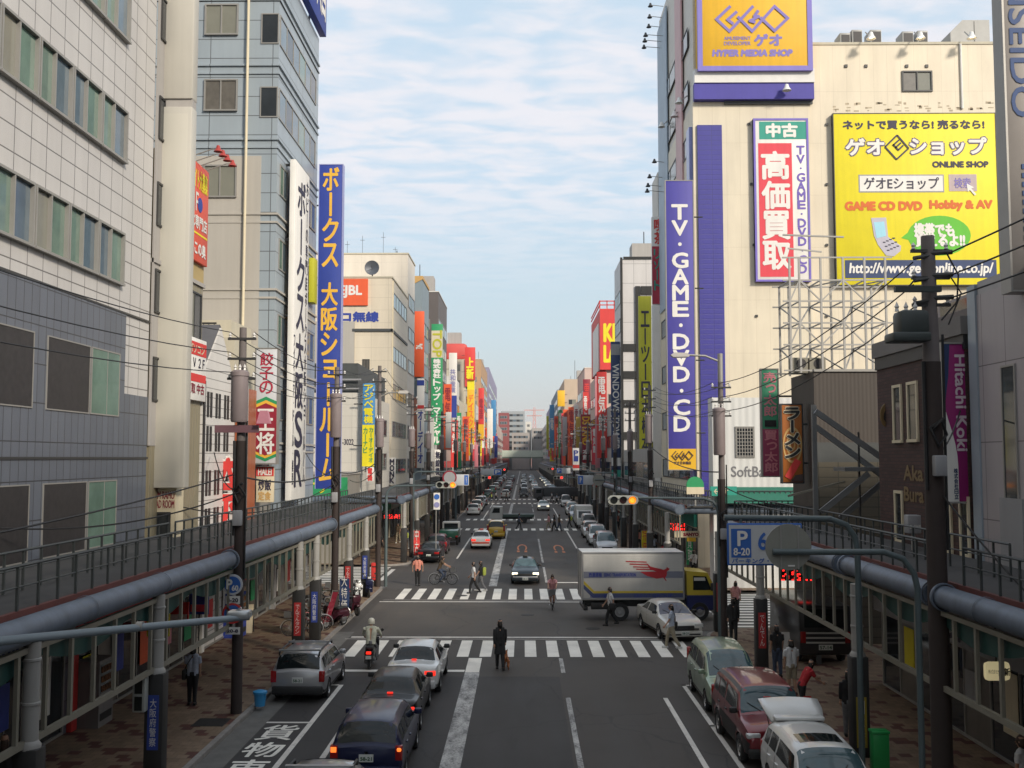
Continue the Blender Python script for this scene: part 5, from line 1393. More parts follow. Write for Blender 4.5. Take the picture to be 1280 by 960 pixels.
t = far_sign('navy upright tower sign with white capitals turned sideways', (764, 427, 776, 596), 127.5, s_navy, br=1, bands=((.02, .1, s_grey), (.86, .92, s_white), (.95, 1, s_teal)))
b = rect(766, 455, 774, 562, 127.5); letters(t, 'WINDOWS TOWER', *b, 127.5, s_white, bold=.02, turn=True)
far_block('drab low block behind the navy tower sign', 776, 751, 500, wall_grey, 1, None, s_blue, extra_x=8)
far_block('cream block with a terrace roof on the right', 731, 722, 460, wall_rose, 1, wall_pale, s_white, extra_x=12)
far_block('low white block before the terrace block', 737.5, 731.4, 510, wall_pale, 1, None, s_red)
far_block('white slim block far along the right', 721.5, 713, 502, wall_pale, 1, None)
far_block('grey shop with upright marks far along the right', 712.5, 706, 510, wall_grey, 1, None)
far_block('pale tan block with a yellow shoulder on the right', 705.5, 697, 474, mat('render_tan_pale', (.46, .36, .27), .7, 0, .08, .3), 1, None, s_lemon, extra_x=14)
far_block('teal block far along the right', 696.5, 689, 487, wall_teal, 1, None)
far_block('mauve block far along the right', 688.5, 683, 507, wall_mauve, 1, None)
far_block('grey block near the right end of the street', 682.5, 676, 530, wall_grey, 1, None, fw=False)
far_sign('dark red upright sign with a white cap', (729, 474, 738, 520), 195, s_maroon, br=1, body=(('電', .1, .6, s_red),))
t = far_sign('maroon upright sign with golden letters', (726, 518, 739, 578), 185, s_maroon, br=1, body=(('本館', .72, .95, s_white),)); b = rect(728, 521, 737, 556, 185); letters(t, 'DS LAND', *b, 185, s_gold, bold=.04, turn=True)
far_sign('mustard upright sign beside the maroon one', (720, 521, 727, 580), 195, sc('mustard', (.30, .21, .03)), br=1)
far_sign('yellow board on the shoulder of the pale tan block', (697, 488, 706, 508), 300, s_gold, br=1)
far_sign('yellow band along the pale tan block', (706, 488, 728, 492), 300.5, s_gold, br=1)
far_sign('sky blue upright sign far along the right', (687, 506, 693, 560), 360, s_skyblue, br=1, body=(('電', .3, .6, s_white),))
far_sign('orange upright sign far along the right', (693, 530, 697, 572), 345, s_orange, br=1)
far_sign('lime upright sign far along the right', (683, 520, 686, 562), 430, s_lime, br=1)
far_sign('white upright sign with blue figures by the pavement', (716, 560, 724, 588), 128, s_white, br=1, body=(('P1', .1, .6, s_blue),), bands=((.75, .9, s_red),))
far_sign('grey upright board with pale marks beside the terrace block', (703, 521, 709, 570), 255, s_grey, br=1)
far_sign('rose upright sign beside the navy tower sign', (744, 470, 750, 585), 158, sc('rose', (.50, .20, .22)), br=1)
far_sign('dark blue narrow upright sign behind the navy tower', (750, 520, 757, 585), 150, s_navy, br=1, body=(('ゲーム', .05, .9, s_white),))
rs = random.Random(21)
for k in range(34):
    side = -1 if k % 2 else 1; Y = 150 + k * 9 + rs.uniform(-4, 4); X = LX if side < 0 else RX
    h_ = rs.uniform(6, 15); z0 = rs.uniform(5, 9); m = (s_red, s_gold, s_orange, s_white, s_lemon, s_green, s_pinkred, s_red)[rs.randrange(8)]; w_ = rs.uniform(.9, 1.5); x0, x1 = (X + .05, X + .05 + w_) if side < 0 else (X - .05 - w_, X - .05)
    t = thing('shop_sign', ((x0 + x1) / 2, Y, z0), 'small bright upright sign among the crowd of signs far along the %s side' % ('left' if side < 0 else 'right'), 'sign', 'crowded far signs on the %s' % ('left' if side < 0 else 'right'))
    slab(t, 'board', x0, x1, Y, Y + .3, z0, z0 + h_, m); letters(t, '電気館', x0 + .1, x1 - .1, z0 + h_ * .3, z0 + h_ * .95, Y, s_white if m in (s_red, s_green, s_pinkred) else s_maroon, True, .03)
# ------------------------------------------------------------------ far end of the street
def end_block(label, px0, px1, py, Y, m, dep=40, rows=0):
    x0 = at(px0, py, Y).x; x1 = at(px1, py, Y).x; z1 = at(px0, py, Y).z
    t = block('end_block', label, x0, x1, Y, Y + dep, z1, m, None)
    for i in range(rows):
        z = z1 - 3.5 - i * 3.6
        if z > 8: window(t, '-y', x0 + 1, x1 - 1, z, z + 1.7, Y, even(6), frame_m, (g_dark, g_blue), .15, .1)
    return t
end_block('red panelled block at the left end of the street', 623, 636, 516, 640, mat('render_far_red', (.24, .06, .06), .7, 0, .05), 30, 4)
t = end_block('grey office block closing the street', 626, 656, 514, 690, mat('render_far_grey', (.30, .32, .33), .7, 0, .05), 40, 7)
end_block('low cream block in front of the grey office block', 640, 662, 541, 660, wall_grey, 20, 3)
end_block('plain grey box of a block right of the street end', 665, 684, 535, 670, wall_grey, 40, 2)
end_block('slim cream block beside the grey office block', 657, 664, 527, 700, wall_pale, 30, 3)
# pink and white transmission tower
p = at(668, 560, 820)
t = thing('lattice_tower', (p.x, 820, .1), 'pink and white steel pylon with cross arms beyond the street end', 'pylon')
zt = at(668, 509, 820).z
q = MB(); e = 2.6
for sx_ in (-1, 1):
    for sy_ in (-1, 1): q.bar((p.x + sx_ * e, 820 + sy_ * e, 0), (p.x + sx_ * .5, 820 + sy_ * .5, zt), .45, .45)
k = 0; z = 0
while z < zt - 4:
    f0 = e + (.5 - e) * z / zt; f1 = e + (.5 - e) * (z + 5) / zt
    q.bar((p.x - f0, 820 - f0, z), (p.x + f1, 820 - f1, z + 5), .3, .3); q.bar((p.x + f0, 820 - f0, z), (p.x - f1, 820 - f1, z + 5), .3, .3); z += 5
q.build('lattice', mat('pylon_pink', (.55, .30, .28), .6, 0, .05), t)
for py, hw in ((513, 8), (520, 6)): zc = at(1, py, 820).z; q = MB(); q.bar((p.x - hw, 820, zc), (p.x + hw, 820, zc), .7, .7); q.build('cross_arm', MATS['pylon_pink'], t)
# elevated road across the end
t = thing('overpass', (at(660, 570, 620).x, 620, 0), 'pale green elevated road crossing the far end of the street', 'overpass')
zt = at(1, 563, 620).z; zb = at(1, 571, 620).z
q = MB(); q.box(-120, 120, 620, 632, zb, zt); q.build('girder', mat('girder_green', (.44, .49, .42), .6, 0, .06), t)
q = MB(); q.box(-120, 120, 619.8, 620.0, zb - .9, zb - .1); q.build('lower_flange', mat('girder_dark', (.10, .14, .11), .6, 0, .06), t)
for x in (-40, -14, 14, 40): q = MB(); q.box(x - 1, x + 1, 624, 627, 0, zb); q.build('pier', wall_grey, t)

# ------------------------------------------------------------------ the street goes on behind the camera: unseen blocks added for shade and reflections
for (lab, x0, x1, y0, y1, z1, m) in (('unseen pale block on the right behind the footbridge, added to shade the street', RX, 30, -28, 7.8, 24, panel_p), ('unseen grey block on the right behind the footbridge, added to shade the street', RX, 30, -75, -29, 31, wall_grey), ('unseen cream block farther behind on the right, added to shade the street', RX, 30, -140, -76, 27, wall_pale),
                                     ('unseen teal block on the left behind the footbridge, added to shade the street', -30, LX, -45, 2.8, 30, wall_teal), ('unseen pale block farther behind on the left, added to shade the street', -30, LX, -140, -46, 26, wall_pale)):
    t = block('street_block', lab, x0, x1, y0, y1, z1, m)
    X = RX if x0 > 0 else LX
    for z in range(6, int(z1) - 3, 4): window(t, '-x' if x0 > 0 else '+x', *((-y1 + 1, -y0 - 1) if x0 > 0 else (y0 + 1, y1 - 1)), z, z + 1.7, X, even(8), frame_m, (g_blue, g_dark, g_blind))
# ------------------------------------------------------------------ utility poles, wires, lamps, signals, signs
pole_m = mat('pole_brown', (.036, .025, .022), .8, 0, .2, 3, streak=.5)
pole_c = mat('pole_concrete', (.15, .13, .125), .8, 0, .15, 3, streak=.5)
trans_m = mat('transformer_mauve', (.22, .18, .18), .55, 0, .1, 1.5)
trans_g = mat('transformer_green_grey', (.04, .05, .048), .5, 0, .12, 1.5)
black_r = mat('cable_black', (.012, .012, .013), .6, 0, 0)
porcelain = mat('porcelain', (.62, .60, .57), .3, 0, .05)
def utility_pole(x, y, top, label, tank=None, lower=5.0, r=.145, lamp=None, group=None, cross=True):
    t = thing('utility_pole', (x, y, .125), label, 'utility pole', group)
    q = MB(); q.tube([(x, y, .12), (x, y, lower + 3.1)], [r * 1.12, r * 1.0], 0, 14); q.build('sleeve', pole_m, t)
    q = MB(); q.tube([(x, y, lower + 3.1), (x, y, top)], [r * .92, r * .72], 0, 14); q.build('pole', pole_c, t)
    if cross:
        for k, z in enumerate((top - .35, top - .95, top - 1.55)):
            q = MB(); q.bar((x - .42, y - .1, z), (x + .42, y - .1, z), .07, .07); arm_ = q.build('crossarm', frame_d, t)
            for e in (-.36, .36): q = MB(); q.lathe([(.001, .0), (.05, .02), (.03, .06), (.055, .09), (.03, .13), (.001, .17)], (x + e, y - .1, z + .03), 'z', 8); q.build('insulator', porcelain, arm_)
    if tank:
        z0, z1, dx, m_ = tank
        q = MB(); q.lathe([(.001, z0), (.22, z0), (.25, z0 + .06), (.25, z1 - .2), (.275, z1 - .18), (.275, z1 - .06), (.18, z1), (.001, z1)], (x + dx, y - .2, 0), 'z', 18); tk = q.build('transformer', m_, t)
        q = MB()
        for e in (-.14, 0, .14): q.lathe([(.001, 0), (.045, 0), (.03, .07), (.05, .1), (.001, .2)], (x + dx + e, y - .2, z1 - .01), 'z', 8)
        q.build('bushings', porcelain, tk)
    # a knot of cable and junction boxes where the service lines leave
    q = MB(); zj = lower + 1.5
    q.tube([(x + r + .03, y - .05, zj - 2.5), (x + r + .04, y - .06, zj + 2.2)], .03, 0, 6); q.tube([(x - r, y - .1, zj - 1.2), (x - r - .02, y - .12, zj + 1.6)], .045, 0, 6); q.build('riser_cable', black_r, t)
    q = MB(); q.tube([(x - .1, y - .25, zj + .1), (x + .05, y - .35, zj + .3), (x + .2, y - .22, zj), (x + .02, y - .25, zj - .25), (x - .15, y - .25, zj + .15), (x + .15, y - .28, zj + .35)], .04, 0, 6); q.build('cable_loop', black_r, t)
    q = MB(); q.bbox(x - .13, x + .13, y - r - .22, y - r, zj - .9, zj - .45, .03); q.build('junction_box', s_grey, t)
    if lamp:
        ex, z = lamp; s_ = 1 if ex > 0 else -1
        q = MB(); q.tube([(x, y, z - .25), (x + ex * .3, y, z), (x + ex * .75, y, z + .05)], .045, 0, 8); q.build('lamp_arm', frame_m, t)
        q = MB(); xa = x + ex * .62; xb = x + ex
        q.prism([(xa, z + .0), (xa + s_ * .1, z + .12), (xb - s_ * .15, z + .14), (xb, z + .04), (xb - s_ * .1, z - .05), (xa + s_ * .05, z - .04)], y - .14, y + .14, plane='xz'); lh = q.build('lamp_head', mat('lamp_head_grey', (.48, .46, .43), .4, 0, .05), t)
        q = MB(); q.box(xa + s_ * .12, xb - s_ * .12, y - .1, y + .1, z - .075, z - .052); q.build('lens', porcelain, lh)
    return t
L1 = utility_pole(-8.42, 31, 11.5, 'tall brown left utility pole with a mauve tank, carrying the round parking sign', (8.65, 10.2, -.02, trans_m))
q = MB(); q.bar((-9.15, 30.8, 8.45), (-7.85, 30.8, 8.45), .1, .22); q.build('pink_crossarm', mat('cover_pink', (.17, .085, .10), .5, 0, .1), L1)
q = MB(); q.prism([(-7.85, 8.6), (-7.45, 8.6), (-7.53, 8.98), (-7.75, 8.98)], 30.5, 30.7, plane='xz'); q.build('pink_guard', mat('guard_pink', (.62, .26, .32), .5, 0, .1), L1)
L2 = utility_pole(-8.45, 47, 11.7, 'left utility pole in front of the blue katakana sign with a mauve tank', (8.5, 10.5, 0, trans_m))
L3 = utility_pole(-8.45, 61, 13.0, 'left utility pole with a street lamp arm at the corner of the side street', (8.2, 9.9, .05, trans_m), lamp=(1.75, 11.4))
R1 = utility_pole(8.98, 22.9, 12.5, 'thick dark right utility pole with a green grey transformer on a platform', None, 6.6, .2)
q = MB(); q.bbox(8.15, 8.8, 22.4, 22.95, 10.25, 10.8, .1); tk = q.build('transformer', trans_g, R1)
q = MB(); q.bbox(7.95, 8.78, 22.28, 22.9, 10.1, 10.3, .05); q.build('platform', trans_g, tk); q = MB(); q.box(8.1, 9.1, 22.5, 22.62, 11.2, 11.32); q.build('hanger_arm', trans_g, tk)
q = MB()
for e in (8.15, 8.35, 8.55): q.lathe([(.001, 0), (.05, 0), (.035, .07), (.055, .1), (.035, .14), (.001, .22)], (e, 22.6, 10.78), 'z', 8)
q.build('bushings', porcelain, tk)
q = MB()
for z in (12.1, 11.6, 11.1): q.tube([(8.98, 22.8, z), (9.45, 22.75, z + .02)], .055, 0, 8); q.tube([(8.98, 22.8, z - .05), (8.6, 22.75, z - .12)], .045, 0, 8)
q.build('sleeved_insulators', mat('rubber_grey', (.05, .05, .048), .6, 0, .1), R1)
q = MB(); q.tube([(9.3, 22.7, 12.1), (9.55, 22.7, 11.6), (9.5, 22.7, 11.0), (9.15, 22.7, 10.6)], .02, 0, 5); q.tube([(8.6, 22.7, 11.5), (8.4, 22.6, 11.3), (8.3, 22.6, 11.2)], .02, 0, 5); q.tube([(9.35, 22.7, 11.6), (9.6, 22.7, 11.2), (9.3, 22.7, 10.5)], .018, 0, 5); q.build('jumper_wires', black_r, R1)
R2 = utility_pole(8.35, 44, 10.9, 'brown right utility pole with a lamp arm reaching over the road', (7.7, 9.7, -.12, trans_m), lamp=(-2.1, 11.9), lower=3.6)
q = MB(); q.tube([(8.35, 44, 10.8), (8.35, 44, 12.0)], .11, 0, 10); q.build('lamp_pole', frame_m, R2)
R3 = utility_pole(8.75, 72, 12.6, 'right utility pole in front of the lime katakana sign', (8.6, 10.6, -.1, trans_m))
R4 = utility_pole(8.8, 86, 12.2, 'right utility pole between the lime sign and the navy tower sign', (8.2, 9.8, 0, trans_m))
k = 0
for (side, x, ys) in ((-1, -8.45, (79, 93, 108, 130, 150, 170, 200, 230, 262)), (1, 8.8, (100, 115, 142, 160, 182, 212, 245, 275))):
    for i, y in enumerate(ys):
        if i == 0 and side < 0: fl = utility_pole(x, y, 12.4, 'slim left utility pole on the far arcade', (8.4, 9.8, 0, trans_m), group='far left utility poles', lamp=(1.6, 11.2)); far_l = fl
        elif i == 0: fr_ = utility_pole(x, y, 12.4, 'slim right utility pole on the far arcade', (8.4, 9.8, 0, trans_m), group='far right utility poles', lamp=(-1.6, 11.2)); far_r = fr_
        else:
            c = copy_tree(far_l if side < 0 else far_r); c.location.y += y - ys[0]
def wire(a, b, sag, label, group, r=.014):
    a = Vector(a); b = Vector(b); n = 14
    pts = [a.lerp(b, i / n) - Vector((0, 0, sag * 4 * (i / n) * (1 - i / n))) for i in range(n + 1)]
    q = MB(); q.tube(pts, r, 0, 5, False); o = q.build('overhead_wire', black_r); return tag(o, label, 'wire', group)
def span(pa, pb, zs_a, zs_b, label, group, sag=.5, dx=(.36,), r=.014):
    for za, zb in zip(zs_a, zs_b):
        for e in dx: wire((pa[0] + e, pa[1] - .1, za), (pb[0] + e, pb[1] - .1, zb), sag, label, group, r)
T3 = lambda top: (top - .15, top - .75, top - 1.35)
G = 'overhead wires along the left pavement'; GR = 'overhead wires along the right pavement'
span((-8.42, -6), (-8.42, 31), T3(11.6), T3(11.5), 'black wire coming in from the left to the first left pole', G, .7, (-.36,))
span((-8.42, 31), (-8.45, 47), T3(11.5), T3(11.7), 'black wire between the first and second left poles', G, .35, (-.36, .36))
span((-8.45, 47), (-8.45, 61), T3(11.7), T3(13), 'black wire between the second and third left poles', G, .3, (-.36, .36))
span((-8.45, 61), (-8.45, 79), T3(13), T3(12.4), 'black wire beyond the third left pole', G, .4, (.36,))
span((9.4, 22.9), (9.4, -6), (12.1, 11.6, 11.1), (12.9, 12.4, 11.9), 'black wire leaving the dark right pole towards the right edge', GR, .3, (0,), .02)
span((8.6, 22.9), (8.35, 44), (11.9, 11.4, 10.9), T3(10.9), 'black wire between the dark right pole and the lamp pole', GR, .5, (0,), .016)
span((8.35, 44), (8.75, 72), T3(10.9), T3(12.6), 'black wire between the lamp pole and the pole by the lime sign', GR, .5, (.36, -.36))
span((8.75, 72), (8.8, 86), T3(12.6), T3(12.2), 'black wire beyond the pole by the lime sign', GR, .3, (.36,))
for (a, b, sg, lab) in (((-8.4, 30.9, 6.6), (-12.4, 24, 6.0), .4, 'thin black service wire from the first left pole to the tiled office'), ((-8.4, 30.9, 6.7), (-12.2, 41, 7.8), .5, 'thin black service wire from the first left pole to the gabled house'),
                  ((-8.4, 47, 6.5), (-12.4, 38, 5.8), .7, 'thick black cable from the second left pole to the copper shop'), ((-8.4, 47, 6.8), (-12.3, 58, 8.2), .5, 'thin black service wire from the second left pole to the white hobby sign'),
                  ((-8.4, 61, 7.2), (-12.4, 74.5, 6.0), .5, 'thin black service wire across the left side street'), ((8.4, 44, 6.9), (11.8, 60.6, 5.6), .5, 'thin black service wire to the white phone shop'),
                  ((8.4, 44, 6.4), (11.9, 43, 5.6), .3, 'thin black service wire to the noodle shop sign'), ((9, 22.9, 7.6), (11.9, 28.4, 8.9), .2, 'thin black service wire to the brick building'),
                  ((9.1, 22.8, 6.8), (9.6, 19, 4.6), .1, 'thin black stay wire from the dark pole down to the gutter pipe')): wire(a, b, sg, lab, None, .022)
# extra thick telephone cables
span((-8.5, 31), (-8.5, 47), (7.1,), (7.0,), 'thick telephone cable between the first and second left poles', None, .35, (-.1,), .03)
span((-8.5, 47), (-8.5, 61), (7.0,), (7.3,), 'thick telephone cable between the second and third left poles', None, .3, (-.1,), .03)
span((-8.5, -6), (-8.5, 31), (6.4,), (7.1,), 'thick telephone cable coming in from the left edge', None, .5, (-.1,), .02)
span((8.4, 44), (8.75, 72), (7.0,), (8.4,), 'thick telephone cable beyond the lamp pole', None, .5, (0,), .03)

post_g = mat('post_green_grey', (.075, .10, .105), .45, 0, .08, 2)
sig_case = mat('signal_case', (.34, .35, .32), .5, 0, .06, 2)
lens_off = mat('lens_dark', (.015, .018, .016), .25, 0, 0); lens_red_off = mat('lens_dark_red', (.035, .012, .012), .25, 0, 0)
amber = mat('amber_light', (1.0, .22, .008), .4, 0, 0, emit=1.15); amber_c = mat('amber_core', (1.0, .36, .03), .4, 0, 0, emit=1.15)
red_lit = mat('red_light', (1.0, .03, .02), .4, 0, 0, emit=1.8)
def signal_head(parent, xc, y, zc, lit=2, w_=1.25, colours=None):
    """a three lens lamp box facing the camera, lenses side by side with short visors"""
    q = MB(); h = .19
    pts = []
    for i in range(9): a = math.pi / 2 + math.pi * i / 8; pts.append((xc - w_ / 2 + h + h * math.cos(a), zc + h * math.sin(a)))
    for i in range(9): a = -math.pi / 2 + math.pi * i / 8; pts.append((xc + w_ / 2 - h + h * math.cos(a), zc + h * math.sin(a)))
    q.prism(pts, y, y + .18, plane='xz'); hd = q.build('signal_head', sig_case, parent)
    for i in range(3):
        x = xc + (i - 1) * .385
        m_ = (lens_off, lens_red_off, lens_off)[i]
        q = MB(); q.disc((x, y - .012, zc), .15, 'y', 20, 0, .02)
        if i == lit: 
            q.build('lit_lens', colours or amber, hd); q = MB(); q.disc((x, y - .026, zc), .09, 'y', 16, 0, .006); q.build('lamp_core', amber_c if colours is None else colours, hd)
        else: q.build('lens', m_, hd)
        q = MB(); n = 12
        for k in range(n):
            a0 = R(10) + R(160) * k / n; a1 = R(10) + R(160) * (k + 1) / n
            q.quad((x + .165 * math.cos(a0), y, zc + .165 * math.sin(a0)), (x + .165 * math.cos(a1), y, zc + .165 * math.sin(a1)), (x + .165 * math.cos(a1), y - .2, zc + .165 * math.sin(a1)), (x + .165 * math.cos(a0), y - .2, zc + .165 * math.sin(a0)))
        q.build('visor', sig_case, hd)
    return hd
def signal_mast(x, y, z, xe, label, lit=2, base=.13, dip=.55, dy=0.0):
    t = thing('traffic_signal', (x, y, base), label, 'traffic light')
    s_ = 1 if xe > x else -1
    q = MB(); q.tube([(x, y, base), (x, y, z - .6)], [.10, .085], 0, 12)
    q.tube([(x, y, z - .6), (x + s_ * .06, y, z - .35), (x + s_ * .25, y, z - .12), (x + s_ * .6, y, z), (xe, y + dy, z + .05)], [.075, .07, .065, .06, .05], 0, 10); q.build('mast', post_g, t)
    return t
t = signal_mast(8.2, 44, 5.88, 4.2, 'amber traffic light on a curved mast above the white box truck')
signal_head(t, (at(760, 625, 44).x + at(797, 625, 44).x) / 2, 43.85, at(778, 625, 44).z, 2, at(797, 1, 44).x - at(760, 1, 44).x)
t = signal_mast(-8.0, 61, 5.95, -4.2, 'amber traffic light on a curved mast at the left side street')
signal_head(t, (at(545, 606, 61).x + at(571, 606, 61).x) / 2, 60.85, at(558, 606, 61).z)
for (px, py, Y, side, lab) in ((608, 597, 127, -1, 'red traffic light over the left lanes at the second crossing'), (698, 597, 127, 1, 'red traffic light over the right lanes at the second crossing'),
                         (628, 587, 188, -1, 'red traffic light on the left at the third crossing'), (688, 586, 188, 1, 'red traffic light on the right at the third crossing')):
    p = at(px, py, Y); x = 8.2 * side
    t = signal_mast(x, Y, p.z, p.x, lab); signal_head(t, p.x, Y - .15, p.z, 2, colours=red_lit)

def round_sign(parent, x, y, z, r, m_rim, m_in, face=-1):
    q = MB(); q.disc((x, y, z), r, 'y', 32, 0, .03); d = q.build('disc', m_rim, parent)
    if m_in: q = MB(); q.disc((x, y + face * .02, z), r * .80, 'y', 32, 0, .012); q.build('disc_centre', m_in, d)
    return d
s_signblue = sc('road_blue', (.03, .12, .42)); alu = mat('sign_back_grey', (.245, .245, .215), .5, .2, .06, 2)
# gantry sign P 8-20 and the grey back of a round sign, both on curved arms
t = thing('parking_sign', (8.35, 25.8, .13), 'white and blue overhead parking sign hung from a curved grey green arm', 'road sign')
p = at(1072, 700, 25.8); xm = p.x; zt = at(1, 648, 25.8).z; xl = at(905, 648, 25.8).x
q = MB(); q.tube([(xm, 25.8, .13), (xm, 25.8, zt - .75), (xm - .05, 25.8, zt - .45), (xm - .25, 25.8, zt - .15), (xm - .65, 25.8, zt), (xl, 25.8, zt + .03)], .075, 0, 12); q.build('mast', post_g, t)
b = rect(909, 654, 1003, 707, 25.65); q = MB(); q.bbox(b[0], b[1], 25.65, 25.71, b[2], b[3], .03); bd = q.build('board', s_signblue, t)
q = MB(); q.box(b[0] + .045, b[1] - .045, 25.638, 25.652, b[2] + .045, b[3] - .045); q.build('white_field', sc('road_white', (.50, .51, .52)), bd)
c = rect(914, 661, 939, 697, 25.63); q = MB(); q.box(c[0], c[1], 25.628, 25.64, c[2], c[3]); q.build('blue_field', s_signblue, bd)
letters(t, 'P', *rect(922, 664, 934, 682, 25.63), 25.628, s_white, bold=.012); letters(t, '8-20', *rect(917, 685, 937, 694, 25.63), 25.628, s_white, bold=.006)
letters(t, '60', *rect(948, 666, 972, 687, 25.63), 25.638, s_signblue, bold=.012); letters(t, 'パーキング・チケット', *rect(915, 698, 996, 704, 25.63), 25.638, s_signblue, bold=.004)
q = MB(); 
for px in (925, 985): x = at(px, 650, 25.8).x; q.box(x - .03, x + .03, 25.7, 25.8, b[3] - .1, zt)
q.build('hanger', post_g, t)
t = thing('round_road_sign', (8.35, 21.9, .13), 'grey back of a large round road sign on a curved arm', 'road sign')
p = at(1147, 740, 21.9); zt = at(1, 689, 21.9).z; xl = at(966, 690, 21.9).x
q = MB(); q.tube([(p.x, 21.9, .13), (p.x, 21.9, zt - .75), (p.x - .06, 21.9, zt - .45), (p.x - .28, 21.9, zt - .14), (p.x - .68, 21.9, zt), (xl, 21.9, zt)], .065, 0, 12); q.build('mast', post_g, t)
p = at(986, 684, 21.95); q = MB(); q.disc((p.x, 21.99, p.z), .48, 'y', 36, 0, .03); q.build('disc', alu, t)
q = MB(); 
for e in (-.16, .2): q.box(p.x + e - .015, p.x + e + .015, 21.955, 21.975, p.z - .46, p.z + .46)
q.build('stiffener', frame_m, t); q = MB(); q.box(p.x - .02, p.x + .12, 21.95, 21.97, p.z - .4, p.z - .37); q.build('sticker', s_white, t)
# signs on the first left pole
t = thing('parking_meter_sign', (-8.35, 30.6, 3.2), 'round blue sign with white P 60 and a white plate, on the first left pole', 'road sign')
p = at(290, 731, 30.55); round_sign(t, p.x, 30.6, p.z, .30, sc('rim_white', (.55, .56, .58)), s_signblue)
letters(t, 'P', p.x - .16, p.x + .0, p.z - .12, p.z + .15, 30.57, s_white, bold=.012); letters(t, '60', p.x + .0, p.x + .18, p.z - .17, p.z - .02, 30.57, s_white, bold=.008)
b = rect(282, 745, 300, 755, 30.6); band(t, 'plate', *b, 30.6, s_white); letters(t, '8-20', b[0] + .05, b[1] - .05, b[2] + .06, b[3] - .06, 30.58, s_ink, bold=.006)
t = thing('no_parking_sign', (-8.35, 30.6, 2.4), 'round red and blue no parking sign with a small white plate below', 'road sign')
p = at(290, 767, 30.55); round_sign(t, p.x, 30.6, p.z, .30, s_red, s_signblue); q = MB(); q.bar((p.x - .18, 30.565, p.z + .18), (p.x + .18, 30.565, p.z - .18), .02, .07); q.build('slash', s_red, t)
b = rect(282, 784, 300, 793, 30.6); band(t, 'plate', *b, 30.6, s_white); letters(t, '20-8', b[0] + .05, b[1] - .05, b[2] + .06, b[3] - .06, 30.58, s_ink, bold=.006)
q = MB(); z0 = b[2]; q.box(p.x - .02, p.x + .02, 30.62, 30.84, z0, at(1, 720, 30.6).z); q.build('mount', frame_m, t)
# left overhead arm close to the camera
t = thing('signal_arm', (-9.4, 15.2, .13), 'blue grey steel arm reaching in from the left edge with a bracket', 'traffic light')
a = at(-60, 803, 15.4); b = at(312, 771, 16.6)
q = MB(); q.tube([(a.x, 15.4, .13), (a.x, 15.4, a.z - .5), (a.x + .15, 15.4, a.z - .15), (a.x + .5, 15.4, a.z), b], [.09, .085, .08, .07, .05], 0, 12); q.build('mast', mat('post_blue_grey', (.20, .24, .27), .4, 0, .08), t)
q = MB(); q.lathe([(.05, -.05), (.075, -.05), (.075, .05), (.05, .05)], at(175, 783, 16.1), 'x', 12); q.build('clamp', frame_m, t)
q = MB(); c = at(303, 771, 16.6); q.bbox(c.x - .22, c.x + .12, 16.5, 16.75, c.z - .03, c.z + .1, .03); q.bar((c.x - .2, 16.6, c.z + .03), (c.x - .02, 16.6, c.z + .14), .05, .03); q.build('bracket', mat('alloy', (.45, .47, .48), .3, .6, .05), t)
# pedestrian lights on the left column
x, y = LP - .05 * -1, 24.6
t = thing('pedestrian_signal', (-8.55, 24.3, 2.0), 'pale two window pedestrian light box on the left column above a blue poster', 'traffic light')
b = rect(165, 847, 181, 891, 24.1); q = MB(); q.bbox(b[0], b[1], 24.1, 24.35, b[2], b[3], .03); q.build('case', sig_case, t)
for f in (.06, .54): q = MB(); q.box(b[0] + .06, b[1] - .06, 24.085, 24.1, b[3] - (f + .4) * (b[3] - b[2]), b[3] - f * (b[3] - b[2])); q.build('window', lens_off, t)
# far gantry signs
s_wg = sc('road_white_far', (.48, .49, .50))
for (px0, py0, px1, py1, Y, side, lab) in ((569, 593, 586, 607, 78, -1, 'pale overhead parking sign beside the left amber light'), (722, 594, 742, 606, 92, 1, 'pale overhead parking sign in front of the right arcade'), (601, 586, 627, 594, 128, -1, 'small pale overhead parking sign at the second crossing'), (696, 585, 713, 592, 130, 1, 'small pale overhead parking sign on the right at the second crossing')):
    t, x0, x1, z0, z1 = sign('parking_sign', lab, (px0, py0, px1, py1), Y, s_wg, .06, None, None, 'road sign')
    bx0, bx1 = (x1 - (x1 - x0) * .38, x1) if side < 0 else (x0, x0 + (x1 - x0) * .38)
    q = MB(); q.box(bx0 + .05, bx1 - .05, Y - .012, Y - .001, z0 + .06, z1 - .06); q.build('blue_field', s_signblue, t); letters(t, 'P', bx0 + .2, bx1 - .2, z0 + .2, z1 - .2, Y - .012, s_white, bold=.015)
    q = MB(); xp = side * 8.2; q.tube([(xp, Y + .1, .13), (xp, Y + .1, z1 + .05), (xp - side * .3, Y + .1, z1 + .2), ((x0 + x1) / 2, Y + .1, z1 + .2)], .06, 0, 8); q.build('mast', post_g, t)
t = thing('no_parking_sign', (-5, 60.5, 5.5), 'round red rimmed road sign just above the left amber light', 'road sign'); p = at(562, 597, 61.4); round_sign(t, p.x, 61.4, p.z, .42, s_maroon, s_grey)
q = MB(); q.tube([(p.x, 61.46, p.z - .6), (p.x, 61.46, p.z + .3)], .03, 0, 6); q.build('mount', frame_m, t)
t = thing('round_road_sign', (5, 88, 5.5), 'grey back of a round road sign before the far right arcade', 'road sign'); p = at(748, 600, 88); q = MB(); q.disc((p.x, 88, p.z), .48, 'y', 28, 0, .03); q.build('disc', alu, t); q = MB(); q.tube([(p.x - .3, 87.95, p.z), (8.2, 87.95, p.z), (8.2, 87.95, .13)], .05, 0, 8); q.build('mast', post_g, t)
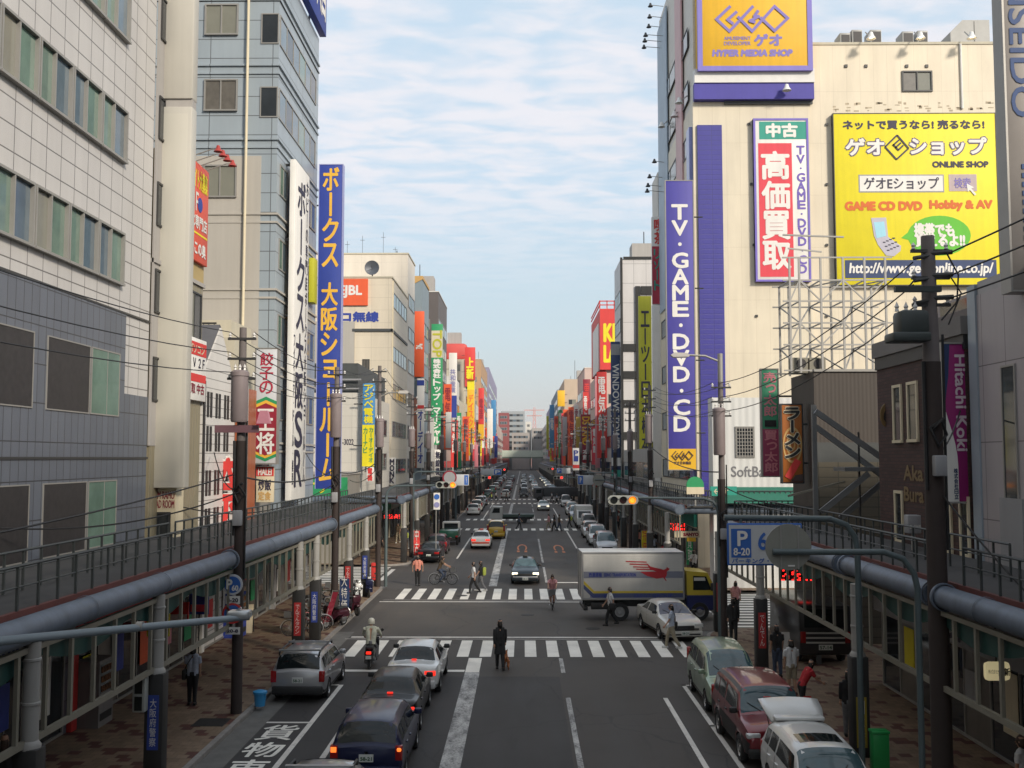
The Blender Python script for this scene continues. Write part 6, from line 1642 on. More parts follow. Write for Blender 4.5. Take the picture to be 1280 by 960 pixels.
t = thing('parking_meter_sign', (-7.9, 64, 3), 'white plate with blue and purple discs on a post at the left side street', 'road sign'); p = at(545, 632, 76); b = rect(542, 616, 550, 637, 76); q = MB(); q.box(b[0], b[1], 76, 76.04, b[2], b[3]); q.build('plate', s_white, t)
for (py, m_) in ((621, s_signblue), (631, s_lilac)): c = at(546, py, 76); q = MB(); q.disc((c.x, 75.98, c.z), .2, 'y', 20, 0, .02); q.build('disc', m_, t)
q = MB(); q.tube([(p.x, 76.08, .13), (p.x, 76.08, b[3])], .035, 0, 6); q.build('post', frame_m, t)

# ------------------------------------------------------------------ things on the pavements
t = thing('bucket', (-8.05, 31.9, .13), 'bright blue plastic bucket with a lid at the foot of the first left pole', 'bucket')
b_m = mat('plastic_blue', (.04, .26, .52), .35, 0, .05); q = MB(); q.lathe([(.001, .13), (.15, .13), (.19, .52), (.001, .52)], (-7.95, 31.9, 0), 'z', 18); q.build('body', b_m, t); q = MB(); q.lathe([(.001, .6), (.1, .6), (.215, .56), (.215, .50), (.19, .50)], (-7.95, 31.9, 0), 'z', 18); q.build('lid', b_m, t)
t = thing('green_cabinet', (8.75, 25.6, .13), 'bright green upright cabinet beside the right column near the camera', 'cabinet')
gm = mat('paint_bright_green', (.015, .24, .06), .4, 0, .06); q = MB(); q.bbox(8.33, 8.72, 25.4, 25.7, .13, 1.05, .03); q.build('body', gm, t); q = MB(); q.bbox(8.31, 8.74, 25.38, 25.72, 1.02, 1.09, .02); q.build('lid', gm, t)
t = thing('post_box', (-8.6, 61.2, .13), 'tall red box on the corner of the left side street', 'post box'); p = gp(482, 722, .13); q = MB(); q.bbox(p.x - .25, p.x + .25, 60.9, 61.3, .5, 1.5, .05); q.build('body', s_red, t); q = MB(); q.box(p.x - .1, p.x + .1, 61, 61.2, .13, .5); q.build('foot', frame_d, t); q = MB(); q.box(p.x - .18, p.x + .18, 60.885, 60.9, 1.25, 1.31); q.build('slot', s_black, t)
def vending(x, y, side, col, label):
    t = thing('vending_machine', (x, y, .13), label, 'vending machine')
    s_ = 1 if side < 0 else -1
    slab(t, 'cabinet', x, x + s_ * .7, y, y + 1.0, .13, 1.95, col); xx = x + s_ * .7
    q = MB(); q.box(xx, xx + s_ * .012, y + .08, y + .92, 1.05, 1.85); q.build('window', mat('vending_pane', (.20, .22, .22), .15, 0, .2, 8), t)  # plain grey display window
    q = MB()
    for r_ in range(3):
        for k in range(7): yy = y + .13 + k * .112; zz2 = 1.1 + r_ * .26; q.lathe([(.001, zz2), (.035, zz2), (.035, zz2 + .17), (.001, zz2 + .17)], (xx + s_ * .03, yy, 0), 'z', 8)
    q.build('bottle_row', mat('bottle_mix', (.16, .07, .03), .3, 0, .9, 9), t); q = MB(); q.box(xx, xx + s_ * .012, y + .1, y + .9, .3, .5); q.build('flap', s_black, t)
vending(LX + .05, 29.2, -1, sc('machine_grey', (.20, .19, .18)), 'grey vending machine by the tiled office wall under the left arcade')
vending(LX + .05, 43.6, -1, s_blue, 'blue vending machine before the white gabled house'); vending(RX - .05, 40.2, 1, s_red, 'red vending machine beside the parked van on the right pavement')
def shop_wall(name, label, side, y0, y1, m, cols, lit=None):
    X = LX if side < 0 else RX; s_ = 1 if side < 0 else -1
    t = thing(name, (X, (y0 + y1) / 2, .13), label, 'shop front')
    slab(t, 'pier', X, X + s_ * .18, y0, y0 + .35, .13, 3.4, m); slab(t, 'fascia', X, X + s_ * .3, y0, y1, 2.6, 3.5, cols[0])
    face = '+x' if side < 0 else '-x'; a0, a1 = (y0 + .4, y1 - .1) if side < 0 else (-y1 + .1, -y0 - .4)
    window(t, face, a0, a1, .16, 2.55, X + s_ * .03, even(max(2, int((y1 - y0) / 1.6))), frame_m, (g_dark, g_brown, g_dark), .07, .06)
    for i in range(max(1, int((y1 - y0) / 2.2))):
        yy = y0 + .8 + i * 2.2; q = MB(); q.box(X + s_ * .1, X + s_ * .115, yy, yy + .8, .9 + .2 * (i % 2), 2.0 + .2 * (i % 3)); q.build('poster', cols[(i + 1) % len(cols)], t)
    if lit:
        q = MB(); yy = y0 + lit; q.bbox(X + s_ * .4, X + s_ * 1.1, yy, yy + .2, 2.05, 2.6, .08); q.build('lit_sign', mat('sign_glow_white', (.85, .80, .72), .5, 0, .06, 4, emit=.8), t)
    return t
panel_k = mat('panel_kept_white', (.44, .43, .42), .5, 0, .08)
shop_wall('electrical_shop', 'electrical shop front with a grey fascia and lit white box near the left edge', -1, 14, 21.5, panel_k, (s_grey, s_blue, s_cream), 5.6)
t2 = thing('shop_lettering', (LX + .31, 24, 2.9), 'navy capitals on the grey shop fascia near the left edge', 'lettering'); letters(t2, 'Panasonic', 21.9, 25.6, 2.82, 3.3, LX + .3, s_navy, face='+x', bold=.02)
shop_wall('tiled_shop', 'shop front with small posters below the tiled office', -1, 21.6, 28.6, panel_k, (s_grey, s_cream, s_blue, s_white))
shop_wall('bright_game_shop', 'gaudy shop front with red yellow and blue posters below the khaki building', -1, 28.8, 40.1, s_red, (s_red, s_lemon, s_blue, s_orange, s_pink, s_green))
shop_wall('toy_shop', 'shop front with a green fascia below the gabled house', -1, 40.3, 51, s_white, (s_green, s_red, s_white, s_lemon))
shop_wall('hobby_shop', 'shop front with a dark fascia under the blue grey block', -1, 51.9, 61.5, panel_k, (s_navy, s_white, s_red))
shop_wall('dim_shop', 'dim shop front with a green fascia at the right edge', 1, 10, 20, frame_d, (s_teal, s_grey, s_maroon))
t = shop_wall('brick_shop_front', 'dim shop front with big dark capitals under the brick building', 1, 20.2, 35, frame_d, (s_grey, s_red, s_lemon, s_cream))
t2 = thing('shop_lettering', (RX - .31, 26, 2.9), 'black capitals on the grey fascia under the brick building', 'lettering'); letters(t2, 'SONY', -30, -26.5, 2.72, 3.35, RX - .3, s_ink, face='-x', bold=.03)
# lit oval sign on the right
t = thing('lit_oval_sign', (10.2, 20, 2), 'glowing cream oval sign with black characters under the right arcade', 'sign'); b = rect(1232, 828, 1265, 852, 21.5); q = MB(); q.bbox(b[0], b[1], 21.5, 21.68, b[2], b[3], .16); q.build('box', mat('sign_glow_cream', (.75, .64, .36), .5, 0, .1, 3, emit=.32), t)
letters(t, '台新', b[0] + .25, b[1] - .05, b[2] + .12, b[2] + .27, 21.5, s_black, bold=.006); letters(t, '株式会社', b[0] + .05, b[0] + .24, b[2] + .16, b[2] + .24, 21.5, s_black); q = MB(); q.tube([((b[0] + b[1]) / 2, 21.6, b[3]), ((b[0] + b[1]) / 2, 21.6, 4.4)], .02, 0, 6); q.build('hanger', frame_d, t)
# red dot displays
led = mat('led_red', (1.0, .02, .015), .5, 0, 0, emit=2.2)
for (px0, py0, px1, py1, Y, lab) in ((975, 712, 1021, 726, 40.5, 'red dot matrix display under the right arcade near the noodle sign'), (838, 654, 856, 663, 64, 'red dot matrix display below the purple upright sign'), (480, 643, 500, 648, 75, 'red glowing strip sign at the left side street corner')):
    t, x0, x1, z0, z1 = sign('display_board', lab, (px0, py0, px1, py1), Y, s_black, .15, None, None, 'display'); q = MB(); nx = 16; nz = 6; rs2 = random.Random(px0); dx = (x1 - x0) / nx; dz = (z1 - z0) / nz
    for i in range(nx):
        for j in range(nz):
            if rs2.random() < .5 and i % 5 != 4: q.box(x0 + dx * (i + .08), x0 + dx * (i + .92), Y - .012, Y - .001, z0 + dz * (j + .12), z0 + dz * (j + .88))
    q.build('lit_dots', led, t); q = MB(); q.tube([(x0 + .1, Y + .1, z1), (x0 + .1, Y + .1, z1 + .6)], .02, 0, 5); q.tube([(x1 - .1, Y + .1, z1), (x1 - .1, Y + .1, z1 + .6)], .02, 0, 5); q.build('hanger', frame_d, t)
t, x0, x1, z0, z1 = sign('shop_sign', 'cream fascia board with dark red capitals below the red display', (843, 664, 875, 672), 62.3, s_cream, .2, None); letters(t, 'SANYO', x0 + (x1 - x0) * .36, x1 - .1, z0 + .1, z1 - .1, 62.3, s_maroon, bold=.02)
t, x0, x1, z0, z1 = sign('shop_sign', 'small amber board hung under the cream fascia board', (859, 672, 870, 677), 62.2, s_gold, .15, None)
# pavement boards and banners
def aboard(px, py, w_, h, m, label, txt_=None, tm=None, side=1):
    p = gp(px, py, .13); t = thing('pavement_board', p, label, 'signboard')
    q = MB(); q.prism([(p.y - .02, .15), (p.y + .03, .15), (p.y + .25, .13 + h), (p.y + .2, .13 + h)], p.x - w_ / 2, p.x + w_ / 2, plane='yz'); q.build('panel', m, t); q = MB(); q.bar((p.x - w_ / 2 + .05, p.y + .5, .13), (p.x - w_ / 2 + .05, p.y + .24, .1 + h), .04, .04); q.bar((p.x + w_ / 2 - .05, p.y + .5, .13), (p.x + w_ / 2 - .05, p.y + .24, .1 + h), .04, .04); q.build('leg', frame_d, t)
    return t
aboard(976, 790, .75, 1.7, s_gold, 'tall yellow pavement board on the right corner'); aboard(988, 824, .75, .95, s_white, 'white pavement board before the yellow one'); aboard(606 - 300, 792, .6, 1.2, s_cream, 'cream pavement board under the left arcade')
def banner(px, py, hgt, m, label, txt_, tm, w_=.45, lean=0.0):
    p = gp(px, py, .13); t = thing('banner_flag', p, label, 'banner'); q = MB(); q.tube([(p.x, p.y, .13), (p.x + lean, p.y, .13 + hgt)], .015, 0, 6); q.bar((p.x + lean, p.y, .1 + hgt), (p.x + lean + w_, p.y, .1 + hgt), .015, .015); q.build('pole', frame_m, t); q = MB(); n = 8; vs = []
    for i in range(n + 1):
        z = .45 + (hgt - .4) * i / n; e = lean * i / n; o_ = .04 * math.sin(i * 1.1); vs += [(p.x + e, p.y + o_, z), (p.x + e + w_, p.y - o_ + .03, z)]
    q.add(vs, [(2 * i, 2 * i + 1, 2 * i + 3, 2 * i + 2) for i in range(n)]); c = q.build('cloth', m, t); md = c.modifiers.new('thickness', 'SOLIDIFY'); md.thickness = .006
    q = MB(); vert_into(q, txt_, p.x + w_ / 2 + lean * .5, w_ * .6, .2 + hgt, .6, p.y - .06); 
    if not lean: q.build('lettering', tm, t, False)
    return t
banner(404, 787, 1.7, s_maroon, 'leaning red banner among the parked bicycles on the left', 'セール', s_white, .24, .4); banner(424, 776, 2.0, s_navy, 'navy and white banner beside the leaning red one', '大特価', s_white)
banner(858, 712, 2.2, s_green, 'narrow green banner before the far right shops', '買取', s_white); banner(802, 700, 2.2, s_lemon, 'yellow banner before the far right shops', '特価', s_red); banner(517, 700, 2.2, s_red, 'red banner before the left shops past the side street', '中古', s_white)
for (px, py, m_, lab, side) in ((197, 800, s_lemon, 'yellow hanging board with a red strip before the gaudy shop', -1), (222, 790, s_red, 'red hanging board before the gaudy shop', -1), (248, 776, s_blue, 'blue hanging board before the gaudy shop', -1)):
    p = at(px, py, 33 + (px - 197) * .09); t = thing('hanging_board', (p.x, p.y, p.z), lab, 'sign'); slab(t, 'board', p.x - .35, p.x + .35, p.y, p.y + .08, 2.0, 2.75, m_); slab(t, 'strip', p.x - .3, p.x + .3, p.y - .012, p.y, 2.1, 2.35, s_pinkred if m_ is not s_red else s_white); q = MB(); q.tube([(p.x, p.y + .04, 2.75), (p.x, p.y + .04, 4.5)], .015, 0, 5); q.build('hanger', frame_d, t)
# ------------------------------------------------------------------ vehicles
def paint_m(name, col, metal=.0, rough=.28):
    return mat('car_' + name, col, rough, metal, .04, .8, coat=.25 if max(col) < .06 else .7, spec=.3 if max(col) < .06 else .5)
car_glass = mat('car_glass', (.010, .014, .015), .05, 0, .2, 1.5, spec=.42)
car_glass_t = mat('car_glass_teal', (.045, .085, .095), .06, 0, .25, 2, spec=.7)
rubber = mat('tyre_rubber', (.014, .014, .014), .8, 0, .1, 6)
alloy = mat('wheel_alloy', (.38, .38, .38), .35, .6, .05)
trim_k = mat('trim_black', (.018, .018, .018), .55, 0, .1)
tail_on = mat('tail_lit', (.9, .03, .015), .3, 0, 0, emit=1.0); tail_off = mat('tail_red', (.30, .012, .012), .15, 0, .05)
blink = mat('blinker_lit', (1.0, .20, .03), .3, 0, 0, emit=1.1)
head_l = mat('headlamp', (.55, .56, .55), .12, .2, .1, 8); head_on = mat('headlamp_lit', (1.0, .88, .62), .3, 0, 0, emit=1.6)
plate_m = mat('number_plate', (.60, .61, .58), .4, 0, .05); plate_ink = mat('plate_ink', (.03, .10, .05), .5, 0, 0)
SPEC = {
 'wagon': dict(L=4.2, R=.30, ax=(-1.27, 1.32), st=[
  (-2.10,.40,.90,.94,.70,.74,.62),(-2.06,.27,.96,1.00,.78,.82,.70),(-1.98,.22,.98,1.24,.80,.84,.68),(-1.80,.20,.98,1.45,.81,.845,.66),(-.9,.19,.97,1.51,.81,.845,.66),
  (.45,.19,.95,1.46,.81,.845,.65),(1.12,.19,.94,.99,.81,.845,.74),(1.75,.2,.85,.88,.79,.83,.70),(2.02,.25,.73,.75,.74,.78,.64),(2.10,.36,.60,.61,.66,.70,.56)],
  rear=(1.2, 2.9), ws=(5.06, 5.93), side=[((3.08, 3.04), (3.55, 3.52)), ((3.62, 3.60), (4.12, 4.12)), ((4.2, 4.2), (5.62, 5.08))], tail=(.62, .62, 1.0)),
 'sedan': dict(L=4.7, R=.31, ax=(-1.38, 1.38), st=[
  (-2.33,.42,.80,.83,.66,.70,.60),(-2.28,.28,.90,.93,.74,.78,.66),(-2.10,.22,.95,.985,.78,.83,.70),(-1.55,.20,.955,1.0,.80,.85,.70),(-.95,.19,.95,1.36,.81,.86,.60),
  (-.1,.19,.94,1.42,.81,.86,.60),(.45,.19,.93,1.37,.81,.86,.60),(1.15,.19,.91,.96,.81,.86,.72),(1.85,.2,.83,.86,.79,.84,.70),(2.18,.24,.73,.75,.74,.79,.64),(2.30,.36,.60,.61,.66,.70,.56)],
  rear=(3.08, 3.93), ws=(6.06, 6.94), side=[((3.42, 4.02), (4.55, 4.5)), ((4.66, 4.62), (6.62, 6.04))], tail=(.58, .66, .90)),
 'suv': dict(L=4.3, R=.345, ax=(-1.28, 1.33), st=[
  (-2.14,.46,1.00,1.04,.74,.78,.66),(-2.10,.34,1.07,1.12,.84,.88,.76),(-2.02,.30,1.09,1.42,.86,.90,.76),(-1.88,.28,1.09,1.68,.86,.90,.74),(-.8,.27,1.08,1.76,.86,.90,.74),
  (.62,.27,1.07,1.70,.86,.90,.73),(1.12,.27,1.06,1.12,.86,.90,.80),(1.80,.28,.98,1.02,.85,.89,.78),(2.06,.32,.88,.90,.82,.86,.72),(2.14,.42,.74,.75,.74,.78,.64)],
  rear=(1.2, 2.9), ws=(5.06, 5.93), side=[((3.08, 3.04), (3.6, 3.58)), ((3.66, 3.64), (4.2, 4.2)), ((4.28, 4.28), (5.6, 5.08))], tail=(.62, .75, 1.2)),
 'van': dict(L=4.25, R=.31, ax=(-1.30, 1.38), st=[
  (-2.12,.42,.96,1.00,.70,.74,.64),(-2.08,.28,1.02,1.08,.79,.83,.72),(-2.02,.23,1.04,1.40,.81,.85,.70),(-1.88,.21,1.04,1.62,.82,.855,.68),(-.8,.2,1.03,1.70,.82,.855,.68),
  (.45,.2,1.00,1.64,.82,.855,.66),(1.38,.2,.96,1.01,.82,.855,.72),(1.85,.22,.84,.87,.79,.83,.68),(2.06,.27,.72,.74,.74,.78,.62),(2.13,.36,.58,.59,.66,.70,.54)],
  rear=(1.2, 2.9), ws=(5.05, 5.94), side=[((3.08, 3.04), (3.55, 3.53)), ((3.62, 3.6), (4.2, 4.2)), ((4.28, 4.28), (5.68, 5.08))], tail=(.60, .70, 1.3)),
 'kei': dict(L=3.4, R=.27, ax=(-1.1, 1.05), st=[
  (-1.68,.38,.95,1.00,.62,.64,.58),(-1.66,.26,1.00,1.06,.68,.71,.64),(-1.62,.22,1.02,1.5,.69,.725,.62),(-1.52,.2,1.02,1.76,.70,.73,.61),(-.4,.19,1.02,1.84,.70,.73,.61),
  (.85,.19,1.0,1.78,.70,.73,.60),(1.38,.19,.98,1.04,.70,.73,.64),(1.55,.2,.88,.90,.69,.72,.61),(1.66,.26,.76,.77,.66,.69,.58),(1.70,.36,.60,.61,.60,.62,.52)],
  rear=(1.2, 2.9), ws=(5.05, 5.92), side=[((3.1, 3.05), (3.6, 3.58)), ((3.66, 3.64), (4.25, 4.25)), ((4.32, 4.32), (5.6, 5.06))], tail=(.50, .60, .95)),
}
def mono(vals, s):
    n = len(vals); i = min(int(s), n - 2); f = s - i
    d = [vals[k + 1] - vals[k] for k in range(n - 1)]
    def tg(k):
        if k == 0: return d[0]
        if k == n - 1: return d[-1]
        return 0 if d[k - 1] * d[k] <= 0 else 2 * d[k - 1] * d[k] / (d[k - 1] + d[k])
    a, b = vals[i], vals[i + 1]; m0, m1 = tg(i), tg(i + 1)
    return a * (2 * f ** 3 - 3 * f ** 2 + 1) + m0 * (f ** 3 - 2 * f ** 2 + f) + b * (-2 * f ** 3 + 3 * f ** 2) + m1 * (f ** 3 - f ** 2)
class Body:
    def __init__(s, spec): s.st = spec['st']; s.n = len(s.st); s.cols = list(zip(*s.st))
    def prof(s, q):
        q = max(0, min(s.n - 1.0001, q))
        y = mono(s.cols[0], q); zb, zbelt, zt, wl_, wb, wt = [mono(s.cols[k], q) for k in range(1, 7)]
        d = min(.16, .22 * (zt - zbelt)); h = zbelt - zb
        return y, [(0, zb), (wl_ * .85, zb), (wl_, zb + .07), (wb, zb + .42 * h), (wb * .99, zb + .80 * h), (wb * .955, zbelt), (wt * 1.02, zt - d), (wt * .84, zt - .01), (wt * .42, zt + .022), (0, zt + .03)]
    def pt(s, q, t, side=1):
        y, p = s.prof(q); t = max(0, min(8.9999, t)); i = int(t); f = t - i
        return Vector(((p[i][0] * (1 - f) + p[i + 1][0] * f) * side, y, p[i][1] * (1 - f) + p[i + 1][1] * f))
    def off(s, q, t, side, o):
        e = .02; a = s.pt(q + e, t, side) - s.pt(q - e, t, side); b = s.pt(q, t + e, side) - s.pt(q, t - e, side)
        n = a.cross(b) * side
        n = n.normalized() if n.length > 1e-9 else Vector((0, 0, 1))
        p = s.pt(q, t, side)
        c = Vector((0, p.y, .75))
        if n.dot(p - c) < 0: n = -n
        return p + n * o
    def shell(s, per=5):
        q = MB(); ss = [i / per for i in range((s.n - 1) * per)] + [s.n - 1.0002]; rows = []
        for a in ss:
            y, p = s.prof(a); rows.append([(x, y, z) for x, z in p] + [(-x, y, z) for x, z in reversed(p[1:-1])])
        m = len(rows[0]); vs = [v_ for r_ in rows for v_ in r_]; fs = []
        for i in range(len(rows) - 1):
            for k in range(m): fs.append((i * m + k, i * m + (k + 1) % m, (i + 1) * m + (k + 1) % m, (i + 1) * m + k))
        fs += [tuple(range(m)), tuple((len(rows) - 1) * m + k for k in range(m))]
        q.add(vs, fs, 0, True); return q
    def panel(s, q, c, side, o=.007, nu=6, nv=3, m=0):
        """c = ((s,t) rear bottom, front bottom, front top, rear top)"""
        vs = []
        for j in range(nv + 1):
            for i in range(nu + 1):
                u_, v_ = i / nu, j / nv
                A = (c[0][0] + (c[1][0] - c[0][0]) * u_, c[0][1] + (c[1][1] - c[0][1]) * u_); B = (c[3][0] + (c[2][0] - c[3][0]) * u_, c[3][1] + (c[2][1] - c[3][1]) * u_)
                vs.append(s.off(A[0] + (B[0] - A[0]) * v_, A[1] + (B[1] - A[1]) * v_, side, o))
        fs = [(j * (nu + 1) + i, j * (nu + 1) + i + 1, (j + 1) * (nu + 1) + i + 1, (j + 1) * (nu + 1) + i) for j in range(nv) for i in range(nu)]
        return q.add(vs, fs, m, True)
    def across(s, q, s0, s1, t0, o=.007, n=10, k=5, inset=0.0):
        vs = []
        for j in range(k + 1):
            ss = s0 + (s1 - s0) * j / k
            for i in range(n + 1):
                u_ = -1 + 2 * i / n; vs.append(s.off(ss, 8.99 - abs(u_) * (8.99 - t0), 1 if u_ >= 0 else -1, o))
        return q.add(vs, [(j * (n + 1) + i, j * (n + 1) + i + 1, (j + 1) * (n + 1) + i + 1, (j + 1) * (n + 1) + i) for j in range(k) for i in range(n)], 0, True)
def cut_arches(o, axles, R_, w_):
    q = MB()
    for y in axles:
        for s_ in (-1, 1): q.lathe([(.001, s_ * (w_ - .24)), (R_ + .045, s_ * (w_ - .24)), (R_ + .045, s_ * (w_ + .2)), (.001, s_ * (w_ + .2))], (0, y, R_), 'x', 24)
    c = q.build('cutter', trim_k)
    o.data.materials.append(trim_k)
    md = o.modifiers.new('arch', 'BOOLEAN'); md.object = c; md.operation = 'DIFFERENCE'; md.solver = 'EXACT'
    try: md.material_mode = 'TRANSFER'
    except Exception: pass
    dg = bpy.context.evaluated_depsgraph_get(); dg.update()
    me = bpy.data.meshes.new_from_object(o.evaluated_get(dg))
    if len(me.polygons) > 20:
        o.modifiers.clear(); o.data = me; me.set_sharp_from_angle(angle=R(35))
    else: o.modifiers.clear()
    bpy.data.objects.remove(c)
def wheel(parent, x, y, R_, cap=False):
    s_ = 1 if x > 0 else -1; w_ = .19
    q = MB(); q.lathe([(R_ * .62, -w_ / 2), (R_ * .93, -w_ / 2), (R_, -w_ * .3), (R_, w_ * .3), (R_ * .93, w_ / 2), (R_ * .62, w_ / 2), (R_ * .6, w_ * .3)], (x - s_ * w_ / 2, y, R_), 'x', 24)
    wv = q.build('wheel', rubber, parent)
    q = MB(); xo = x - s_ * .012
    q.lathe([(R_ * .64, s_ * -.01), (R_ * .60, s_ * -.0), (R_ * .52, s_ * -.035), (R_ * .2, s_ * -.03), (R_ * .12, s_ * .0), (.001, s_ * .0)], (xo, y, R_), 'x', 20)
    q.build('rim', alloy, wv)
    q = MB()
    for k in range(6):
        a = 2 * math.pi * k / 6; q.disc((xo - s_ * .024, y + R_ * .38 * math.cos(a), R_ + R_ * .38 * math.sin(a)), R_ * .085, 'x', 8, 0, .012)
    q.build('rim_holes', trim_k, wv)
    return wv
def car(kind, name, label, pm, cat='car', group=None, lit=None, glass_m=None, rails=False, bumper=None, front_on=False, noplate=False, taxi=False, mirrors=True, spoiler=False, open_hatch=False, cladding=False):
    sp = SPEC[kind]; B = Body(sp); t = thing(name, (0, 0, 0), label, cat, group)
    gm = glass_m or car_glass
    b = B.shell().build('body', pm, t); cut_arches(b, sp['ax'], sp['R'], max(r_[5] for r_ in sp['st']))
    W = max(r_[5] for r_ in sp['st']); yr = sp['st'][0][0]; yf = sp['st'][-1][0]
    for y in sp['ax']:
        for s_ in (-1, 1): wheel(t, s_ * (W + .004), y, sp['R'])
    q = MB(); B.across(q, *sp['ws'], 6.28); q.build('windscreen', gm, t, False)
    q = MB(); c_ = sp['ws'][1]; B.across(q, c_ + .14, c_ + .165, 5.6, .003, 10, 1); B.across(q, sp['rear'][0] - .16, sp['rear'][0] - .135, 5.6, .003, 10, 1); q.build('panel_gap', trim_k, t, False)
    q = MB(); B.across(q, *sp['rear'], 6.28); q.build('rear_window', car_glass if gm is car_glass_t else gm, t, False)
    for s_ in (-1, 1):
        for (r_, f_) in sp['side']:
            q = MB(); B.panel(q, ((r_[0], 5.10), (f_[0], 5.10), (f_[1], 5.90), (r_[1], 5.90)), s_); q.build('side_window', car_glass, t, False)
        q = MB()
        cuts = [sp['side'][-1][0][0] - .04, sp['ws'][1] - .12] + ([sp['side'][-2][0][0] - .03] if len(sp['side']) > 1 else [])
        for c in cuts: B.panel(q, ((c, 2.6), (c + .018, 2.6), (c + .018, 5.0), (c, 5.0)), s_, .003, 1, 6)
        sm = q.build('door_seam', trim_k, t, False)
        for c in (cuts[0], cuts[-1] if len(cuts) > 2 else cuts[0]):
            p = B.off(c + .16, 4.2, s_, .012); q = MB(); q.bbox(p.x - .02, p.x + .02, p.y - .09, p.y + .09, p.z - .018, p.z + .018, .01); q.build('door_handle', trim_k if cladding else pm, t)
        if mirrors:
            c = sp['ws'][1] - .32; p = B.off(c, 5.1, s_, .10); q = MB(); q.bbox(p.x - .10, p.x + .10, p.y - .05, p.y + .06, p.z - .02, p.z + .13, .04); q.bar((p.x - s_ * .12, p.y, p.z + .02), (p.x, p.y, p.z + .04), .05, .05); q.build('mirror', trim_k if cladding or kind == 'sedan' else pm, t)
        hw, z0, z1 = sp['tail']
        m_ = lit if lit else tail_off
        q = MB(); xo = sp['st'][1][5]
        if kind == 'sedan': q.bbox(s_ * .40, s_ * (xo - .02), yr - .015, yr + .14, z0 + .02, z1 - .06, .03)
        else: q.bbox(s_ * (xo - .16), s_ * (xo + .012), yr - .012, yr + .16, z0 + .02, z1 - .02, .03)
        if lit is blink:
            q.build('tail_lamp', tail_off, t); q = MB(); q.bbox(s_ * (xo - .13), s_ * (xo - .0), yr - .022, yr + .06, z1 - .17, z1 - .05, .04)
            q.build('indicator_lamp', m_, t)
        else: q.build('tail_lamp', m_, t)
        q = MB(); zc = sp['st'][-2][2]; xo = sp['st'][-2][5]
        q.bbox(s_ * (xo - .34), s_ * (xo + .012), yf - .22, yf - .015, zc - .14, zc + .0, .045); q.build('headlamp', head_on if front_on else head_l, t)
        q = MB(); B.panel(q, ((sp['ax'][0] and 1.0, 2.05), (sp['ws'][1] + 1.5, 2.05), (sp['ws'][1] + 1.5, 2.4 if not cladding else 2.95), (1.0, 2.4 if not cladding else 2.95)), s_, .004, 12, 1)
        if not cladding: q.build('sill_trim', trim_k, t, False)
    bm_ = bumper or pm
    q = MB(); zr = sp['st'][0][1]; wr = sp['st'][0][5]
    q.bbox(-wr - .05, wr + .05, yr - .07, yr + .12, zr - .14, zr + .12, .05); q.build('rear_bumper', bm_, t)
    q = MB(); zf_ = sp['st'][-1][1]; wf = sp['st'][-1][5]; q.bbox(-wf - .06, wf + .06, yf - .10, yf + .07, zf_ - .13, zf_ + .10, .05); q.build('front_bumper', bm_, t)
    q = MB(); q.bbox(-.42, .42, yf - .06, yf + .015, zf_ + .11, sp['st'][-2][2] - .06, .02); q.build('grille', trim_k, t)
    q = MB(); q.box(-wf + .05, wf - .05, yf + .06, yf + .078, zf_ - .07, zf_ - .01); q.build('lower_grille', trim_k, t)
    if not noplate:
        for (y0, y1, z, sd) in ((yr - .085, yr - .071, zr + .0 if kind == 'sedan' else zr + .30, -1), (yf + .071, yf + .085, zf_ + .02, 1)):
            if sd < 0 and kind != 'sedan': y0, y1 = yr - .03, yr - .004
            if sd < 0 and kind == 'sedan': y0, y1 = yr - .02, yr - .004; z = zr + .17
            q = MB(); q.box(-.165, .165, y0, y1, z - .083, z + .083); pl = q.build('number_plate', plate_m, t)
            q = MB(); write_into(q, '58-21', -.13, .13, z - .05, z + .03, y0 if sd < 0 else y1, '-y' if sd < 0 else '+y', .004); q.build('plate_figures', plate_ink, pl, False)
    if rails:
        for s_ in (-1, 1):
            q = MB(); pts = [B.off(s1, 6.9, s_, .10) for s1 in (2.95, 3.3, 3.8, 4.3, 4.8)]; pts = [pts[0] - Vector((0, 0, .1))] + pts + [pts[-1] - Vector((0, 0, .1))]; q.tube(pts, .028, 0, 6); q.build('roof_rail', trim_k, t)
        for s1 in (3.15, 4.35):
            a = B.off(s1, 6.9, -1, .15); c = B.off(s1, 6.9, 1, .15); q = MB(); q.bar(a, c, .09, .05); q.build('roof_bar', alloy, t)
    if spoiler:
        p = B.pt(2.9, 8.9); q = MB(); q.bbox(-.60, .60, p.y - .22, p.y + .06, p.z - .02, p.z + .05, .025); q.build('spoiler', pm, t)
    if taxi:
        p = B.pt(5.2, 8.9); q = MB(); q.bbox(-.16, .16, p.y - .08, p.y + .08, p.z, p.z + .13, .04); q.build('roof_lamp', taxi, t)
    q = MB()
    a = B.off(sp['ws'][1] - .02, 8.2, 1, .015); c = B.off(sp['ws'][1] - .35, 7.2, 1, .02); q.tube([a, c], .009, 0, 5); a = B.off(sp['ws'][1] - .02, 8.6, -1, .015); c = B.off(sp['ws'][1] - .35, 7.9, -1, .02); q.tube([a, c], .009, 0, 5); q.build('wiper', trim_k, t)
    return t, B
silver = paint_m('silver', (.40, .40, .41), .55, .3); navy = paint_m('navy', (.014, .018, .055), .2); black = paint_m('black', (.005, .005, .006), .0, .35); whitec = paint_m('white', (.60, .60, .58)); maroon = paint_m('maroon', (.17, .012, .018), .2)
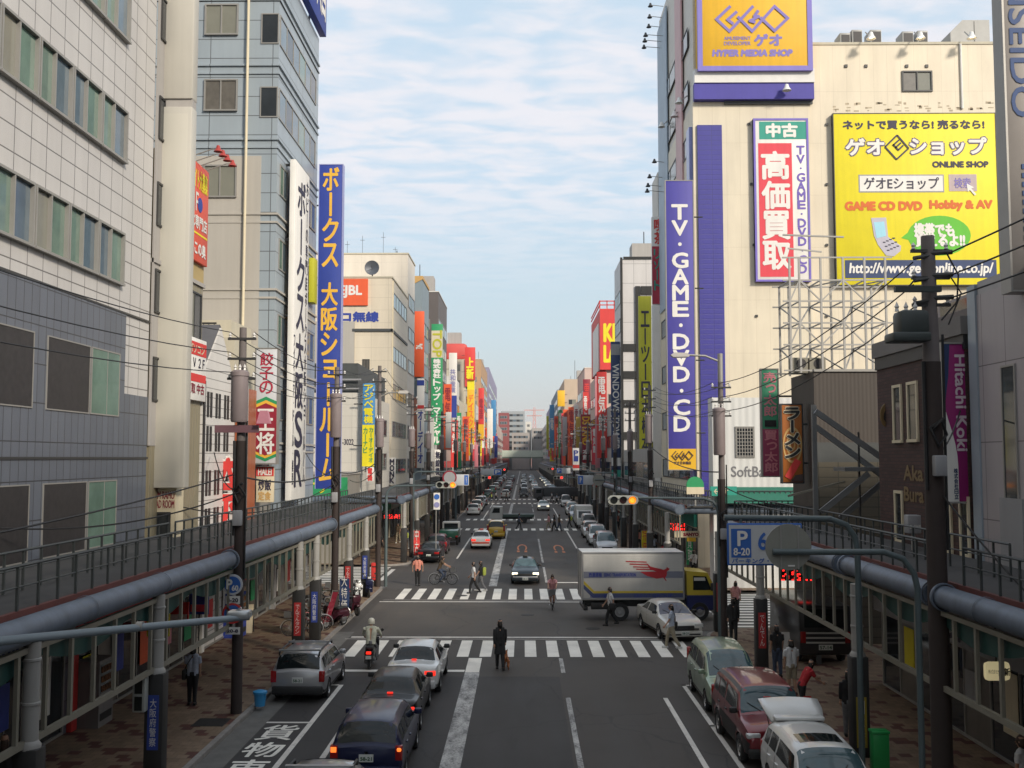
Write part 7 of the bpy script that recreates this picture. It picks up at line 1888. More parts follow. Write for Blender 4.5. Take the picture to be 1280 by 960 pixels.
mint = paint_m('pale_green', (.26, .34, .24), .35); pearl = paint_m('pearl', (.52, .50, .45)); greenc = paint_m('green', (.012, .07, .045)); wine = paint_m('wine', (.05, .012, .02)); bluec = paint_m('pale_blue', (.20, .28, .35)); yellowc = paint_m('yellow', (.60, .36, .02)); redor = paint_m('taxi_red', (.55, .07, .03))
UP, DOWN = 0.0, math.pi
# left lane, seen from behind
t, B = car('wagon', 'estate_car', 'silver estate car with roof bars parked at the left kerb, beside the loading bay lettering', silver, rails=True, bumper=trim_k); place(t, -7.02, 34.9, 0, UP)
t, B = car('wagon', 'hatchback_car', 'navy blue hatchback waiting with lit orange rear lamps, second from the bottom edge', navy, lit=blink); place(t, -3.62, 26.55, 0, UP)
p = B.off(.95, 8.9, 1, .02); q = MB(); q.disc((0, -2.09, .80), .05, 'y', 16, 0, .02); q.build('badge', alloy, t)
t, B = car('sedan', 'saloon_car', 'black saloon with lit brake lamps between the navy hatchback and the white saloon', black, lit=tail_on); place(t, -3.72, 31.1, 0, UP)
q = MB(); q.bbox(-.3, .3, -2.345, -2.30, .86, .90, .012); q.build('chrome_strip', alloy, t); q = MB(); q.box(-.08, .08, -1.62, -1.56, 1.04, 1.075); q.build('brake_lamp', tail_on, t)
t, B = car('sedan', 'saloon_car', 'white saloon with lit brake lamps stopped first at the near crosswalk', whitec, lit=tail_on, glass_m=car_glass_t); place(t, -3.55, 35.9, 0, UP)
q = MB(); q.box(-.08, .08, -1.62, -1.56, 1.04, 1.075); q.build('brake_lamp', tail_on, t)
t, B = car('wagon', 'estate_car', 'grey estate car of which only the roof shows at the bottom edge', paint_m('grey', (.26, .26, .27), .5), rails=True); place(t, -3.98, 21.15, 0, UP)
# right kerb, facing the camera
t, B = car('van', 'minivan', 'pale green minivan parked first at the right kerb, facing the camera', mint, glass_m=car_glass_t); place(t, 6.32, 33.4, 0, DOWN)
t, B = car('suv', 'sport_utility_car', 'maroon sport utility car with black flanks parked behind the pale green minivan', maroon, glass_m=car_glass_t, bumper=trim_k, cladding=True); place(t, 6.28, 28.1, 0, DOWN + .02)
for s_ in (-1, 1):
    q = MB(); B.panel(q, ((.3, 2.05), (8.7, 2.05), (8.7, 3.65), (.3, 3.65)), s_, .008, 40, 5)
    vs = [Vector(v_) for v_ in q.v]; keep = [f for f in q.f if all(min((Vector((0, vs[i].y, vs[i].z)) - Vector((0, ya, .345))).length for ya in (-1.28, 1.33)) > .385 for i in f)]
    q.f = keep; q.m = [0] * len(keep); q.sm = [True] * len(keep); q.build('side_cladding', trim_k, t, False)
    q = MB(); B.panel(q, ((3.0, 6.2), (5.1, 6.2), (5.1, 6.75), (3.0, 6.75)), s_, .012, 10, 2); q.build('roof_edge', mat('trim_grey', (.06, .06, .065), .5, 0, .05), t, False)
t, B = car('wagon', 'estate_car', 'white estate car with its tailgate raised at the bottom right', whitec, glass_m=car_glass_t, noplate=True); place(t, 6.42, 23.1, 0, DOWN)
p = B.pt(2.95, 8.9); q = MB()
n = 8; vs = []
for i in range(n + 1):
    u_ = -1 + 2 * i / n
    for k, (dy, dz, w_) in enumerate(((0, .03, .62), (-.45, .22, .70), (-.92, .33, .72), (-.98, .28, .70))): vs.append((u_ * w_, p.y + dy, p.z + dz - .05 * u_ * u_))
q.add(vs, [(i * 4 + k, i * 4 + k + 1, (i + 1) * 4 + k + 1, (i + 1) * 4 + k) for i in range(n) for k in range(3)], 0, True)
tg = q.build('tailgate', whitec, t, False); md = tg.modifiers.new('thickness', 'SOLIDIFY'); md.thickness = .05
q = MB(); q.add([(x, p.y + y, p.z + z) for x, y, z in ((-.5, -.1, -.02), (.5, -.1, -.02), (.56, -.62, .17), (-.56, -.62, .17))], [(0, 1, 2, 3)]); q.build('tailgate_window', car_glass, tg, False)
q = MB(); q.bbox(-.58, .58, p.y - .06, p.y + .24, p.z + .03, p.z + .12, .04); q.build('spoiler', whitec, t)
for s_ in (-1, 1): q = MB(); q.tube([(s_ * .6, p.y - .12, p.z - .35), (s_ * .62, p.y - .5, p.z + .1)], .012, 0, 6); q.build('strut', trim_k, tg)
q = MB(); B.across(q, 4.35, 4.75, 7.3, .004); q.build('sunroof', car_glass, t, False)
for s_ in (-1, 1): q = MB(); q.bbox(s_ * .40, s_ * .58, p.y - .97, p.y - .93, p.z + .27, p.z + .33, .01); q.build('gate_reflector', tail_off, tg)
# white coupe nosing towards the kerb
t, B = car('sedan', 'saloon_car', 'cream white saloon nosing across the near crosswalk in front of the box truck', pearl, glass_m=mat('car_glass_lilac', (.06, .06, .09), .06, 0, .2, 2, spec=.7), bumper=None); place(t, 6.3, 45.9, 0, DOWN + .16)
q = MB(); q.bbox(-.60, .60, 2.33, 2.36, .50, .56, .01); q.build('bumper_strip', trim_k, t)
# oncoming and far cars
t, B = car('sedan', 'taxi', 'dark taxi with lit headlamps coming towards the far crosswalk', paint_m('dark_teal', (.012, .022, .03)), 'taxi', front_on=True, glass_m=car_glass_t, taxi=trim_k); place(t, .12, 65.2, 0, DOWN)
q = MB(); q.bbox(-.75, .75, 2.30, 2.37, .40, .52, .03); q.build('chrome_bumper', alloy, t); taxi_dark = t
t, B = car('sedan', 'taxi', 'white and red taxi seen from behind past the far crosswalk', whitec, 'taxi', lit=tail_on, glass_m=car_glass_t, taxi=redor); place(t, -3.55, 89.4, 0, UP)
q = MB(); q.bbox(-.72, .72, -2.42, -2.30, .46, .62, .04); q.build('red_band', redor, t); taxi_w = t
t, B = car('van', 'minivan', 'yellow minivan just ahead of the white and red taxi', yellowc); place(t, -2.55, 100, 0, UP); yvan = t
t, B = car('wagon', 'estate_car', 'dark purple estate car parked at the left kerb past the side street', wine); place(t, -6.85, 84.5, 0, UP); dark_wagon = t
t, B = car('sedan', 'saloon_car', 'black saloon parked at the left kerb past the side street', black, glass_m=car_glass_t); place(t, -6.8, 77.6, 0, UP)
t, B = car('kei', 'van', 'white small van with a square rear, far along the right kerb', whitec, 'van'); place(t, 6.7, 108, 0, DOWN); kei0 = t
t, B = car('van', 'minivan', 'silver minivan parked at the right kerb behind the box truck', silver, glass_m=car_glass_t); place(t, 6.55, 84, 0, DOWN); sil = t
FARCARS = [(sil, 6.5, 92.5, DOWN, 'white minivan parked behind the silver one at the right kerb', whitec), (kei0, 6.6, 122, DOWN, 'pale blue small van far along the right kerb', bluec), (taxi_dark, 2.9, 152, DOWN, 'white oncoming saloon near the second crossing', whitec),
           (sil, 6.5, 140, DOWN, 'pearl minivan parked past the second crossing on the right', pearl), (kei0, 6.6, 163, DOWN, 'white small van past the second crossing on the right', whitec), (sil, 6.5, 130, DOWN, 'silver minivan parked at the second crossing on the right', silver), (dark_wagon, 6.5, 101, DOWN, 'white estate car parked at the right kerb between the minivans', whitec),
           (dark_wagon, -6.6, 140, UP, 'white estate car parked at the left kerb past the second crossing', whitec), (sil, -6.6, 149, UP, 'pearl minivan parked at the left kerb past the second crossing', pearl), (kei0, -6.6, 158, UP, 'white small van far along the left kerb', whitec), (dark_wagon, -6.6, 168, UP, 'silver estate car far along the left kerb', silver)]
for (o, x, y, rz, lab, pm) in FARCARS:
    c = copy_tree(o); place(c, x, y, 0, rz); c['label'] = lab; recolour(c, ('body', 'rear_bumper', 'front_bumper', 'door_handle', 'mirror'), pm)
rs = random.Random(11); pal = [whitec, silver, black, pearl, navy, bluec, wine, greenc]
for i in range(34):
    o = (sil, dark_wagon, kei0, taxi_w, taxi_dark)[i % 5]
    lane = (-6.6, -3.5, .1, 2.9, 6.5)[i % 5]; y = 196 + (i // 5) * 27 + rs.uniform(-6, 6) + (i % 5) * 4
    c = copy_tree(o); place(c, lane + rs.uniform(-.2, .2), y, 0, UP if lane < -2 else DOWN); c['group'] = 'distant traffic'; c['category'] = 'car'; c['label'] = 'small distant car in the traffic beyond the third crossing'; c.name = 'distant_car'; recolour(c, ('body', 'rear_bumper', 'front_bumper', 'door_handle', 'mirror'), pal[rs.randrange(8)])

# ------------------------------------------------------------------ box truck turning into the right side street
t = thing('box_truck', (0, 0, 0), 'white box truck with a red animal emblem and yellow cab, turning right', 'truck')
# built along x: rear at x=0, cab to the right; the side facing the camera is y=0
tk_w = mat('truck_white', (.50, .49, .46), .4, 0, .08, .8, streak=.5); tk_y = mat('truck_yellow', (.50, .38, .04), .35, 0, .05, coat=.5); tk_b = mat('truck_navy', (.012, .02, .10), .35, 0, .05, coat=.5)
q = MB(); q.bbox(0, 4.75, 0, 2.1, .98, 3.2, .025); box_ = q.build('cargo_box', tk_w, t)
q = MB()
for z in (3.12, 1.02): q.box(-.012, 4.762, -.02, 2.12, z, z + .07)
for x in (-.02, 4.70): q.box(x, x + .07, -.024, 2.124, 1.0, 3.18)
q.build('edge_rail', alloy, box_)
q = MB()
for k in range(24): z = 1.15 + k * .08; q.box(.08, 4.68, -.004, -.001, z, z + .012)
q.build('side_ribs', tk_w, box_)
q = MB(); q.box(.06, 4.7, -.012, -.005, 2.0, 2.30); q.build('grey_stripe', mat('truck_stripe', (.19, .20, .25), .4, 0, .05), box_)
q = MB(); q.box(.55, 4.7, -.012, -.005, 1.30, 1.40); q.prism([(.06, 1.72), (.06, 1.88), (.55, 1.40), (.55, 1.30), (.52, 1.30)], -.012, -.005, plane='xz'); q.build('yellow_stripe', tk_y, box_)
q = MB(); q.box(.55, 4.7, -.014, -.005, 1.08, 1.295); q.prism([(.06, 1.50), (.06, 1.70), (.50, 1.296), (.55, 1.296), (.55, 1.08), (.46, 1.10)], -.013, -.005, plane='xz'); q.build('navy_stripe', mat('truck_navy_pale', (.06, .075, .16), .4, 0, .05), box_)
for (txt_, a, b_, c, d) in (('西濃運輸', .3, .9, 2.05, 2.25), ('SEINO TRANSPORTATION', 1.0, 2.5, 2.07, 2.22), ('カンガルー便', .35, 1.1, 1.10, 1.26), ('SEINO GROUP', 2.4, 4.2, 1.10, 1.26)):
    q = MB(); write_into(q, txt_, a, b_, c, d, -.0125, '-y', .008); q.build('lettering', mat('truck_ink', (.035, .05, .22), .4, 0, 0), box_, False)
# bounding red animal: body, tail strokes, legs, head
q = MB()
def TP(a, b): return (.02 + (a - 205) / 680 * 4.72, 3.18 - (b - 195) / 350 * 2.16)
body_ = [(635, 275), (660, 300), (690, 310), (725, 318), (750, 326), (768, 316), (772, 302), (778, 312), (790, 316), (785, 328), (770, 338), (772, 352), (768, 370), (758, 385), (770, 410), (764, 410), (748, 386), (735, 372), (715, 345), (680, 330), (655, 318)]
q.prism([TP(*p_) for p_ in body_], -.022, -.006, plane='xz')
for (a, b, c, d) in ((495, 262, 635, 280), (520, 282, 648, 292), (545, 302, 668, 308), (565, 320, 690, 322)): A = TP(a, b); C = TP(c, d); q.bar((A[0], -.015, A[1]), (C[0], -.015, A[1] - .03), .012, .045)
q.prism([TP(*p_) for p_ in ((590, 340), (715, 340), (745, 385), (700, 392), (640, 372))], -.02, -.006, plane='xz')
q.build('emblem', mat('truck_red', (.40, .02, .03), .4, 0, .05), box_)
q = MB(); q.box(-.022, -.012, .08, 2.02, 1.1, 3.1); q.build('rear_door', tk_w, box_); q = MB(); q.box(-.034, -.022, 1.03, 1.07, 1.1, 3.1); q.tube([(-.05, .6, 1.1), (-.05, .6, 3.1)], .02, 0, 6); q.tube([(-.05, 1.5, 1.1), (-.05, 1.5, 3.1)], .02, 0, 6); q.build('door_bars', alloy, box_)
q = MB(); q.box(.15, 6.0, .5, .62, .62, .9); q.box(.15, 6.0, 1.48, 1.6, .62, .9); q.bbox(.05, .25, .05, 2.05, .5, .66, .03); q.build('chassis', trim_k, t)
q = MB(); q.bbox(2.9, 4.4, .12, .4, .42, .85, .04); q.bbox(.4, 1.3, .05, .12, .55, .85, .02); q.build('side_guard', trim_k, t)
# cab
q = MB(); q.prism([(4.90, .55), (6.22, .55), (6.26, 1.15), (6.12, 1.75), (5.88, 2.22), (4.90, 2.30)], .1, 2.0, plane='xz'); cb_ = q.build('cab', tk_y, t)
q = MB(); q.box(4.895, 6.24, .085, 2.015, .5, 1.18); q.build('cab_lower', tk_b, cb_)
q = MB(); q.prism([(5.2, 1.42), (6.06, 1.42), (5.82, 2.05), (5.2, 2.08)], .085, .099, plane='xz'); q.build('side_window', car_glass, cb_); q = MB(); q.prism([(5.24, 1.85), (5.78, 1.85), (5.75, 2.0), (5.24, 2.0)], .078, .086, plane='xz'); q.build('window_visor', tk_w, cb_)
q = MB(); q.add([(6.245, .25, 1.32), (6.245, 1.85, 1.32), (5.93, 1.8, 2.16), (5.93, .3, 2.16)], [(0, 1, 2, 3)]); q.build('windscreen', car_glass, cb_, False)
q = MB(); q.bbox(6.0, 6.2, -.12, .06, 1.4, 1.75, .03); q.build('mirror', trim_k, cb_)
q = MB(); q.bbox(6.1, 6.33, .1, 2.0, .35, .62, .05); q.build('bumper', tk_w, cb_)
for (x, dbl) in ((1.75, 1), (5.5, 0)):
    for (y, s_) in ((.06, -1), (2.04, 1)):
        q = MB(); w_ = .22; q.lathe([(.24, 0), (.40, 0), (.43, .04), (.43, w_ - .04), (.40, w_), (.24, w_)], (x, y if s_ < 0 else y - w_, .43), 'y', 24); wv = q.build('wheel', rubber, t); q = MB(); yy = y + .03 if s_ < 0 else y - .03; q.lathe([(.25, -.02 * -s_), (.22, .02 * -s_), (.13, .02 * -s_), (.10, -.04 * -s_), (.001, -.04 * -s_)], (x, yy, .43), 'y', 20); q.build('rim', alloy, wv)
        q = MB(); q.lathe([(.44, 0), (.50, .0), (.50, .2), (.44, .2)], (x, y if s_ < 0 else y - .2, .43), 'y', 20); q.v = [v_ for v_ in q.v]; q.build('mud_guard', trim_k, t) if False else None
p = at(728, 770, 49.2); place(t, p.x, 49.0, 0, .04)
# flatbed truck across the second crossing
t = thing('flatbed_truck', (0, 0, 0), 'white cabbed flatbed truck crossing the road at the second crossing', 'truck')
q = MB(); q.prism([(0, .5), (1.5, .5), (1.5, 1.9), (.35, 1.95), (.05, 1.2)], 0, 1.7, plane='xz'); cb_ = q.build('cab', tk_w, t); q = MB(); q.prism([(.3, 1.2), (1.2, 1.2), (1.2, 1.75), (.5, 1.75)], -.02, -.004, plane='xz'); q.build('side_window', car_glass, cb_)
q = MB(); q.box(1.55, 5.2, 0, 1.7, .72, 1.02); q.build('bed', mat('bed_green', (.05, .08, .07), .6, 0, .1), t); q = MB(); q.box(.2, 5.0, .5, 1.2, .45, .7); q.build('chassis', trim_k, t)
for x in (.8, 4.0):
    for y in (.02, 1.5): q = MB(); q.lathe([(.001, 0), (.36, 0), (.38, .03), (.38, .17), (.36, .2), (.001, .2)], (x, y, .38), 'y', 18); q.build('wheel', rubber, t)
p = at(612, 652, 122); place(t, p.x, 121.5, 0, 0)
# green open truck parked on the left, white delivery van and a dark tipper across the third crossing
t = thing('small_truck', (0, 0, 0), 'small truck with a green tarpaulin bed parked at the left kerb', 'truck')
q = MB(); q.bbox(-.8, .8, 1.2, 2.2, .4, 1.85, .12); cb_ = q.build('cab', tk_w, t); q = MB(); q.box(-.62, .62, 1.185, 1.2, 1.25, 1.7); q.build('rear_window', car_glass, cb_); q = MB(); q.bbox(-.82, .82, -2.1, 1.1, .65, 1.3, .06); q.build('bed', greenc, t); q = MB(); q.bbox(-.6, .6, -2.0, 2, .4, .66, .02); q.build('chassis', trim_k, t)
for x in (-.72, .72):
    for y in (-1.2, 1.5): q = MB(); q.lathe([(.001, -.1), (.31, -.1), (.33, 0), (.31, .1), (.001, .1)], (x, y, .33), 'x', 18); q.build('wheel', rubber, t)
    q = MB(); q.bbox(x - .1, x + .1, -2.14, -2.09, .7, .85, .01); q.build('tail_lamp', tail_off, t)
place(t, -6.5, 93, 0, 0)
t = thing('delivery_van', (0, 0, 0), 'tall white delivery van parked with its back doors towards the right kerb', 'van')
q = MB(); q.bbox(-.9, .9, -2.3, 1.3, .5, 2.4, .05); q.build('cargo_box', tk_w, t); q = MB(); q.prism([(1.3, .45), (2.3, .45), (2.35, 1.1), (1.85, 1.9), (1.3, 1.95)], -.85, .85, plane='yz'); cb_ = q.build('cab', whitec, t); q = MB(); q.add([(-.7, 2.33, 1.15), (.7, 2.33, 1.15), (.66, 1.9, 1.85), (-.66, 1.9, 1.85)], [(0, 1, 2, 3)]); q.build('windscreen', car_glass, cb_, False)
for x in (-.8, .8):
    for y in (-1.4, 1.7): q = MB(); q.lathe([(.001, -.1), (.33, -.1), (.35, 0), (.33, .1), (.001, .1)], (x, y, .35), 'x', 18); q.build('wheel', rubber, t)
place(t, 6.6, 114.5, 0, DOWN)
t = thing('tipper_truck', (0, 0, 0), 'long dark truck crossing on the right at the third crossing', 'truck')
q = MB(); q.bbox(1.6, 7.6, 0, 2.2, .9, 2.5, .05); q.build('bed', mat('bed_dark', (.04, .045, .05), .5, 0, .15), t); q = MB(); q.bbox(0, 1.5, .05, 2.15, .5, 2.4, .1); cb_ = q.build('cab', mat('cab_dark', (.06, .06, .065), .4, 0, .1), t); q = MB(); q.box(.3, 1.2, .03, .048, 1.5, 2.1); q.build('side_window', car_glass, cb_)
for x in (.9, 4.8, 6.2): q = MB(); q.lathe([(.001, 0), (.45, 0), (.48, .05), (.48, .2), (.45, .25), (.001, .25)], (x, .02, .48), 'y', 18); q.build('wheel', rubber, t)
p = at(668, 622, 180); place(t, p.x, 180, 0, .1)
# parked van in the yard on the right: only its rear with the number plate shows
t = thing('minibus', (0, 0, 0), 'dark minibus with striped rear and number plate parked in the yard on the right', 'van')
q = MB(); q.bbox(-.95, .95, 0, 4.5, .35, 2.15, .12); bd = q.build('body', paint_m('dark_grey', (.03, .03, .032)), t)
for z in (.78, .95, 1.12): q = MB(); q.box(-.7, .7, -.015, -.003, z, z + .06); q.build('pale_stripe', tk_w, bd)
q = MB(); q.box(-.75, .75, -.012, -.002, 1.35, 2.0); q.build('rear_window', car_glass, t); q = MB(); q.box(-.25, .25, -.03, -.016, .55, .74); pl = q.build('number_plate', plate_m, t); q = MB(); write_into(q, '57-14', -.21, .21, .58, .70, -.03, '-y', .006); q.build('plate_figures', plate_ink, pl, False)
for x in (-.8, .8): q = MB(); q.lathe([(.001, -.1), (.31, -.1), (.33, 0), (.31, .1), (.001, .1)], (x, .9, .33), 'x', 18); q.build('wheel', rubber, t); q = MB(); q.bbox(x - .09, x + .09, -.02, .03, .8, 1.2, .01); q.build('tail_lamp', tail_off, t)
place(t, 10.9, 38.2, .13, 0)

# ------------------------------------------------------------------ scooters and bicycles
def two_wheel(parent, y, R_, w_=.05, spokes=True, name='wheel'):
    q = MB(); q.lathe([(R_ - w_ * .9, -w_ / 2), (R_ - w_ * .2, -w_ / 2), (R_, 0), (R_ - w_ * .2, w_ / 2), (R_ - w_ * .9, w_ / 2), (R_ - w_, 0), (R_ - w_ * .9, -w_ / 2)], (0, y, R_), 'x', 28); wv = q.build(name, rubber, parent)
    q = MB()
    if spokes:
        for k in range(14): a = 2 * math.pi * k / 14; q.tube([(0, y, R_), (0, y + (R_ - w_) * math.cos(a), R_ + (R_ - w_) * math.sin(a))], .0035, 0, 4, False)
        q.lathe([(.001, -.03), (.025, -.03), (.025, .03), (.001, .03)], (0, y, R_), 'x', 8); q.build('spokes', alloy, wv)
    else: q.lathe([(R_ - w_, -.04), (R_ - w_ * 1.3, -.03), (.05, -.05), (.05, .05), (R_ - w_ * 1.3, .03), (R_ - w_, .04)], (0, y, R_), 'x', 16); q.build('hub', alloy, wv)
    return wv
def bicycle(label, fm, group=None):
    t = thing('bicycle', (0, 0, 0), label, 'bicycle', group)
    two_wheel(t, -.52, .33, .035); two_wheel(t, .53, .33, .035)
    q = MB(); bb = (0, -.08, .29); seat = (0, -.24, .78); head = (0, .38, .82); low = (0, .41, .68)
    for a, b in ((bb, seat), (bb, low), (seat, head), (bb, (0, -.52, .33)), (seat, (0, -.52, .33)), (head, (0, .53, .33)), (head, (0, .36, .98))): q.tube([a, b], .016, 0, 8)
    q.build('frame', fm, t)
    q = MB(); q.tube([(-.28, .22, 1.0), (-.2, .34, 1.02), (0, .37, .98), (.2, .34, 1.02), (.28, .22, 1.0)], .012, 0, 6); q.build('handlebar', alloy, t)
    q = MB(); q.bbox(-.075, .075, -.42, -.15, .84, .90, .03); q.tube([(0, -.24, .78), (0, -.26, .86)], .013, 0, 6); q.build('saddle', trim_k, t)
    q = MB(); q.box(-.16, .16, .46, .74, .78, .795)
    for (x0, x1, y0, y1) in ((-.16, .16, .46, .47), (-.16, .16, .73, .74), (-.16, -.15, .47, .73), (.15, .16, .47, .73)): q.box(x0, x1, y0, y1, .79, 1.02)
    q.build('basket', mat('wire_grey', (.16, .16, .16), .4, .5, .1), t)
    q = MB(); q.tube([(-.16, -.08, .29), (.16, -.08, .29)], .014, 0, 6); q.bar((.13, -.08, .29), (.13, .06, .2), .02, .02); q.bar((-.13, -.08, .29), (-.13, -.22, .38), .02, .02); q.bbox(.1, .2, .01, .1, .18, .21, .01); q.bbox(-.2, -.1, -.27, -.18, .37, .4, .01); q.build('cranks', alloy, t)
    q = MB(); n = 10
    for (yc, a0, a1) in ((-.52, 40, 200), (.53, 0, 130)):
        q.tube([(0, yc + .365 * math.cos(R(a0 + (a1 - a0) * i / n)), .33 + .365 * math.sin(R(a0 + (a1 - a0) * i / n))) for i in range(n + 1)], .018, 0, 5)
    q.build('mudguards', alloy, t)
    return t
def scooter(label, pm, group=None, lit=False):
    t = thing('motor_scooter', (0, 0, 0), label, 'scooter', group)
    two_wheel(t, -.58, .24, .09, False); two_wheel(t, .60, .24, .09, False)
    q = MB(); q.prism([(-.85, .42), (-.78, .66), (-.55, .78), (-.10, .72), (.02, .42), (.04, .24), (.34, .24), (.38, .32), (.12, .34), (.05, .45), (-.2, .36), (-.5, .36)], -.15, .15, plane='yz'); q.bbox(-.17, .17, -.82, -.12, .46, .70, .07); q.build('body', pm, t)
    q = MB(); q.prism([(.34, .26), (.40, .26), (.56, .95), (.50, .98)], -.19, .19, plane='yz'); q.bbox(-.2, .2, .44, .58, .62, .95, .06); q.build('leg_shield', pm, t)
    q = MB(); q.bbox(-.09, .09, .42, .80, .44, .54, .05); q.build('front_mudguard', pm, t)
    q = MB(); q.bbox(-.14, .14, -.76, -.08, .72, .84, .05); q.build('seat', trim_k, t)
    q = MB(); q.tube([(-.33, .34, 1.03), (-.15, .43, 1.04), (.15, .43, 1.04), (.33, .34, 1.03)], .018, 0, 6); q.bbox(-.12, .12, .38, .55, .96, 1.12, .05); q.build('handlebar', trim_k, t)
    q = MB(); q.bbox(-.09, .09, .53, .58, .98, 1.10, .025); q.build('headlamp', head_l, t)
    q = MB(); q.bbox(-.09, .09, -.88, -.80, .58, .68, .02); q.build('tail_lamp', tail_on if lit else tail_off, t)
    q = MB(); q.box(-.10, .10, -.895, -.885, .42, .54); q.build('number_plate', plate_m, t)
    for s_ in (-1, 1): q = MB(); q.tube([(s_ * .2, .42, 1.04), (s_ * .30, .40, 1.22)], .008, 0, 5); q.lathe([(.001, -.012), (.055, -.012), (.055, .012), (.001, .012)], (s_ * .32, .40, 1.25), 'y', 12); q.build('mirror', trim_k, t)
    q = MB(); q.bbox(-.2, .2, -.62, -.30, .20, .40, .05); q.tube([(.15, -.75, .26), (.15, -.35, .28)], .045, 0, 8); q.build('engine', mat('engine_grey', (.12, .12, .12), .5, .4, .1), t)
    return t
s0 = scooter('dark scooter parked at the left kerb corner nearest the road', black); place(s0, -7.9 - .5, 52.2, .13, R(200))
for i, (x, y, rz, lab, pm) in enumerate(((-8.9, 53.4, 205, 'silver scooter in the row parked at the left kerb corner', silver), (-8.7, 55.0, 200, 'white scooter in the row parked at the left kerb corner', whitec), (-8.2, 50.2, 215, 'maroon scooter in the row parked at the left kerb corner', wine), (-8.35, 56.8, 190, 'navy scooter at the far end of the row on the left kerb', navy), (-8.35, 46.6, 150, 'dark purple scooter parked nearest the second left pole', wine))):
    c = copy_tree(s0); place(c, x, y, .13, R(rz)); c['label'] = lab; recolour(c, ('body', 'leg_shield', 'front_mudguard'), pm)
b0 = bicycle('black bicycle parked upright beside the leaning red banner', black); place(b0, -8.95, 47.2, .13, R(75))
for (x, y, rz, lab, pm) in ((-8.8, 48.4, 80, 'silver bicycle parked behind the leaning red banner', silver), (-9.1, 45.4, 110, 'red bicycle parked near the second left pole', maroon), (-9.4, 50.5, 70, 'blue bicycle parked in front of the left scooters', navy), (-9.3, 44.2, 95, 'grey bicycle leaning by the red column poster', silver), (-9.6, 47.9, 85, 'white bicycle in the left row of parked bicycles', whitec), (-9.7, 52.6, 80, 'green bicycle behind the parked scooters on the left', greenc), (-9.5, 54.3, 100, 'black bicycle behind the parked scooters on the left', black), (-9.6, 49.2, 75, 'maroon bicycle in the left row of parked bicycles', maroon), (8.6, 66, 100, 'dark bicycle parked under the right arcade past the side street', black), (8.5, 68.5, 80, 'silver bicycle parked under the right arcade past the side street', silver), (8.6, 75, 95, 'maroon bicycle farther under the right arcade', maroon), (-8.8, 128.5, 90, 'white bicycle at the left kerb past the second crossing', whitec)):
    c = copy_tree(b0); place(c, x, y, .13, R(rz)); c['label'] = lab; recolour(c, ('frame',), pm)
# ------------------------------------------------------------------ people
skin = mat('skin', (.42, .24, .16), .6, 0, .08, 8); hair_m = mat('hair_black', (.012, .010, .009), .5, 0, .2, 20); hair_b = mat('hair_brown', (.05, .025, .014), .5, 0, .2, 20)
def cloth(name, col): return mat('cloth_' + name, col, .85, 0, .2, 9, bump=.6)
c_black = cloth('black', (.012, .012, .013)); c_white = cloth('white', (.56, .56, .56)); c_pale = cloth('pale_blue', (.38, .42, .50)); c_khaki = cloth('khaki', (.28, .24, .17)); c_salmon = cloth('salmon', (.58, .22, .16)); c_lime = cloth('lime', (.40, .46, .08))
c_denim = cloth('denim', (.04, .055, .09)); c_red = cloth('red', (.35, .015, .02)); c_cream = cloth('cream', (.50, .50, .40)); c_brown = cloth('brown', (.09, .06, .035)); c_grey = cloth('grey', (.14, .14, .145)); c_pink = cloth('pink', (.55, .26, .26)); leather = mat('leather_black', (.015, .014, .014), .45, 0, .1, 6); shoe_w = mat('shoe_white', (.5, .5, .48), .6, 0, .05)
def melt(q, name, m, parent, vox=.018, extra=None):
    """merge limbs into one smooth continuous surface"""
    o = q.build(name, m, parent, False)
    a = o.modifiers.new('voxel', 'REMESH'); a.mode = 'VOXEL'; a.voxel_size = vox
    b = o.modifiers.new('soft', 'SMOOTH'); b.iterations = 3; b.factor = .5
    dg = bpy.context.evaluated_depsgraph_get(); dg.update()
    me = bpy.data.meshes.new_from_object(o.evaluated_get(dg)); o.modifiers.clear(); o.data = me; me.name = name
    if extra:
        bm = bmesh.new(); bm.from_mesh(me)
        vs = [bm.verts.new(v_) for v_ in extra.v]
        for f in extra.f:
            try: bm.faces.new([vs[i] for i in f])
            except ValueError: pass
        bm.to_mesh(me); bm.free()
    me.polygons.foreach_set('use_smooth', [True] * len(me.polygons)); me.update()
    return o
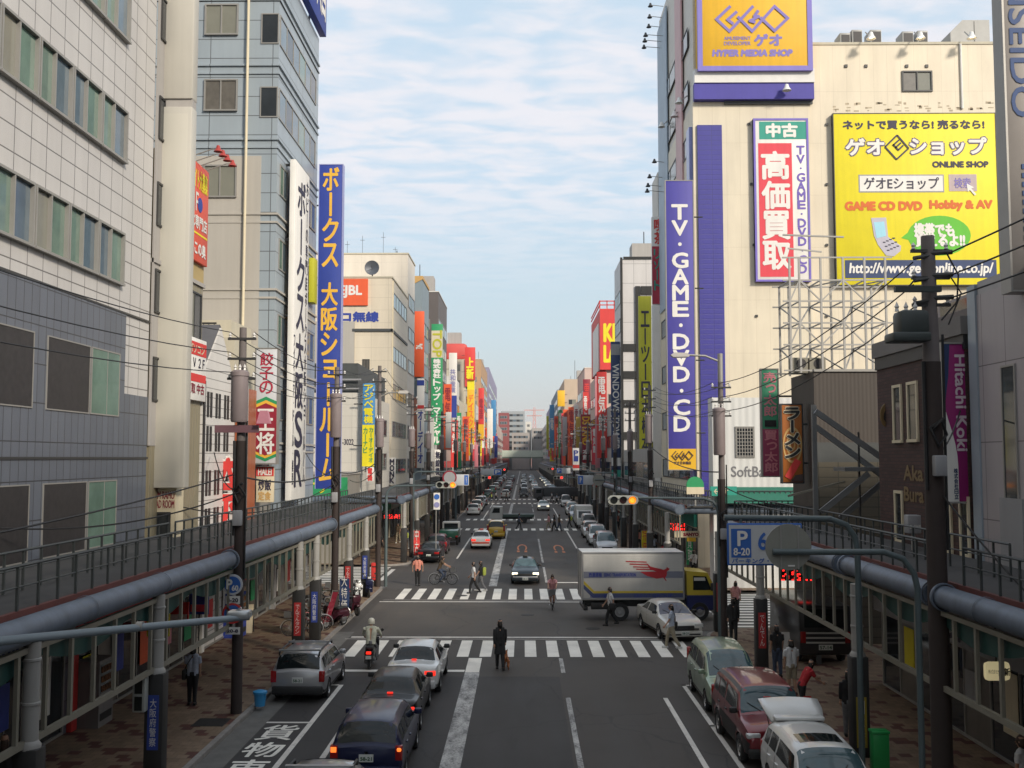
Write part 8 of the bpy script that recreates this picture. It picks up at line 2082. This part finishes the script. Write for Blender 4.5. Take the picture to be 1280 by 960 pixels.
def person(label, x, y, rz, h=1.70, z=0.0, thigh=(20, -15), shin=(-5, -25), arm=(-15, 15), fore=(15, 30), lean=0, top=c_white, legs=c_black, sleeve=.45, shoes=leather, hair=hair_m, hair_len=0, coat=0, bag=None, bag_side=-1, build=1.0, spread=0.0, root=None, head_turn=0, helmet=None, shorts=False, group=None, aspread=0.0):
    """facing +Y before turning; angles in degrees, forward positive"""
    t = thing('person', (0, 0, 0), label, 'person', group)
    k = h / 1.70
    hipz = .91
    def leg(i):
        s_ = (-1, 1)[i]; H_ = Vector((s_ * .085, 0, hipz)); a = R(thigh[i]); b = R(shin[i]); sp_ = s_ * spread
        K = H_ + .43 * Vector((sp_, math.sin(a), -math.cos(a))); A = K + .41 * Vector((sp_ * .3, math.sin(b), -math.cos(b)))
        return H_, K, A
    L = [leg(0), leg(1)]
    dz = root - hipz if root is not None else .075 - min(l[2].z for l in L)
    up = Vector((0, 0, dz)); L = [[p + up for p in l] for l in L]
    ln = R(lean); hz_ = hipz + dz
    def T_(xx, yy, zz_): # torso point measured from the hips, leaning forward
        return Vector((xx, yy * math.cos(ln) + zz_ * math.sin(ln), hz_ + zz_ * math.cos(ln) - yy * math.sin(ln)))
    def armp(i):
        s_ = (-1, 1)[i]; S_ = T_(s_ * .175 * build, 0, .50); a = R(arm[i]); b = R(fore[i])
        E_ = S_ + .28 * Vector((s_ * (.12 + aspread), math.sin(a), -math.cos(a))); W_ = E_ + .25 * Vector((-s_ * .02, math.sin(b), -math.cos(b)))
        return S_, E_, W_
    A = [armp(0), armp(1)]
    fw = Vector((math.sin(R(head_turn)), math.cos(R(head_turn)), 0)); neck = T_(0, 0, .56); hd = T_(0, .02, .70)
    q = MB()
    for s_ in (-1, 1): q.tube([T_(s_ * .055, 0, -.02), T_(s_ * .06, .0, .15), T_(s_ * .075, .01, .36), T_(s_ * .07, 0, .50)], [.10, .088, .10, .075], 0, 12)
    q.tube([T_(0, -.01, .46), neck, hd], [.06, .05, .055], 0, 10)
    hv = MB(); hv.lathe([(.001, -.125), (.05, -.115), (.068, -.07), (.078, -.01), (.082, .05), (.070, .10), (.04, .125), (.001, .132)], (0, 0, 0), 'z', 16)
    q.add([hd + Vector((v_[0] * .93, v_[1] * 1.12, v_[2])) for v_ in hv.v], hv.f)
    for S_, E_, W_ in A: q.tube([S_, S_.lerp(E_, .5), E_, W_], [.052, .047, .038, .028], 0, 10)
    for H_, K, A_ in L: q.tube([H_, H_.lerp(K, .5), K, K.lerp(A_, .4), A_], [.085, .075, .054, .054, .036], 0, 10); q.tube([A_ + Vector((0, -.04, -.035)), A_ + Vector((0, .14, -.05))], [.036, .03], 0, 8)
    ex = MB()
    for i, (S_, E_, W_) in enumerate(A):   # hands: palm, four fingers of unequal length, thumb
        s_ = (-1, 1)[i]; d = (W_ - E_).normalized(); sd = Vector((0, 1, 0)) - d * d.y; sd.normalize(); n_ = d.cross(sd)
        ex.tube([W_ - d * .01, W_ + d * .045, W_ + d * .085], [.026, .036, .034], 0, 8)
        for f_, ln_ in enumerate((.065, .075, .070, .055)):
            b0 = W_ + d * .075 + sd * (.027 - .018 * f_); cu = n_ * (-s_ * .018); ex.tube([b0, b0 + d * ln_ * .55 + cu * .4, b0 + d * ln_ * .85 + cu * 1.6], [.0095, .009, .007], 0, 6)
        b0 = W_ + d * .03 + sd * .028; ex.tube([b0, b0 + sd * .025 + d * .025, b0 + sd * .03 + d * .06], [.012, .010, .008], 0, 6)
    rt = Vector((fw.y, -fw.x, 0))
    ex.tube([hd + fw * .082 + Vector((0, 0, .015)), hd + fw * .108 - Vector((0, 0, .025)), hd + fw * .085 - Vector((0, 0, .032))], [.008, .014, .010], 0, 6)
    ex.tube([hd + fw * .083 - rt * .024 - Vector((0, 0, .062)), hd + fw * .092 - Vector((0, 0, .060)), hd + fw * .083 + rt * .024 - Vector((0, 0, .062))], .007, 0, 5)
    for s_ in (-1, 1): ex.tube([hd + rt * s_ * .074 + Vector((0, 0, .02)), hd + rt * s_ * .086 - fw * .012 + Vector((0, 0, .005)), hd + rt * s_ * .074 - Vector((0, 0, .03))], [.010, .013, .008], 0, 6)
    melt(q, 'body', skin, t, .016, ex)
    q = MB()
    for s_ in (-1, 1): q.lathe([(.001, -.008), (.009, 0), (.001, .008)], hd + fw * .084 + rt * s_ * .030 + Vector((0, 0, .012)), 'y', 8)
    q.build('eyes', hair_m, t)
    # clothes
    q = MB(); hem = -.06 - coat
    for s_ in (-1, 1): q.tube([T_(s_ * .06, 0, hem), T_(s_ * .065 * build, .0, .12), T_(s_ * .08 * build, .01, .36), T_(s_ * .075 * build, 0, .50)], [.115 + coat * .12, .102, .115, .082], 0, 12)
    q.tube([T_(-.15 * build, 0, .505), T_(0, 0, .535), T_(.15 * build, 0, .505)], [.062, .07, .062], 0, 10)
    for S_, E_, W_ in A:
        if sleeve > 1: q.tube([S_, S_.lerp(E_, .5), E_, E_.lerp(W_, sleeve - 1)], [.068, .062, .052, .044], 0, 10)
        else: q.tube([S_, S_.lerp(E_, sleeve), S_.lerp(E_, sleeve + .3)], [.068, .066, .064], 0, 10)
    melt(q, 'shirt' if not coat else 'coat', top, t, .017)
    q = MB(); q.tube([T_(-.05, 0, -.02), T_(.05, 0, -.02)], .118, 0, 10); q.tube([T_(0, 0, -.05), T_(0, 0, .06)], [.13, .125], 0, 12)
    for H_, K, A_ in L: q.tube([H_, H_.lerp(K, .5), K] + ([] if shorts else [K.lerp(A_, .5), A_ + Vector((0, 0, .01))]), [.104, .09, .074] + ([] if shorts else [.066, .058]), 0, 10)
    melt(q, 'shorts' if shorts else 'trousers', legs, t, .018)
    for H_, K, A_ in L: q = MB(); q.bbox(A_.x - .045, A_.x + .045, A_.y - .085, A_.y + .175, A_.z - .075, A_.z + .015, .032); q.build('shoe', shoes, t)
    if helmet:
        q = MB(); q.lathe([(.118, -.05), (.128, .02), (.115, .09), (.07, .145), (.001, .16), (.001, .15)], hd + Vector((0, -.01, .01)), 'z', 18); q.build('helmet', helmet, t)
    else:
        q = MB(); rows = []
        vs = []; fs = []; n = 16
        for j in range(7):
            ph = math.pi / 2 * (1 - j / 6 * 1.0)
            for i in range(n):
                a = 2 * math.pi * i / n; back = -math.cos(a)       # a=0 faces forward
                drop = (.04 + (.09 + hair_len) * (back + 1) / 2) * (j / 6) ** 2
                rad = .095 * math.cos(ph * .98); hgt = .148 * math.sin(ph)
                dirv = fw * math.cos(a) * 1.13 + rt * math.sin(a) * .97
                vs.append(hd + dirv * rad + Vector((0, 0, hgt - drop + (.045 if back < -.3 else .0) * (j / 6) ** 2)) - fw * .008)
        for j in range(6):
            for i in range(n): fs.append((j * n + i, j * n + (i + 1) % n, (j + 1) * n + (i + 1) % n, (j + 1) * n + i))
        fs.append(tuple(range(n))); q.add(vs, fs, 0, True); hr = q.build('hair', hair, t); md = hr.modifiers.new('thickness', 'SOLIDIFY'); md.thickness = .012
    if bag:
        kind, bm_ = bag; W_ = A[0 if bag_side < 0 else 1][2]
        if kind == 'hand':
            b0 = W_ - Vector((0, 0, .08)); q = MB(); q.bbox(b0.x - .07, b0.x + .07, b0.y - .17, b0.y + .17, b0.z - .46, b0.z - .14, .03)
            q.build('bag', bm_, t); q = MB(); q.tube([b0 + Vector((0, -.08, -.14)), b0 + Vector((0, -.05, .0)), b0 + Vector((0, .05, .0)), b0 + Vector((0, .08, -.14))], .008, 0, 5); q.build('bag_handle', bm_, t)
        elif kind == 'shoulder':
            b0 = T_(bag_side * .22, -.03, .02); q = MB(); q.bbox(b0.x - .06, b0.x + .06, b0.y - .17, b0.y + .15, b0.z - .18, b0.z + .12, .04); q.build('bag', bm_, t); q = MB(); q.tube([b0 + Vector((0, .05, .1)), T_(bag_side * .1, .12, .40), T_(-bag_side * .02, .06, .56), T_(-bag_side * .02, -.08, .54), T_(bag_side * .12, -.13, .32), b0 + Vector((0, -.08, .1))], .014, 0, 5); q.build('bag_strap', bm_, t)
        else:
            b0 = T_(0, -.20, .26); q = MB(); q.bbox(-.15, .15, b0.y - .09, b0.y + .07, b0.z - .24, b0.z + .22, .06); q.build('backpack', bm_, t)
    t.scale = (k * (.97 if build < 1 else 1), k, k); place(t, x, y, z, R(rz)); return t
def pp(px, py, z=0.0): g_ = gp(px, py, z); return g_.x, g_.y
W1 = dict(thigh=(22, -16), shin=(6, -34), arm=(-18, 18), fore=(2, 38))
W2 = dict(thigh=(-14, 24), shin=(-32, 8), arm=(16, -16), fore=(36, 4))
ST = dict(thigh=(4, -4), shin=(-2, -8), arm=(3, 3), fore=(14, 14))
p0 = person('person in a long black coat walking away across the near lane', *pp(625, 837), 8, 1.74, top=c_black, legs=c_black, sleeve=1.9, coat=.30, thigh=(14, -12), shin=(6, -26), arm=(-10, 8), fore=(4, 24))
# the brown and white dog on a lead beside that person
t = thing('dog', (0, 0, 0), 'small brown dog walking beside the person in the black coat', 'dog')
fur = mat('fur_brown', (.30, .10, .03), .8, 0, .3, 14, bump=.3); fur_w = mat('fur_white', (.5, .45, .38), .8, 0, .1, 14)
q = MB(); q.tube([(0, -.24, .36), (0, -.16, .37), (0, 0, .33), (0, .15, .335), (0, .24, .39)], [.06, .085, .085, .105, .08], 0, 12); q.tube([(0, .2, .40), (0, .28, .50), (0, .32, .545)], [.075, .06, .065], 0, 10); q.tube([(0, .30, .55), (0, .38, .54), (0, .46, .515)], [.07, .055, .03], 0, 10)
for s_ in (-1, 1):
    o_ = .05 * s_
    q.tube([(s_ * .06, .19, .33), (s_ * .065, .18 + o_, .18), (s_ * .065, .19 + o_, .04), (s_ * .065, .22 + o_, .02)], [.05, .033, .024, .026], 0, 8)
    q.tube([(s_ * .06, -.19, .34), (s_ * .07, -.15 - o_, .23), (s_ * .07, -.25 - o_, .14), (s_ * .07, -.23 - o_, .04), (s_ * .07, -.20 - o_, .02)], [.065, .048, .026, .022, .026], 0, 8)
    q.tube([(s_ * .045, .30, .60), (s_ * .06, .285, .67)], [.03, .010], 0, 6)
q.tube([(0, -.27, .39), (0, -.36, .47), (0, -.36, .57), (0, -.30, .62)], [.03, .026, .022, .012], 0, 8)
melt(q, 'body', fur, t, .014)
q = MB(); q.lathe([(.001, -.012), (.018, 0), (.001, .012)], (0, .485, .52), 'y', 10); q.build('nose', trim_k, t)
q = MB(); q.bbox(-.055, .055, .06, .2, .215, .275, .025); q.bbox(-.02, .02, -.375, -.34, .47, .56, .012); q.build('white_patch', fur_w, t)
x, y = pp(632, 837); place(t, x + .02, y + .1, 0, R(4))
q = MB(); q.lathe([(.070, -.012), (.076, 0), (.070, .012)], (0, .26, .46), 'y', 14); q.build('collar', c_red, t)
person('person in a white shirt and black trousers striding left in front of the box truck', *pp(763, 782), 100, 1.72, top=c_white, legs=c_black, **W1, bag=('shoulder', leather))
person('person in a pale shirt and khaki trousers crossing in front of the cream saloon', *pp(840, 811), 75, 1.76, top=c_pale, legs=c_khaki, shoes=shoe_w, **W2, bag=('shoulder', leather), bag_side=1)
person('person in a loose salmon shirt walking away on the left before the far crosswalk', *pp(522, 732), 5, 1.74, top=c_salmon, legs=c_black, **ST, aspread=.25, build=1.1)
person('person in a white shirt and black trousers walking left on the far crosswalk', *pp(592, 742), 88, 1.74, top=c_white, legs=c_black, **W1)
person('person with a lime green backpack on the far crosswalk', *pp(601, 739), 80, 1.70, top=c_black, legs=c_grey, shoes=shoe_w, **W2, bag=('back', c_lime))
person('person in a white shirt with a black bag walking away under the left arcade', *pp(240, 881, .13), 4, 1.74, z=.13, top=c_pale, legs=c_black, **ST, bag=('shoulder', leather), bag_side=-1)
person('dark dressed person with a pale bag at the bottom left corner', -10.9, 22.2, 10, 1.62, z=.13, top=c_black, legs=c_black, hair=hair_b, hair_len=.12, sleeve=1.8, **ST, bag=('hand', c_cream), bag_side=1)
person('person in black walking under the lamp pole on the right pavement', *pp(917, 803, .13), -5, 1.76, z=.13, top=c_black, legs=c_black, sleeve=1.8, **ST)
person('person in a pale pink shirt seen beyond the person in black on the right pavement', *pp(920, 772, .002), -20, 1.68, z=.002, top=c_pink, legs=c_black, **ST)
person('person in a black shirt and dark jeans by the white pavement board', *pp(972, 846, .13), 6, 1.72, z=.13, top=c_black, legs=c_denim, **ST)
person('person in a white shirt and pale shorts walking away on the right pavement', *pp(990, 868, .13), 10, 1.68, z=.13, top=c_white, legs=c_khaki, shorts=True, **ST, build=1.08)
person('person in a red shirt bending forward on the right pavement beside the maroon car', *pp(1003, 893, .13), -75, 1.6, z=.13, top=c_red, legs=c_black, lean=28, thigh=(8, -6), shin=(-4, -12), arm=(40, 30), fore=(70, 60), hair_len=.05)
person('dark figure waiting beside the column near the bright green cabinet', 8.75, 28.6, -10, 1.72, z=.13, top=c_black, legs=c_grey, sleeve=1.7, **ST)
t = person('person in a printed white shirt at the bottom right corner', 10.35, 22.2, 40, 1.66, z=.13, top=c_white, legs=c_black, hair=hair_b, **ST)
# riders
RIDE = dict(thigh=(68, 40), shin=(-12, -30), arm=(48, 48), fore=(62, 62), root=.93)
b = bicycle('dark bicycle ridden to the right by the person in the olive shirt', black); x, y = pp(554, 731); place(b, x, y, 0, R(-90))
person('person in an olive shirt riding a bicycle to the right before the far crosswalk', x - .26, y, -90, 1.70, top=c_brown, legs=c_denim, lean=18, hair_len=.04, **RIDE)
b = bicycle('red framed bicycle ridden towards the camera in the middle of the junction', maroon); x, y = pp(691, 761); place(b, x, y, 0, R(176))
person('person in a pale pink shirt riding towards the camera in the middle of the junction', x, y + .26, 176, 1.68, top=c_pink, legs=c_grey, lean=14, shorts=True, **RIDE)
s_ = copy_tree(s0); s_['label'] = 'black scooter ridden away by the person in the cream jacket'; x, y = pp(461, 838); y += .75; place(s_, x, y, 0, 0); recolour(s_, ('tail_lamp',), tail_on)
person('person in a cream jacket and white helmet riding a scooter away by the left lane', x, y - .32, 0, 1.72, top=c_cream, legs=c_grey, sleeve=1.9, lean=8, thigh=(62, 62), shin=(-8, -8), arm=(38, 38), fore=(62, 62), root=.90, spread=.12, helmet=mat('helmet_white', (.6, .58, .48), .25, 0, .05), build=1.25, shoes=leather, aspread=.2)
# people farther along: copies of the near walkers in other clothes
base = [o for o in COL.objects if o.name.startswith('person') and o.parent is None]
walk = [base[1], base[2], base[4], base[5]]
FARP = [(649, 662, 'a', c_denim, c_black, 'person in dark blue on the crossing behind the flatbed truck'), (686, 663, 'b', c_pink, c_khaki, 'person in pink first of the group on the second crossing'), (693, 664, 'a', c_black, c_black, 'person in black second of the group on the second crossing'), (699, 664, 'c', c_brown, c_denim, 'person in brown third of the group on the second crossing'), (712, 661, 'd', c_black, c_black, 'person in black apart at the right end of the second crossing'),
        (690, 628, 'a', c_white, c_black, 'person in white past the second crossing on the right'), (696, 631, 'b', c_pale, c_black, 'person in pale blue past the second crossing on the right'), (633, 627, 'c', c_brown, c_black, 'person in brown at the third crossing on the left'), (613, 628, 'd', c_black, c_denim, 'person in black at the third crossing on the left'), (620, 627, 'b', c_white, c_black, 'person in white at the third crossing on the left'),
        (657, 620, 'a', c_red, c_black, 'person in red beyond the third crossing'), (662, 621, 'c', c_cream, c_denim, 'person in cream beyond the third crossing'), (668, 620, 'd', c_pink, c_black, 'person in pink beyond the third crossing'), (650, 620, 'b', c_black, c_grey, 'person in black beyond the third crossing'), (605, 631, 'a', c_lime, c_black, 'person in lime at the third crossing on the left')]
for i, (px, py, w_, a, b, lab) in enumerate(FARP):
    c = copy_tree(walk['abcd'.index(w_)]); x, y = pp(px, py); place(c, x, y, 0, R(80 if i % 3 else -85)); c['label'] = lab; recolour(c, ('shirt', 'coat'), a); recolour(c, ('trousers',), b)
rs = random.Random(5)
tops = [c_white, c_black, c_red, c_denim, c_pale, c_brown, c_salmon, c_grey]
for i in range(30):
    c = copy_tree(walk[i % 4]); side = -1 if i % 2 else 1; x = side * rs.uniform(9.3, 11.4); y = (64 if side > 0 else 76) + i * 3.1 + rs.uniform(0, 2)
    place(c, x, y, .13, R(rs.choice((0, 180)) + rs.uniform(-15, 15))); recolour(c, ('shirt',), tops[i % 8]); c['label'] = 'person walking in the shade under the far %s arcade' % ('left' if side < 0 else 'right'); c['group'] = 'walkers under the far %s arcade' % ('left' if side < 0 else 'right')

if HAZE:
    hb = MB(); hb.box(-950, 950, -170, 2050, -1.2, 100); hz_o = hb.build('haze', [])
    tag(hz_o, kind='stuff'); hm = bpy.data.materials.new('haze_air'); hm.use_nodes = True; t_ = hm.node_tree; t_.nodes.clear()
    o_ = t_.nodes.new('ShaderNodeOutputMaterial'); v_ = t_.nodes.new('ShaderNodeVolumePrincipled'); v_.inputs['Color'].default_value = (.86, .90, .95, 1); v_.inputs['Density'].default_value = HAZE; v_.inputs['Anisotropy'].default_value = .3
    t_.links.new(v_.outputs[0], o_.inputs['Volume']); hz_o.data.materials.append(hm)
